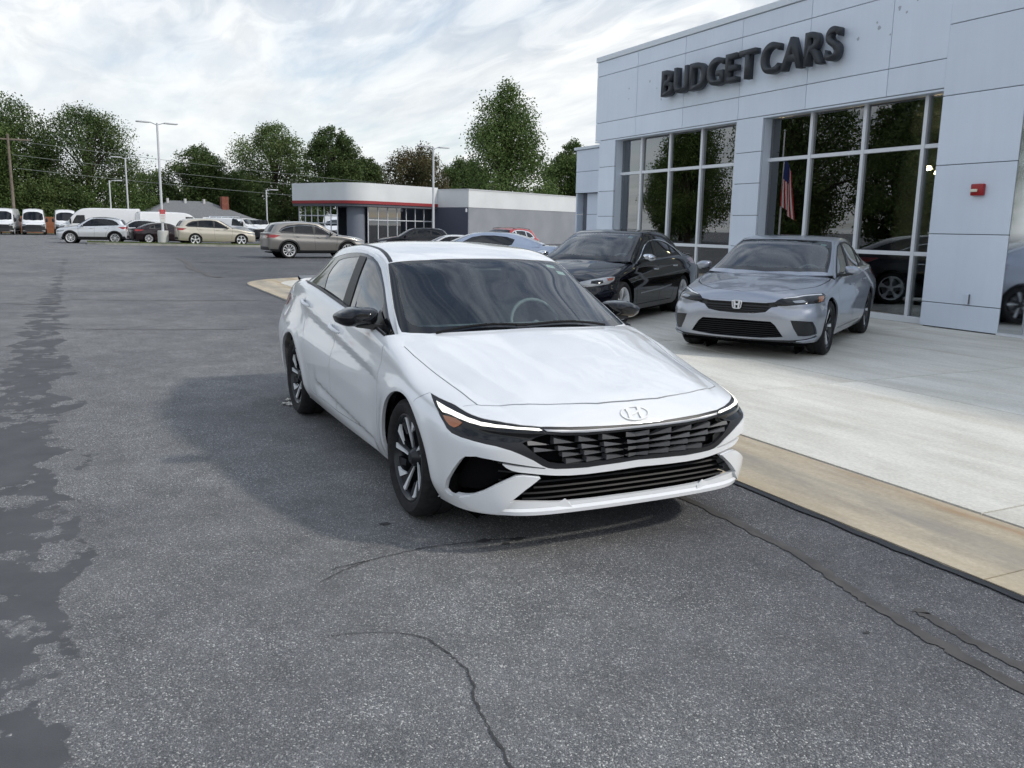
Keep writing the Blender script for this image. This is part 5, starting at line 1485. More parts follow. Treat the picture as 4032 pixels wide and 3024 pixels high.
    for s in (1, -1):
        for (x, z) in sp.get('handles', []):
            pts = []
            for k in range(7):
                t = -1 + k / 3; q, n = tub.point((x - t * .1, hw, z), .003 + .026 * (1 - t ** 4)); pts.append((q.x, s * q.y, q.z))
            b = MB(); b.tube(pts, [.007, .012, .014, .014, .014, .012, .007], 6); b.build('door_handle', sp.get('handlemat', body), root, auto=60)
        for cx in (0, -wb):
            b = MB(); b.lathe([(ra + .02, s * (hw - .36)), (ra + .015, s * (hw - .05))], 18, c=(cx, 0, rw), a0=R(4), a1=R(176)); b.lathe([(0, s * (hw - .35)), (ra + .02, s * (hw - .35))], 18, c=(cx, 0, rw)); b.build('wheel_liner', VOID, root)
            wheel(sp['style'], rw, sp.get('tw', .225), root, (cx, s * (hw - sp.get('tw', .225) / 2 - .02), rw), s > 0)
    zb = sp.get('zunder', .17)
    b = MB(); b.box(sp['xr'] + .25, sp['xf'] - .25, -hw + .2, hw - .2, zb, zb + .04); b.box(-wb + ra + .06, -ra - .06, -hw + .1, hw - .1, zb + .01, zb + .03); b.build('underbody', VOID, root)
    if sp.get('cabin'): cabin(root, *sp['cabin'])
    return root, tub, gh
def front_poly(pts): return pts
# ------------------------------------------------------------------ silver sedan parked nose-out by the windows
SILVERP = paint('silver_blue_paint', (.36, .385, .44), metal=.75, rough=.34)
CIV = dict(wb=2.735, xf=.90, xr=-3.77, hw=.90, rw=.325, tw=.225, style='split_dark', paint=SILVERP, grid=.13, k=6, yb=.80,
    sh=[(.95, .672), (.80, .685), (.65, .71), (.45, .745), (.2, .79), (-.05, .83), (-.5, .905), (-1.4, .955), (-2.2, .985), (-2.8, 1.0), (-3.3, .99), (-3.9, .97)],
    zc=[(.95, .62), (.87, .674), (.85, .715), (.80, .748), (.72, .770), (.5, .822), (.25, .868), (0, .905), (-.25, .94), (-.5, .96), (-1.4, .97), (-2.2, 1.0), (-2.75, 1.03), (-3.2, 1.04), (-3.85, 1.0)], crown=3.0,
    dxf=(-.03, -.005, .012, .010, 0),
    gh=[(-.22, .93, -.44, .915, .785, -.58, .865), (-.50, 1.075, -.70, 1.035, .725, -.78, .88), (-.84, 1.235, -.98, 1.185, .675, -1.03, .88), (-1.14, 1.350, -1.24, 1.305, .632, -1.27, .89), (-1.45, 1.400, -1.45, 1.355, .62, -1.45, .90),
        (-1.8, 1.415, -1.8, 1.372, .615, -1.8, .91), (-2.2, 1.40, -2.2, 1.352, .605, -2.2, .93), (-2.55, 1.345, -2.55, 1.295, .595, -2.55, .95), (-2.95, 1.215, -2.9, 1.175, .59, -2.85, .97), (-3.3, 1.06, -3.22, 1.04, .60, -3.12, .98)],
    x_cowl=-.27, x_cowl_side=-.36, x_back=-3.25, x_back_side=-3.05,
    hood=[(.765, 0), (.72, .22), (.65, .37), (.56, .47), (.38, .61), (.16, .721), (-.05, .765), (-.22, .785), (-.32, .78), (-.36, .73), (-.33, .5), (-.29, .2), (-.28, 0)], hood_n=9,
    seams=[[(-.42, .87), (-.44, .6), (-.50, .30)], [(-1.50, .93), (-1.50, .6), (-1.47, .28)], [(-2.48, .96), (-2.42, .80), (-2.28, .62), (-2.15, .42), (-2.10, .30)], [(-.5, .28), (-2.1, .28)], [(.33, .68), (.30, .60)]],
    dlo=[(-2.68, 1.03), (-2.58, 1.16), (-2.40, 1.26), (-2.1, 1.315), (-1.75, 1.335), (-1.45, 1.325), (-1.22, 1.27), (-1.02, 1.165), (-.82, 1.045), (-.55, .90), (-.62, .88), (-1.2, .895), (-1.8, .915), (-2.4, .95), (-2.66, .985)],
    windows=[[(-1.47, 1.30), (-1.28, 1.27), (-1.08, 1.17), (-.88, 1.05), (-.72, .95), (-1.44, .955)], [(-1.57, 1.31), (-1.85, 1.31), (-2.12, 1.285), (-2.28, 1.24), (-2.26, 1.0), (-1.55, .975)], [(-2.34, 1.225), (-2.48, 1.16), (-2.58, 1.06), (-2.33, 1.02)]],
    ws=[(-.26, 0), (-.30, .40), (-.42, .72), (-.72, .685), (-1.02, .632), (-1.22, .585), (-1.17, .3), (-1.15, 0)], wsi=[(-.36, 0), (-.39, .40), (-.50, .66), (-.74, .635), (-1.0, .595), (-1.17, .55), (-1.12, .3), (-1.10, 0)],
    rw_o=[(-2.52, 0), (-2.53, .45), (-3.12, .52), (-3.24, 0)], rw_i=[(-2.57, 0), (-2.58, .41), (-3.07, .47), (-3.18, 0)],
    mirror=(.86, 1.07, .93, 1.05, -.64), handles=[(-1.33, .80), (-2.25, .83)], cabin=(-.64, .93, .78, -1.45, -2.75), trimmat=BLACK, sglass=SGLASS, zunder=.15)
CIV['feats'] = [
    ('band', 'headlight_trim', BLACK, '3', [(.892, 0, .648), (.885, .32, .648), (.878, .40, .662), (.874, .43, .668), (.88, .46, .615), (.884, .39, .600), (.903, .333, .546), (.911, .204, .525), (.914, 0, .519)], 'center', -.02),
    ('head', 'headlight', LENSD, '3', [(.874, .411, .656), (.821, .469, .70), (.676, .60, .731), (.477, .721, .751), (.268, .817, .758), (.251, .849, .726), (.326, .855, .663), (.516, .829, .649), (.751, .715, .644), (.849, .556, .626), (.871, .45, .621)]),
    ('drl', 'daytime_light', LAMPS, '3', [(.80, .49, .700), (.676, .61, .724), (.477, .73, .744), (.31, .81, .750), (.32, .825, .735), (.49, .745, .731), (.69, .625, .712), (.79, .51, .692)], 'pair', -.001),
    ('proj', 'headlight_lens', LENSC, '3', [(.80, .60, .690), (.74, .66, .694), (.70, .70, .692), (.70, .73, .664), (.77, .67, .660), (.80, .63, .662)], 'pair', -.002),
    ('amber', 'turn_signal', AMBER, '3', [(.431, .806, .724), (.288, .842, .727), (.357, .851, .668), (.5, .83, .666)]),
    ('low', 'lower_grille', VOID, '3', [(.913, 0, .446), (.898, .396, .442), (.885, .45, .40), (.857, .538, .272), (.88, .3, .245), (.88, 0, .242)], 'center', -.03),
    ('cor', 'corner_vent', BLACK, '3', [(.858, .606, .467), (.78, .72, .462), (.68, .815, .453), (.60, .835, .38), (.536, .843, .303), (.68, .78, .29), (.797, .689, .288), (.84, .64, .38)], 'pair', -.02),
    ('chin', 'chin_trim', BLACK, '3', [(.88, 0, .225), (.87, .30, .228), (.84, .55, .238), (.77, .68, .25), (.70, .76, .262), (.55, .84, .29), (.52, .84, .272), (.70, .75, .232), (.80, .6, .205), (.86, .3, .195), (.87, 0, .19)], 'center', -.004),
    ('tail', 'tail_light', REDL, 'S', [(-3.0, .93), (-3.6, .95), (-3.6, .82), (-3.2, .84)])]
def civic():
    root, T, G = gen_car(CIV, 'silver-blue sedan parked nose-out on the concrete in front of the showroom windows', 'car', (-4.43, 5.48, .016), R(-57.1), 'sedan')
    root.scale = (1.05,) * 3
    for z in (.41, .385, .36, .335, .31, .285, .262):
        b = MB(); ym = .44 + (.43 - z) * .5
        b.tube([T.front(y, z, -.018) for y in np.linspace(-ym, ym, 17)], .006, 5); b.build('grille_slat', SLATM, root, auto=60)
    for z in (.628, .60, .572, .546):
        b = MB(); b.tube([T.front(y, z, -.010) for y in np.linspace(-.36, .36, 15)], .006, 5); b.build('grille_slat', SLATM, root, auto=60)
    # badge: bright frame with a tapering upright letter
    p = Vector(T.front(0, .615, .012)); b = MB()
    def bp(y, z, h=0): return (p.x + h, y, p.z + z)
    fr = rounded([(-.062, .048), (.062, .048), (.048, -.052), (-.048, -.052)], .25, 3); fi = [(a * .84, c * .82) for a, c in fr]; n = len(fr)
    v = [bp(*q, .008) for q in fr] + [bp(*q, .008) for q in fi] + [bp(*q, -.01) for q in fr] + [bp(*q, -.01) for q in fi]
    f = [(i, (i + 1) % n, (i + 1) % n + n, i + n) for i in range(n)] + [(i, i + 2 * n, (i + 1) % n + 2 * n, (i + 1) % n) for i in range(n)] + [(i + n, (i + 1) % n + n, (i + 1) % n + 3 * n, i + 3 * n) for i in range(n)]
    b.add(v, f)
    for s in (1, -1): b.prism([(s * .040, .038), (s * .018, .038), (s * .014, .010), (s * .014, -.008), (s * .012, -.042), (s * .030, -.042)], p.x - .006, p.x + .009, 'x')
    for i in range(len(b.v) - 24, len(b.v)): b.v[i] = (b.v[i][0], b.v[i][1], b.v[i][2] + p.z)
    b.prism([(-.016, p.z + .009), (.016, p.z + .009), (.015, p.z - .009), (-.015, p.z - .009)], p.x - .006, p.x + .0085, 'x')
    b.build('badge', mat('badge_silver', (.72, .74, .77), .3, metal=.3), root)
    for s in (1, -1):      # bright strips at the bumper's lower corners
        b = MB(); q = [T.point((x, y, z), .006)[0] for x, y, z in ((.78, .66, .232), (.70, .74, .24), (.60, .81, .25), (.50, .845, .262))]
        b.tube([(v.x, s * v.y, v.z) for v in q], [.006, .014, .016, .008], 6); b.build('bumper_strip', SILVERP, root, auto=60)
    c_, n_ = G.point((-1.06, .52, 1.30), -.006); u_ = Vector((0, 1, 0)); w_ = n_.cross(u_).normalized(); u_ = w_.cross(n_)
    b = MB(); b.poly([c_ + u_ * a + w_ * d for a, d in ((-.035, -.03), (.035, -.03), (.035, .03), (-.035, .03))]); b.build('windshield_sticker', mat('sticker', (.55, .62, .56), .5), root, recalc=False)
civic()
# ------------------------------------------------------------------ black sedan next to it and the other cars of the lot
def spec(base, **kw):
    d = dict(base); d.update(kw); return d
def at(px, D, py=500):
    """ground point seen at column px of the 2212-wide view at horizontal distance D"""
    k = 4032 / 2212
    d = fwd + rgt2 * ((px * k - 2016) / 3361.25) + upv2 * ((1512 - py * k) / 3361.25)
    h = Vector((d.x, d.y, 0)).normalized() * D
    x, y = CAM.x + h.x, CAM.y + h.y
    return (x, y, ground_z(x, y))
def zat(px, y, D):
    k = 4032 / 2212
    d = fwd + rgt2 * ((px * k - 2016) / 3361.25) + upv2 * ((1512 - y * k) / 3361.25)
    return CAM.z + D * d.z / math.hypot(d.x, d.y)
BLACKP = paint('black_paint', (.003, .0035, .007), rough=.5)
IMP = spec(CIV, paint=BLACKP, style='five', handlemat=CHROME, mirmat=CHROME, sglass=DGLASS, grid=.17, k=4,
    dlo=[(-2.74, 1.03), (-2.62, 1.16), (-2.40, 1.26), (-2.1, 1.315), (-1.75, 1.335), (-1.45, 1.325), (-1.22, 1.27), (-1.02, 1.165), (-.82, 1.045), (-.55, .90), (-.62, .88), (-1.2, .895), (-1.8, .915), (-2.4, .95), (-2.7, .985)],
    chrome_line=[(-.56, .905), (-.82, 1.048), (-1.02, 1.168), (-1.22, 1.273), (-1.45, 1.328), (-1.75, 1.338), (-2.1, 1.318), (-2.40, 1.263), (-2.62, 1.165), (-2.74, 1.035)],
    feats=[('head', 'headlight', LENSC, '3', [(.85, .50, .66), (.78, .60, .70), (.62, .71, .725), (.40, .80, .75), (.30, .835, .735), (.36, .855, .68), (.52, .845, .64), (.72, .74, .615), (.82, .62, .60), (.86, .52, .61)]),
           ('lens', 'headlight_lens', LENSD, '3', [(.76, .66, .685), (.68, .72, .695), (.60, .77, .69), (.62, .79, .655), (.72, .73, .64), (.78, .66, .645)], 'pair', -.001),
           ('amber', 'side_marker', mat('dim_amber', (.18, .05, .03), .2, coat=1.0), '3', [(.50, .79, .72), (.34, .835, .72), (.40, .85, .69), (.52, .83, .69)], 'pair', -.001),
           ('grille', 'grille', VOID, '3', [(.892, 0, .64), (.88, .35, .64), (.87, .47, .62), (.89, .40, .54), (.905, 0, .53)], 'center', -.02),
           ('low', 'lower_grille', VOID, '3', [(.90, 0, .42), (.89, .40, .41), (.85, .55, .30), (.88, 0, .26)], 'center', -.02),
           ('strip', 'side_strip', mat('dull_chrome', (.35, .37, .40), .25, metal=1.0), 'S', [(-.62, .46), (-1.5, .49), (-2.02, .53), (-2.02, .505), (-1.5, .465), (-.62, .44)], 'pair', .004),
           ('tail', 'tail_light', REDL, 'S', [(-3.0, .93), (-3.6, .95), (-3.6, .82), (-3.2, .84)])])
imp, IT, IG = gen_car(IMP, 'black sedan with chrome mirrors and bright window trim parked behind the white sedan', 'car', (-8.02, 4.78, .016), R(-55.5), 'sedan')
imp.scale = (1.075, 1.035, 1.075)
c_, n_ = IG.point((-1.06, .50, 1.30), -.006); u_ = Vector((0, 1, 0)); w_ = n_.cross(u_).normalized(); u_ = w_.cross(n_)
b = MB(); b.poly([c_ + u_ * a + w_ * d for a, d in ((-.035, -.04), (.035, -.04), (.035, .04), (-.035, .04))]); b.build('windshield_sticker', MATS['sticker'], imp, recalc=False)
# third in the row: grey sedan, only its roof shows
g3c, _, _ = gen_car(spec(CIV, paint=paint('grey_metal_paint', (.16, .17, .185), metal=.7, rough=.35), grid=.3, k=3, cabin=None, style='ten', wglass=WGLASS, sglass=WGLASS), 'grey sedan half hidden behind the black sedan', 'car', (-26.9, 11.2, -.12), R(-58), 'sedan')
# coupe with a small side window, roof visible above the white sedan
COUPE = spec(CIV, feats=[f for f in CIV['feats'] if f[0] != 'tail'], paint=paint('pale_blue_paint', (.50, .56, .68), metal=.3, rough=.35), grid=.2, k=4, cabin=None, style='ten', sglass=mat('coupe_dark_glass', (.008, .009, .011), .08, coat=.6),
    windows=[[(-1.02, 1.13), (-1.22, 1.235), (-1.5, 1.29), (-1.85, 1.295), (-2.2, 1.26), (-2.42, 1.19), (-2.34, 1.04), (-2.1, .97), (-1.4, .945), (-.72, .94), (-.82, 1.0)]],
    dlo=[(-1.02, 1.135), (-1.22, 1.24), (-1.5, 1.295), (-1.85, 1.30), (-2.2, 1.265), (-2.43, 1.19), (-2.35, 1.035), (-2.1, .955), (-1.4, .93), (-.70, .925), (-.82, 1.005)])
cp, _, _ = gen_car(COUPE, 'pale blue low coupe with one dark side window seen over the white roof', 'car', (-20.9, 7.2, .0), R(-118), 'coupe')
cp.scale = (1.06, 1.05, .985)
# SUVs
def suv(paint_, L=4.55, W=1.86, H=1.64, wb=2.69, xf=.92, style='ten', rw=.36, **kw):
    hw = W / 2; xr = -(L - xf); kz = H / 1.64; kx = (L - xf) / 3.63; 
    X = lambda x: x * kx if x < 0 else x * xf / .92
    Z = lambda z: z * kz
    d = dict(wb=wb, xf=xf, xr=xr, hw=hw, rw=rw, tw=.235, style=style, paint=paint_, grid=.22, k=4, yb=hw - .10, square=.6, inset=.9,
        sh=[(X(.95), Z(.80)), (X(.75), Z(.83)), (X(.5), Z(.88)), (X(.2), Z(.93)), (X(-.1), Z(.975)), (X(-.6), Z(1.02)), (X(-1.5), Z(1.05)), (X(-2.4), Z(1.09)), (X(-3.2), Z(1.12)), (X(-3.7), Z(1.10))],
        zc=[(X(.95), Z(.75)), (X(.89), Z(.81)), (X(.85), Z(.87)), (X(.7), Z(.925)), (X(.4), Z(.98)), (X(0), Z(1.03)), (X(-.35), Z(1.075)), (X(-.6), Z(1.09)), (X(-3.4), Z(1.13)), (X(-3.75), Z(1.11))],
        bot=[(xf, .26), (0, .25), (-wb, .26), (xr, .34)],
        gh=[(X(-.32), Z(1.055), X(-.52), Z(1.04), hw - .12, X(-.66), Z(.98)), (X(-.58), Z(1.21), X(-.76), Z(1.17), hw - .18, X(-.84), Z(.99)), (X(-.86), Z(1.38), X(-1.0), Z(1.33), hw - .235, X(-1.06), Z(1.0)), (X(-1.15), Z(1.535), X(-1.26), Z(1.48), hw - .275, X(-1.28), Z(1.0)),
            (X(-1.55), Z(1.60), X(-1.56), Z(1.545), hw - .29, X(-1.56), Z(1.0)), (X(-2.0), Z(1.625), X(-2.0), Z(1.57), hw - .295, X(-2.0), Z(1.01)), (X(-2.5), Z(1.61), X(-2.5), Z(1.55), hw - .30, X(-2.5), Z(1.03)), (X(-2.95), Z(1.575), X(-2.92), Z(1.505), hw - .305, X(-2.92), Z(1.05)),
            (X(-3.22), Z(1.50), X(-3.14), Z(1.43), hw - .29, X(-3.10), Z(1.06)), (X(-3.40), Z(1.33), X(-3.30), Z(1.27), hw - .25, X(-3.24), Z(1.07)), (X(-3.53), Z(1.10), X(-3.42), Z(1.09), hw - .20, X(-3.34), Z(1.07))],
        x_cowl=X(-.36), x_cowl_side=X(-.46), x_back=X(-3.5), x_back_side=X(-3.3),
        hood=[(X(.80), 0), (X(.77), hw * .4), (X(.66), hw * .66), (X(.45), hw * .80), (X(0), hw * .855), (X(-.40), hw * .86), (X(-.45), hw * .80), (X(-.42), hw * .5), (X(-.38), 0)], hood_n=6,
        seams=[[(X(-.5), Z(.98)), (X(-.52), Z(.7)), (X(-.58), .40)], [(X(-1.53), Z(1.03)), (X(-1.53), Z(.7)), (X(-1.50), .38)], [(X(-2.5), Z(1.08)), (X(-2.44), Z(.9)), (X(-2.28), Z(.70)), (X(-2.2), .42)]],
        dlo=[(X(-3.12), Z(1.16)), (X(-2.95), Z(1.33)), (X(-2.7), Z(1.44)), (X(-2.2), Z(1.50)), (X(-1.7), Z(1.51)), (X(-1.4), Z(1.475)), (X(-1.1), Z(1.34)), (X(-.85), Z(1.17)), (X(-.62), Z(1.01)), (X(-1.0), Z(1.0)), (X(-2.0), Z(1.02)), (X(-2.9), Z(1.07))],
        windows=[[(X(-1.45), Z(1.45)), (X(-1.18), Z(1.34)), (X(-.95), Z(1.19)), (X(-.80), Z(1.07)), (X(-1.48), Z(1.09))], [(X(-1.58), Z(1.47)), (X(-2.1), Z(1.465)), (X(-2.35), Z(1.44)), (X(-2.38), Z(1.13)), (X(-1.57), Z(1.10))], [(X(-2.45), Z(1.42)), (X(-2.7), Z(1.385)), (X(-2.9), Z(1.29)), (X(-2.98), Z(1.19)), (X(-2.46), Z(1.14))]],
        ws=[(X(-.36), 0), (X(-.40), hw * .5), (X(-.54), hw - .17), (X(-.86), hw - .235), (X(-1.2), hw - .32), (X(-1.17), hw * .35), (X(-1.16), 0)], wsi=[(X(-.46), 0), (X(-.50), hw * .5), (X(-.62), hw - .23), (X(-.9), hw - .28), (X(-1.15), hw - .36), (X(-1.12), hw * .35), (X(-1.11), 0)],
        rchart='R', rw_o=[(0, Z(1.47)), (hw - .42, Z(1.455)), (hw - .34, Z(1.30)), (hw - .30, Z(1.15)), (0, Z(1.13))], rw_i=[(0, Z(1.44)), (hw - .46, Z(1.425)), (hw - .39, Z(1.30)), (hw - .35, Z(1.18)), (0, Z(1.165))],
        mirror=(hw - .03, hw + .17, Z(1.05), Z(1.19), X(-.72)), handles=[(X(-1.35), Z(.93)), (X(-2.28), Z(.96))],
        feats=[('head', 'headlight', LENSC, 'S', [(X(.30), Z(.80)), (X(.75), Z(.765)), (X(.86), Z(.74)), (X(.86), Z(.67)), (X(.62), Z(.68)), (X(.42), Z(.72))]), ('grille', 'grille', VOID, 'F', [(0, Z(.76)), (hw * .55, Z(.75)), (hw * .62, Z(.66)), (hw * .45, Z(.56)), (0, Z(.55))], 'center', -.015),
               ('lowg', 'lower_grille', BLACK, 'F', [(0, Z(.48)), (hw * .6, Z(.47)), (hw * .5, Z(.36)), (0, Z(.35))], 'center', -.01),
               ('tail', 'tail_light', REDL, 'S', [(X(-3.05), Z(1.0)), (X(-3.3), Z(1.03)), (X(-3.6), Z(1.04)), (X(-3.6), Z(.90)), (X(-3.3), Z(.90))]),
               ('rb', 'rear_bumper_trim', BLACK, 'R', [(0, Z(.50)), (hw * .8, Z(.50)), (hw * .86, Z(.36)), (0, Z(.36))], 'center', .002)],
        wglass=DGLASS, zunder=.22, archgap=.05)
    d.update(kw); return d
GREIGE = paint('greige_metal_paint', (.27, .255, .235), metal=.6, rough=.33)
mk = suv(GREIGE, style='ten', clad=None, trimmat=BLACK, chrome_line=[(-.66, 1.02), (-.85, 1.175), (-1.1, 1.345), (-1.4, 1.48), (-1.7, 1.515), (-2.2, 1.505), (-2.7, 1.445), (-2.95, 1.335), (-3.12, 1.165)])
mk['bot'] = [(.92, .26), (0, .25), (-2.69, .26), (-3.63, .34)]
mk['clad'] = [(.6, .0), (.6, .33), (-.3, .36), (-2.4, .36), (-3.5, .42), (-3.6, .1)]
k1, _, _ = gen_car(mk, 'grey-brown crossover with ten-spoke wheels on the lane left of the white sedan', 'suv', at(738, 41.0), R(93), 'crossover')
rx = suv(paint('champagne_paint', (.56, .515, .43), metal=.45, rough=.35), L=4.77, W=1.885, H=1.685, wb=2.74, xf=.95, style='five', trimmat=BLACK)
k2, _, _ = gen_car(rx, 'champagne beige crossover behind the grass island, facing right', 'suv', at(515, 60.8), R(92), 'crossover'); k2.scale = (1.05,) * 3
ec = suv(paint('silver_paint', (.62, .64, .67), metal=.45, rough=.36), L=4.1, W=1.77, H=1.66, wb=2.52, xf=.84, style='twin', rails=(-1.3, -2.9, .62, 1.60), rw=.345)
ec['clad'] = [(.5, .0), (.5, .40), (-.3, .42), (-2.2, .42), (-3.1, .46), (-3.3, .1)]
k3, _, _ = gen_car(ec, 'silver small crossover with black sills behind the left end of the island', 'suv', at(156, 64.0), R(-98), 'crossover'); k3.scale = (1.05,) * 3
k4, _, _ = gen_car(suv(paint('white_metal_paint', (.68, .69, .70), rough=.36), L=4.5, grid=.3, k=3), 'white crossover tail showing behind the small silver crossover', 'suv', at(250, 68), R(-99), 'crossover')
k5, _, _ = gen_car(spec(CIV, paint=paint('dark_red_black', (.02, .012, .014), rough=.3), grid=.35, k=3, cabin=None, style='ten', sglass=DGLASS, wglass=DGLASS), 'dark sedan tail between the lamp base and the beige crossover', 'car', at(402, 66), R(100), 'sedan')
k6, _, _ = gen_car(suv(BLACKP, L=5.0, W=1.95, H=1.80, wb=2.95, xf=.98, rw=.39, style='five', trimmat=BLACK, rails=(-1.4, -3.2, .66, 1.75)), 'black large SUV parked in front of the low building with red band', 'suv', tuple(Vector(at(845, 60)) + Vector((0, 0, -.38))), R(-105), 'crossover')
k7, _, _ = gen_car(spec(CIV, paint=MATS['white_metal_paint'], grid=.3, k=3, cabin=None, style='ten', sglass=DGLASS, wglass=DGLASS), 'white sedan roof between the black SUV and the pale blue coupe', 'car', tuple(Vector(at(905, 42)) + Vector((0, 0, -.28))), R(-108), 'sedan')
k8, _, _ = gen_car(suv(paint('red_paint', (.36, .012, .014), rough=.33), L=4.6, H=1.72, rails=(-1.4, -3.0, .62, 1.69), trimmat=CHROME, grid=.25), 'red SUV with roof rails behind the pale blue coupe', 'suv', tuple(Vector(at(1050, 42)) + Vector((0, 0, -.18))), R(-60), 'crossover')
# panel vans
VANW = paint('van_white', (.76, .77, .78), rough=.4)
def van(H=2.52, L=5.6, wb=3.7, xf=.92, win=True, **kw):
    hw = 1.02; xr = -(L - xf); z = H / 2.52
    d = dict(wb=wb, xf=xf, xr=xr, hw=hw, rw=.345, tw=.22, style='steel', paint=VANW, grid=.3, k=4, yb=hw - .035, square=.8, inset=.45,
        sh=[(.95, .98), (.75, 1.04), (.5, 1.12), (.2, 1.2), (-.2, 1.22), (-1, 1.22), (xr, 1.22)], zc=[(.95, .92), (.88, 1.0), (.82, 1.08), (.6, 1.2), (.4, 1.28), (.2, 1.3), (xr, 1.3)], bot=[(xf, .28), (0, .3), (-wb, .32), (xr, .4)],
        gh=[(.46, 1.24, .25, 1.20, .93, .1, 1.14), (.24, 1.50, .02, 1.46, .91, -.1, 1.14), (.0, 1.80, -.18, 1.76, .88, -.25, 1.14), (-.22, 2.07 * z, -.36, 2.0 * z, .85, -.4, 1.14), (-.50, 2.30 * z, -.58, 2.22 * z, .83, -.6, 1.14), (-.95, 2.47 * z, -.95, 2.37 * z, .83, -.95, 1.14), (-1.8, 2.52 * z, -1.8, 2.42 * z, .83, -1.8, 1.14), (-3.0, 2.52 * z, -3.0, 2.42 * z, .83, -3.0, 1.14),
            (xr + .5, 2.51 * z, xr + .5, 2.41 * z, .83, xr + .5, 1.14), (xr + .10, 2.46 * z, xr + .16, 2.38 * z, .83, xr + .2, 1.14), (xr + .03, 1.9, xr + .06, 1.88, .90, xr + .1, 1.14), (xr + .01, 1.15, xr + .03, 1.15, .95, xr + .06, 1.14)],
        x_cowl=.44, x_cowl_side=.28, x_back=xr + .05, x_back_side=xr + .15,
        dlo=[(-.10, 1.22), (-.28, 1.62), (-.44, 1.86), (-1.02, 1.88), (-1.06, 1.26), (-.6, 1.21)], windows=[[(-.20, 1.27), (-.34, 1.58), (-.48, 1.81), (-.98, 1.83), (-1.0, 1.30)]],
        ws=[(.36, 0), (.30, .6), (.16, .84), (-.02, .84), (-.28, .80), (-.36, .4), (-.37, 0)], wsi=[(.30, 0), (.25, .6), (.12, .79), (-.04, .79), (-.26, .75), (-.33, .4), (-.34, 0)],
        mirror=(hw + .0, hw + .20, 1.22, 1.62, .05), mirmat=BLACK, handles=[(-.95, 1.08)], seams=[[(-1.15, 1.2), (-1.15, .45)], [(-2.35, 1.2), (-2.35, .45)], [(-.05, 1.0), (-.1, .6)], [(xr + .35, 1.2), (xr + .35, .5)]],
        feats=[('head', 'headlight', LENSC, '3', [(.86, .62, .98), (.78, .80, 1.0), (.55, .95, 1.06), (.40, 1.0, 1.08), (.50, 1.0, .92), (.74, .88, .86), (.88, .66, .88)]), ('grille', 'grille', BLACK, 'F', [(0, .96), (.6, .95), (.68, .86), (.95, .84), (.95, .62), (0, .60)], 'center', .004),
               ('bump', 'bumper', mat('bumper_grey', (.03, .031, .033), .6), 'F', [(0, .60), (.99, .62), (.99, .30), (0, .29)], 'center', .004), ('tail', 'tail_light', REDL, 'S', [(xr + .02, 1.15), (xr + .11, 1.15), (xr + .11, .75), (xr + .02, .75)]),
               ('sill', 'side_molding', MATS['bumper_grey'] if 'bumper_grey' in MATS else BLACK, 'S', [(-.45, .56), (-wb + .45, .56), (-wb + .45, .40), (-.45, .40)], 'pair', .006)],
        wglass=DGLASS, zunder=.3, archgap=.05)
    d.update(kw); return d
v1, _, _ = gen_car(van(H=2.46, L=6.0, wb=4.0), 'long white high-roof panel van parked behind the silver crossover, nose left', 'van', at(158, 77), R(-97), 'panel_van', 'white panel vans on the lot')
v2, _, _ = gen_car(van(H=2.24, L=5.4, wb=3.45), 'white panel van behind the lamp base, rear end towards the silver crossover', 'van', at(424, 75), R(99), 'panel_van', 'white panel vans on the lot')
for px, D, rz, lab in ((6, 95, -4, 'white panel van facing the lot at the left edge of the picture'), (74, 95, 1, 'white panel van facing the lot between the utility pole and the fence'), (144, 96, 3, 'white panel van facing the lot, half hidden by the long van')):
    gen_car(van(H=2.5), lab, 'van', at(px, D), R(rz), 'panel_van', 'white panel vans on the lot')
v5, _, _ = gen_car(van(H=1.92, L=4.6, wb=3.0, grid=.35), 'small white van with roof rack behind the beige crossover', 'van', at(535, 80), R(60), 'panel_van', 'white panel vans on the lot')
b = MB()
for y in (-.6, -.2, .2, .6): b.tube([(-.9, y, 2.0), (-3.2, y, 2.0)], .025, 6)
for x in (-1.0, -2.0, -3.1): b.tube([(x, -.75, 1.86), (x, -.7, 2.0), (x, .7, 2.0), (x, .75, 1.86)], .025, 6)
b.build('roof_rack', MULL, v5, auto=60)
v6, _, _ = gen_car(van(H=1.86, L=4.4, wb=2.9, grid=.35), 'small white van behind the tail of the grey-brown crossover', 'van', at(560, 84), R(10), 'panel_van', 'white panel vans on the lot')
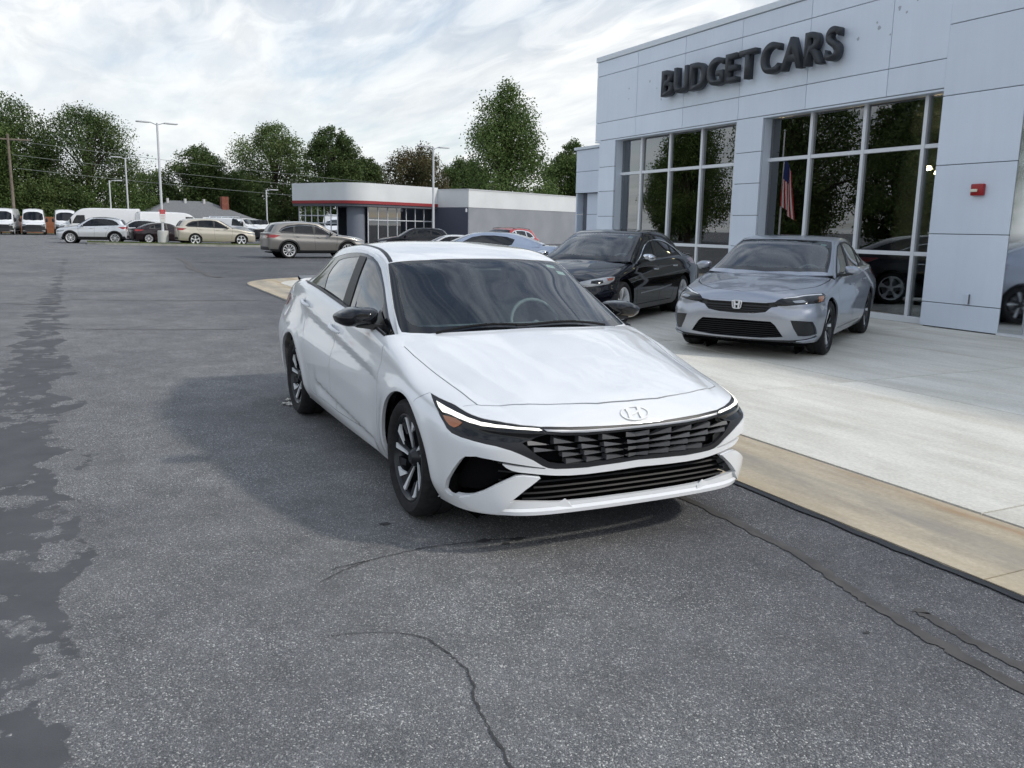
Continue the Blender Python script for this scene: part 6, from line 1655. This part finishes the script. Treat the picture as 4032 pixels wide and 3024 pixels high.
# ------------------------------------------------------------------ low building with red band, house, poles, island, fence
def low_building():
    C = Vector((-63.2, 16.7, 0)); U = Vector((-.447, .894, 0)); V = Vector((-.894, -.447, 0))
    root = empty('low_dealership', tuple(C), label='low pale grey building with a red band and rounded corner across the lot', cat='building')
    P = lambda u, v, z: tuple(U * u + V * v + Vector((0, 0, z)))
    white = noisy('stucco_pale', (.66, .68, .69), (.72, .74, .75), .5, rough=.85); gray = noisy('stucco_grey', (.255, .27, .30), (.30, .315, .345), .6, rough=.85); dkg = mat('stucco_dark', (.075, .085, .12), .8)
    red = mat('band_red', (.30, .03, .035), .6); dk = mat('soffit_dark', (.10, .11, .13), .8)
    def outline(inset=0.0):
        pts = [(9.8, inset)]
        r = 2.0
        for k in range(9):
            a = R(90 * k / 8); pts.append((r - (r - inset) * math.sin(a) if True else 0, r - (r - inset) * math.cos(a)))
        pts += [(inset, 7.6)]
        return pts
    def band(name, z0, z1, inset, m):
        o = outline(inset); v = [P(u, w, z0) for u, w in o] + [P(u, w, z1) for u, w in o]; n = len(o)
        b = MB(); b.add(v, [(i, i + 1, n + i + 1, n + i) for i in range(n - 1)]); return b.build(name, m, root, auto=40)
    band('fascia', 3.42, 4.82, 0.0, white); band('red_band', 3.18, 3.42, -.03, red); band('lower_fascia', 2.96, 3.18, .06, dk)
    o = outline(0.0); b = MB(); b.poly([P(u, w, 4.80) for u, w in o] + [P(9.8, 7.6, 4.80)]); b.poly([P(u, w, 2.98) for u, w in o] + [P(9.8, 7.6, 2.98)]); b.build('roof', white, root, recalc=False)
    # back volumes
    def vol(name, u0, u1, v0, v1, z0, z1, m):
        b = MB(); b.add([P(u, w, z) for u in (u0, u1) for w in (v0, v1) for z in (z0, z1)], [(0, 1, 3, 2), (4, 6, 7, 5), (0, 4, 5, 1), (2, 3, 7, 6), (0, 2, 6, 4), (1, 5, 7, 3)]); return b.build(name, m, root)
    vol('wall', 9.85, 28, -3.5, 7.5, 0, 3.15, gray); vol('parapet', 9.82, 28.03, -3.53, 7.53, 3.15, 4.60, white); vol('parapet_cap', 9.78, 28.06, -3.57, 7.57, 4.60, 4.70, mat('cap_pale', (.55, .57, .58), .6))
    vol('side_wall', 9.80, 9.84, -3.46, 0.3, 0, 3.14, dkg)
    vol('back_wall', .7, 9.8, 7.0, 7.2, 0, 3.0, dkg); vol('interior_floor', .6, 9.7, .5, 7.0, .0, .04, mat('tile_floor', (.12, .12, .12), .4))
    # corner column and shop windows
    b = MB(); b.lathe([(.75, 0), (.75, 2.98)], 20, axis='z', c=tuple(U * 1.55 + V * 1.5)); b.build('column', mat('column_grey', (.16, .18, .22), .7), root, auto=50)
    def shop(u0, u1, w0, w1, n, zt):
        A, B = U * u0 + V * w0, U * u1 + V * w1; d = (B - A) / n
        for i in range(n + 1):
            p = A + d * i; b = MB(); b.tube([p + Vector((0, 0, 0)), p + Vector((0, 0, 2.96))], .05, 4); b.build('mullion', MULL, root)
        for z in zt:
            b = MB(); b.tube([A + Vector((0, 0, z)), B + Vector((0, 0, z))], .045, 4); b.build('transom', MULL, root)
        zz = [0.1] + list(zt) + [2.95]
        for i in range(n):
            for a, c in zip(zz[:-1], zz[1:]):
                p, q = A + d * i, A + d * (i + 1); b = MB(); b.poly([p + Vector((0, 0, a)), q + Vector((0, 0, a)), q + Vector((0, 0, c)), p + Vector((0, 0, c))]); b.build('window_pane', BGLASS, root, recalc=False)
    shop(2.0, 9.7, .55, .55, 7, (1.9,)); shop(.55, .55, 2.6, 7.4, 6, (1.6, 2.2))
    b = MB(); b.lathe([(.12, 0), (.12, .25), (.02, .33)], 10, axis='z', c=P(8.9 + .93, -3.3, 2.75)); b.build('wall_lamp', LTALLOY, root)
low_building()
def house():
    c = at(412, 112); root = empty('house', (c[0], c[1], -1.55), R(8), label='low house with grey hip roof beyond the vans', cat='house')
    b = MB(); hw, hl = 5.5, 7.6
    v = [(-hw, -hl, 3.0), (hw, -hl, 3.0), (hw, hl, 3.0), (-hw, hl, 3.0), (0, -2.2, 5.5), (0, 2.2, 5.5)]
    b.add(v, [(0, 1, 4), (1, 2, 5, 4), (2, 3, 5), (3, 0, 4, 5), (3, 2, 1, 0)]); b.build('roof', noisy('shingle_grey', (.16, .165, .17), (.21, .215, .22), 6, rough=.9), root)
    b = MB(); b.box(-hw + .6, hw - .6, -hl + .6, hl - .6, 0, 2.98); b.build('wall', mat('brick_wall', (.25, .12, .08), .85), root)
    b = MB(); b.box(hw - .02, hw + .06, -hl, hl, 2.85, 3.02); b.build('gutter_board', mat('white_board', (.6, .6, .6), .6), root)
    b = MB(); b.box(1.2, 2.1, 3.3, 4.1, 3.2, 6.1); b.build('chimney', noisy('chimney_brick', (.19, .065, .045), (.26, .10, .07), 3, rough=.9), root)
    for y in (-2.6, -.6, 1.6):
        b = MB(); b.tube([(.5, y, 5.2), (.5, y, 5.75)], .16, 8); b.build('roof_vent', mat('vent_white', (.6, .6, .6), .5), root)
house()
POLE = mat('pole_white', (.62, .64, .67), .4)
def lamp(px, D, H, label, heads=2, base=True, sc=1.0, pos=None):
    p = pos or at(px, D); root = empty('lot_lamp', p, R(10), label, 'street lamp', 'white lot lamps')
    b = MB(); b.tube([(0, 0, .9 if base else 0), (0, 0, H)], [.085 * sc, .065 * sc], 8); b.build('pole', POLE, root, auto=60)
    if base:
        b = MB(); b.lathe([(0, .92), (.30, .92), (.33, .89), (.34, 0)], 20, axis='z'); b.build('concrete_base', mat('painted_base', (.58, .58, .56), .8), root, auto=40)
    for s in ((1, -1) if heads == 2 else (1,)):
        b = MB(); b.tube([(0, 0, H - .12), (0, s * .35, H + .0), (0, s * .5, H + .02)], .035, 6); b.build('arm', POLE, root, auto=60)
        b = MB(); b.bbox(-.17, .17, min(s * .42, s * 1.25), max(s * .42, s * 1.25), H - .02, H + .06, .02); b.build('lamp_head', POLE, root, auto=40)
        b = MB(); b.box(-.12, .12, min(s * .6, s * 1.2), max(s * .6, s * 1.2), H - .03, H - .021); b.build('lens', LENSC, root)
    return root
la = lamp(352, 60.3, zat(345, 266, 60.3), 'tall white twin-arm lot lamp on the grass island with a red notice on its pole')
b = MB(); b.box(.09, .11, -.17, .17, 1.75, 2.25); b.build('notice_red', mat('notice_red', (.5, .02, .03), .5), la)
b = MB(); b.box(.112, .116, -.16, .16, 1.45, 1.98); b.box(.09, .111, -.165, .165, 1.44, 1.75); b.build('notice_white', mat('notice_white', (.65, .65, .65), .5), la)
b = MB()
for z, w in ((2.16, .10), (2.08, .13), (1.88, .12), (1.80, .09), (1.70, .11)): b.box(.1165, .118, -w, w, z - .012, z + .012)
b.build('notice_print', mat('notice_print', (.55, .3, .3), .6), la)
lamp(280, 90, zat(275, 341, 90), 'white twin-arm lot lamp standing behind the long white van', base=False)
lamp(243, 100, zat(242, 390, 100), 'slim white lot lamp pole left of the twin-arm lamp behind the van', heads=1, base=False)
lamp(578, 95, zat(577, 410, 95), 'short white lot lamp pole left of the grey-brown crossover', heads=1, base=False)
lamp(936, 62, zat(938, 318, 62), 'white twin-arm lot lamp in front of the low building with red band')
# grass island with kerb
def island():
    z = .02
    ctr = [(-51.9, 8.2), (-52.3, 6.4), (-53.3, 3.6), (-54.3, 1.0), (-55.6, -1.4), (-56.6, -2.4)]
    out = ctr + [(p[0] - 2.3, p[1]) for p in ctr[::-1]]
    b = MB(); b.prism([(p[0], p[1]) for p in out], -.2, .13, 'z'); tag(b.build('island_kerb', KERB), kind='structure')
    z = .13; rnd = random.Random(4); v, f = [], []
    for k in range(3000):
        t = rnd.random() * (len(ctr) - 1.001); i = int(t); q = t - i
        px_ = ctr[i][0] + (ctr[i + 1][0] - ctr[i][0]) * q - rnd.uniform(.18, 2.1); py_ = ctr[i][1] + (ctr[i + 1][1] - ctr[i][1]) * q; a = rnd.uniform(0, 6.28); h = rnd.uniform(.03, .09); w = .02
        n = len(v); v += [(px_ - w * math.cos(a), py_ - w * math.sin(a), z), (px_ + w * math.cos(a), py_ + w * math.sin(a), z), (px_ + rnd.uniform(-.03, .03), py_ + rnd.uniform(-.03, .03), z + h)]; f.append((n, n + 1, n + 2))
    b = MB(); b.add(v, f); b.poly([(p[0] - .16, p[1], z + .004) for p in ctr] + [(p[0] - 2.15, p[1], z + .004) for p in ctr[::-1]])
    tag(b.build('grass', noisy('grass_green', (.075, .11, .03), (.14, .16, .06), 4, rough=.9), recalc=False), 'short green grass on the lamp island', 'grass', kind='stuff')
island()
# lawn beyond the lot and timber fence
b = MB(); b.poly([(-99, -60, .004), (-99, 14, .004), (-400, 60, .004), (-400, -160, .004)]); tag(b.build('lawn', noisy('lawn_green', (.045, .075, .02), (.085, .11, .035), .6, rough=.9), recalc=False), kind='structure')
fr = empty('timber_fence', (-103, -7.0, 0), label='orange-brown timber fence behind the white vans at the left', cat='fence')
bd = None
for k in range(64):
    if bd is None:
        m_ = MB(); m_.bbox(-.02, .02, -.088, .088, 0, 1.75, .006); bd = m_.build('board', noisy('fence_wood', (.28, .10, .05), (.36, .15, .08), 2, rough=.85), fr); o = bd
    else: o = bd.copy(); COL.objects.link(o)
    o.location = (0, -5.6 + k * .187, random.uniform(-.02, .02))
m_ = MB(); m_.box(-.09, -.03, -5.7, 6.4, .3, .4); m_.box(-.09, -.03, -5.7, 6.4, 1.3, 1.4); m_.build('rail', MATS['fence_wood'], fr)
# utility pole and wires
WOOD = noisy('weathered_pole', (.15, .12, .095), (.22, .185, .15), 3, rough=.9)
def upole(pos, H, label, rz=0.0, transformer=False):
    root = empty('utility_pole', pos, rz, label, 'utility pole', 'wooden utility poles')
    b = MB(); b.tube([(0, 0, -.5), (0, 0, H)], [.17, .11], 10); b.build('pole', WOOD, root, auto=60)
    b = MB(); b.bbox(-.06, .06, -1.9, 1.9, H - .55, H - .42, .01); b.build('cross_arm', WOOD, root)
    for y in (-1.7, -.9, .9, 1.7):
        b = MB(); b.lathe([(.05, 0), (.06, .06), (.03, .12), (0, .14)], 8, axis='z', c=(0, y, H - .42)); b.build('insulator', mat('insulator_grey', (.4, .4, .42), .3), root, auto=50)
    if transformer:
        for y in (-.75, .75):
            b = MB(); b.lathe([(0, 1.0), (.2, .98), (.3, .88), (.3, .1), (.22, 0), (0, 0)], 14, axis='z', c=(.2, y, H - 2.6)); b.build('transformer', mat('transformer_grey', (.35, .37, .38), .5), root, auto=50)
    return root
pa = at(34, 100); upole(pa, zat(27, 290, 100), 'wooden utility pole with a cross-arm at the far left', R(5))
pb = at(1078, 120); upole((pb[0], pb[1], -.5), 8.2, 'wooden utility pole with two transformers in front of the tall tree', R(-20), True)
WIRE = mat('wire_grey', (.24, .26, .24), .6)
def wire(a, c, sag, r=.016, label='', n=24):
    a, c = Vector(a), Vector(c); m_ = MB()
    m_.tube([a.lerp(c, t / n) - Vector((0, 0, sag * 4 * (t / n) * (1 - t / n))) for t in range(n + 1)], r, 4)
    tag(m_.build('overhead_wire', WIRE, auto=60), label, 'wire', 'overhead wires across the lot')
pe = at(1230, 125)
for i, (z0, z1, lab) in enumerate(((9.1, 6.0, 'uppermost overhead wire running right from the utility pole'), (7.7, 5.2, 'middle overhead wire running right from the utility pole'), (6.4, 4.0, 'lowest overhead wire running right from the utility pole'))):
    wire((pa[0], pa[1] + .3 * i, z0), (pe[0], pe[1], z1), .7, .02, lab)
# flag and pole behind the camera, mirrored in the showroom glass
fp = empty('flagpole', (-32.4, -10.96, 0), label='white flagpole mirrored in the showroom glass', cat='flagpole')
b = MB(); b.tube([(0, 0, 0), (0, 0, 6.9)], [.06, .04], 8); b.lathe([(0, .12), (.08, .06), (0, 0)], 8, axis='z', c=(0, 0, 6.9)); b.build('pole', POLE, fp, auto=60)
v, f, mi = [], [], []
NU, NV = 24, 13
for i in range(NU + 1):
    for j in range(NV + 1):
        s = j / NV; t = i / NU
        w = .62 + .40 * t
        v.append((w * s * .9 + .05, .10 * math.sin(s * 9 + t * 2) * (.4 + t), 5.6 - 2.6 * t - .8 * s))
for i in range(NU):
    for j in range(NV):
        f.append((i * (NV + 1) + j, i * (NV + 1) + j + 1, (i + 1) * (NV + 1) + j + 1, (i + 1) * (NV + 1) + j)); mi.append(2 if i < 10 and j < 8 else j % 2)
me = bpy.data.meshes.new('flag'); me.from_pydata(v, [], f)
for m_ in (mat('flag_red', (.45, .02, .03), .8), mat('flag_white', (.7, .7, .7), .8), mat('flag_blue', (.02, .035, .16), .8)): me.materials.append(m_)
me.polygons.foreach_set('material_index', mi); me.polygons.foreach_set('use_smooth', [True] * len(f))
fo = bpy.data.objects.new('flag', me); COL.objects.link(fo); fo.location = (-32.4, -10.96, 0); tag(fo, 'limp red white and blue striped flag mirrored in the showroom glass', 'flag')
# ------------------------------------------------------------------ trees
def leaf_material(name, c1, c2, c3):
    m = bpy.data.materials.new(name); m.use_nodes = True; MATS[name] = m
    N, L = m.node_tree.nodes, m.node_tree.links; N.clear()
    o = N.new('ShaderNodeOutputMaterial'); d = N.new('ShaderNodeBsdfPrincipled'); t = N.new('ShaderNodeBsdfTranslucent'); mx = N.new('ShaderNodeMixShader'); mx.inputs[0].default_value = .28
    g = N.new('ShaderNodeNewGeometry'); tc = N.new('ShaderNodeTexCoord')
    n = N.new('ShaderNodeTexNoise'); n.inputs['Scale'].default_value = .55; n.inputs['Detail'].default_value = 3; L.new(tc.outputs['Object'], n.inputs['Vector'])
    ad = N.new('ShaderNodeMath'); ad.operation = 'ADD'; L.new(n.outputs['Fac'], ad.inputs[0])
    mu = N.new('ShaderNodeMath'); mu.operation = 'MULTIPLY'; mu.inputs[1].default_value = .35; L.new(g.outputs['Random Per Island'], mu.inputs[0]); L.new(mu.outputs[0], ad.inputs[1])
    r = N.new('ShaderNodeValToRGB'); e = r.color_ramp.elements; e[0].position, e[0].color = .42, (*c1, 1); e[1].position, e[1].color = .92, (*c3, 1); q = e.new(.66); q.color = (*c2, 1)
    L.new(ad.outputs[0], r.inputs[0]); L.new(r.outputs[0], d.inputs['Base Color']); L.new(r.outputs[0], t.inputs[0]); d.inputs['Roughness'].default_value = .65; d.inputs['Specular IOR Level'].default_value = .25
    L.new(d.outputs[0], mx.inputs[1]); L.new(t.outputs[0], mx.inputs[2]); L.new(mx.outputs[0], o.inputs[0])
    return m
LEAF = [leaf_material('leaf_dark', (.044, .074, .024), (.076, .118, .036), (.125, .168, .058)), leaf_material('leaf_mid', (.055, .096, .027), (.096, .150, .042), (.150, .205, .066)),
        leaf_material('leaf_pale', (.066, .105, .034), (.11, .16, .052), (.165, .21, .075)), leaf_material('leaf_rusty', (.050, .060, .026), (.090, .085, .038), (.15, .115, .055))]
BARK = noisy('bark', (.045, .036, .028), (.09, .075, .06), 5, rough=.95)
def tree_meshes(seed, H, Wd, shape, nclump, nleaf, leaf=.30, trunk=.25, mi=1):
    rnd = random.Random(seed)
    tb = MB(); z0 = H * trunk
    tops = []
    lean = [(0, 0, -.3)] + [(rnd.uniform(-.15, .15) * k, rnd.uniform(-.15, .15) * k, H * .85 * k / 5) for k in range(1, 6)]
    r0 = .022 * H
    tb.tube(lean, [r0 * 1.35] + [r0 * (1 - .17 * k) for k in range(1, 6)], 8)
    cl = []
    for i in range(nclump):
        for _ in range(50):
            t = rnd.random()
            if shape == 'round': env = math.sin(math.pi * min(1, max(0, .10 + .86 * t))) ** .6
            elif shape == 'cone': env = (1 - t) ** .62 * min(1, .55 + t * 2.2)
            else: env = math.sin(math.pi * (.16 + .80 * t)) ** .45
            a = rnd.uniform(0, 2 * math.pi); q = rnd.random() ** .42
            rr = Wd / 2 * env * q * (.82 + .26 * math.sin(a * 3 + seed) * math.sin(a * 2 + t * 7 + seed))
            p = Vector((rr * math.cos(a), rr * math.sin(a), z0 + (H - z0) * t))
            if all((p - c).length > .42 for c, _ in cl): break
        s = rnd.uniform(.55, 1.15) * Wd * .135 * (1.0 if t < .85 else .60)
        cl.append((p, s))
    for p, s in cl[::3]:
        k = min(.8, max(.18, (p.z - H * .15) / H * .75)); st = Vector((0, 0, H * k)) + Vector((rnd.uniform(-.1, .1), rnd.uniform(-.1, .1), 0)); md = st.lerp(p, .55) + Vector((0, 0, .06 * H * rnd.uniform(.2, 1)))
        tb.tube([st, md, p], [r0 * .34, r0 * .2, r0 * .05], 5, cap=False)
    rg = np.random.default_rng(seed); Q = []
    for p, s in cl:
        m = max(4, int(nleaf * (s / (Wd * .135)) ** 1.6))
        d = rg.normal(size=(m, 3)) * (1, 1, .8); d /= np.linalg.norm(d, axis=1)[:, None] + 1e-9
        d *= (s * rg.random(m) ** .42 * rg.uniform(.8, 1.15, m))[:, None]
        c = np.array(p) + d + (0, 0, .15 * s)
        n = d / (np.linalg.norm(d, axis=1)[:, None] + 1e-9) * .6; q = rg.normal(size=(m, 3)) + (0, 0, .5); n = n + q / np.linalg.norm(q, axis=1)[:, None]; n /= np.linalg.norm(n, axis=1)[:, None]
        a = np.cross(n, rg.normal(size=(m, 3))); a /= np.linalg.norm(a, axis=1)[:, None] + 1e-9; b_ = np.cross(n, a)
        L_ = (leaf * rg.uniform(.6, 1.3, m))[:, None]; w = L_ * .55
        Q.append(np.stack([c - a * L_ * .5, c + b_ * w * .5 - n * .04 * L_, c + a * L_ * .5, c - b_ * w * .5 - n * .04 * L_], 1))
    return tb, np.concatenate(Q)
def quad_mesh(name, Q, m, parent):
    me = bpy.data.meshes.new(name); k = len(Q)
    me.vertices.add(4 * k); me.vertices.foreach_set('co', Q.astype(np.float32).ravel())
    me.loops.add(4 * k); me.loops.foreach_set('vertex_index', np.arange(4 * k, dtype=np.int32))
    me.polygons.add(k); me.polygons.foreach_set('loop_start', np.arange(0, 4 * k, 4, dtype=np.int32))
    me.update(calc_edges=True); me.materials.append(m)
    o = bpy.data.objects.new(name, me); COL.objects.link(o); o.parent = parent
    return o
def tree(pos, seed, H, Wd, shape, mi, label, group='trees beyond the lot', nclump=110, nleaf=95, leaf=.34, trunk=.2, name='deciduous_tree'):
    root = empty(name, pos, 0, label, 'tree', group)
    tb, Q = tree_meshes(seed, H, Wd, shape, nclump, nleaf, leaf, trunk)
    tb.build('trunk', BARK, root, auto=60)
    quad_mesh('crown', Q, LEAF[mi], root)
    return root
TR = [(20, 116, 222, 15.5, 'round', 0, 'broad dark tree at the left edge behind the utility pole'), (198, 114, 245, 14.5, 'round', 0, 'broad dark tree above the long white van'), (112, 112, 388, 9.5, 'round', 2, 'low bushy pale green tree above the white vans at the left'),
      (438, 126, 322, 10.5, 'round', 0, 'dark round tree right of the tall lot lamp'), (600, 124, 275, 13.0, 'round', 2, 'pale green feathery tree left of the low building'), (722, 116, 277, 8.5, 'oval', 0, 'dark tree right behind the pale feathery tree'),
      (790, 122, 345, 8, 'round', 0, 'small dark tree above the red-banded building'), (905, 108, 322, 10.5, 'round', 3, 'rusty green tree behind the lot lamp before the low building'), (1092, 92, 188, 13.5, 'cone', 1, 'tall pointed green tree above the grey wall'),
      (1232, 104, 312, 7.5, 'round', 1, 'tree peeping out beside the showroom corner'), (1000, 118, 350, 9, 'round', 0, 'dark tree left behind the tall pointed tree'), (520, 132, 372, 9, 'round', 1, 'mid green tree behind the house chimney'), (345, 128, 372, 9, 'round', 2, 'distant pale tree in the gap beside the tall lamp'), (-60, 112, 235, 13, 'round', 1, 'tree cut by the left edge of the picture')]
hor = lambda px: 491.0 + (px - 1106) * .01814
for i, (px, D, top, wd, shp, mi, lab) in enumerate(TR):
    p = at(px, D); H = zat(px, top, D) + .6
    big = H > 9
    tree((p[0], p[1], -.6), 100 + i * 7, H, wd, shp, mi, lab, nclump=200 if big else 120, nleaf=290 if big else 230, leaf=.25 if D < 115 else .275, trunk=.10 if shp != 'cone' else .16)
# bushes closing the view under the trees
for i, (px, D, h, w) in enumerate(((40, 112, 5.0, 12), (260, 112, 6.0, 13), (330, 128, 5.2, 10), (480, 130, 6.2, 13), (640, 128, 5.4, 12), (760, 118, 6.5, 12), (860, 116, 6.0, 12), (980, 112, 6.5, 12), (1160, 108, 6.4, 12), (1250, 104, 5.5, 9))):
    p = at(px, D); tree((p[0], p[1], -.4), 500 + i, h, w, 'oval', (0, 1, 0)[i % 3], ['dense bush at the far left behind the timber fence', 'dense bush behind the long white van', 'dense bush left of the house roof', 'dense bush right behind the house chimney', 'dense bush at the left end of the low building', 'dense bush behind the rounded corner of the low building', 'dense bush left of the lamp before the low building', 'dense bush right of the lamp before the low building', 'dense bush under the tall pointed tree', 'dense bush beside the showroom corner'][i], 'bushes under the trees', 70, 210, .28, .03, 'bush')
# row across the road behind the camera: seen only as reflections in glass
protos = [o for o in COL.objects if o.type == 'EMPTY' and o.name.startswith('deciduous_tree')][:9]
for i, (x, y) in enumerate(((-44, -40), (-54, -46), (-63, -41), (-73, -50), (-84, -44), (-96, -52), (-110, -46), (-36, -52))):
    pr = protos[(i * 4 + 1) % len(protos)]
    c = copy_tree(pr); c.location = (x, y, -.5); c.rotation_euler = (0, 0, i * 1.3); c.scale = (1, 1, .95 + .1 * (i % 3)) if pr.name != 'x' else (1, 1, 1)
    tag(c, 'tree across the road, mirrored in the showroom and car windows', 'tree', 'trees across the road behind the viewer')
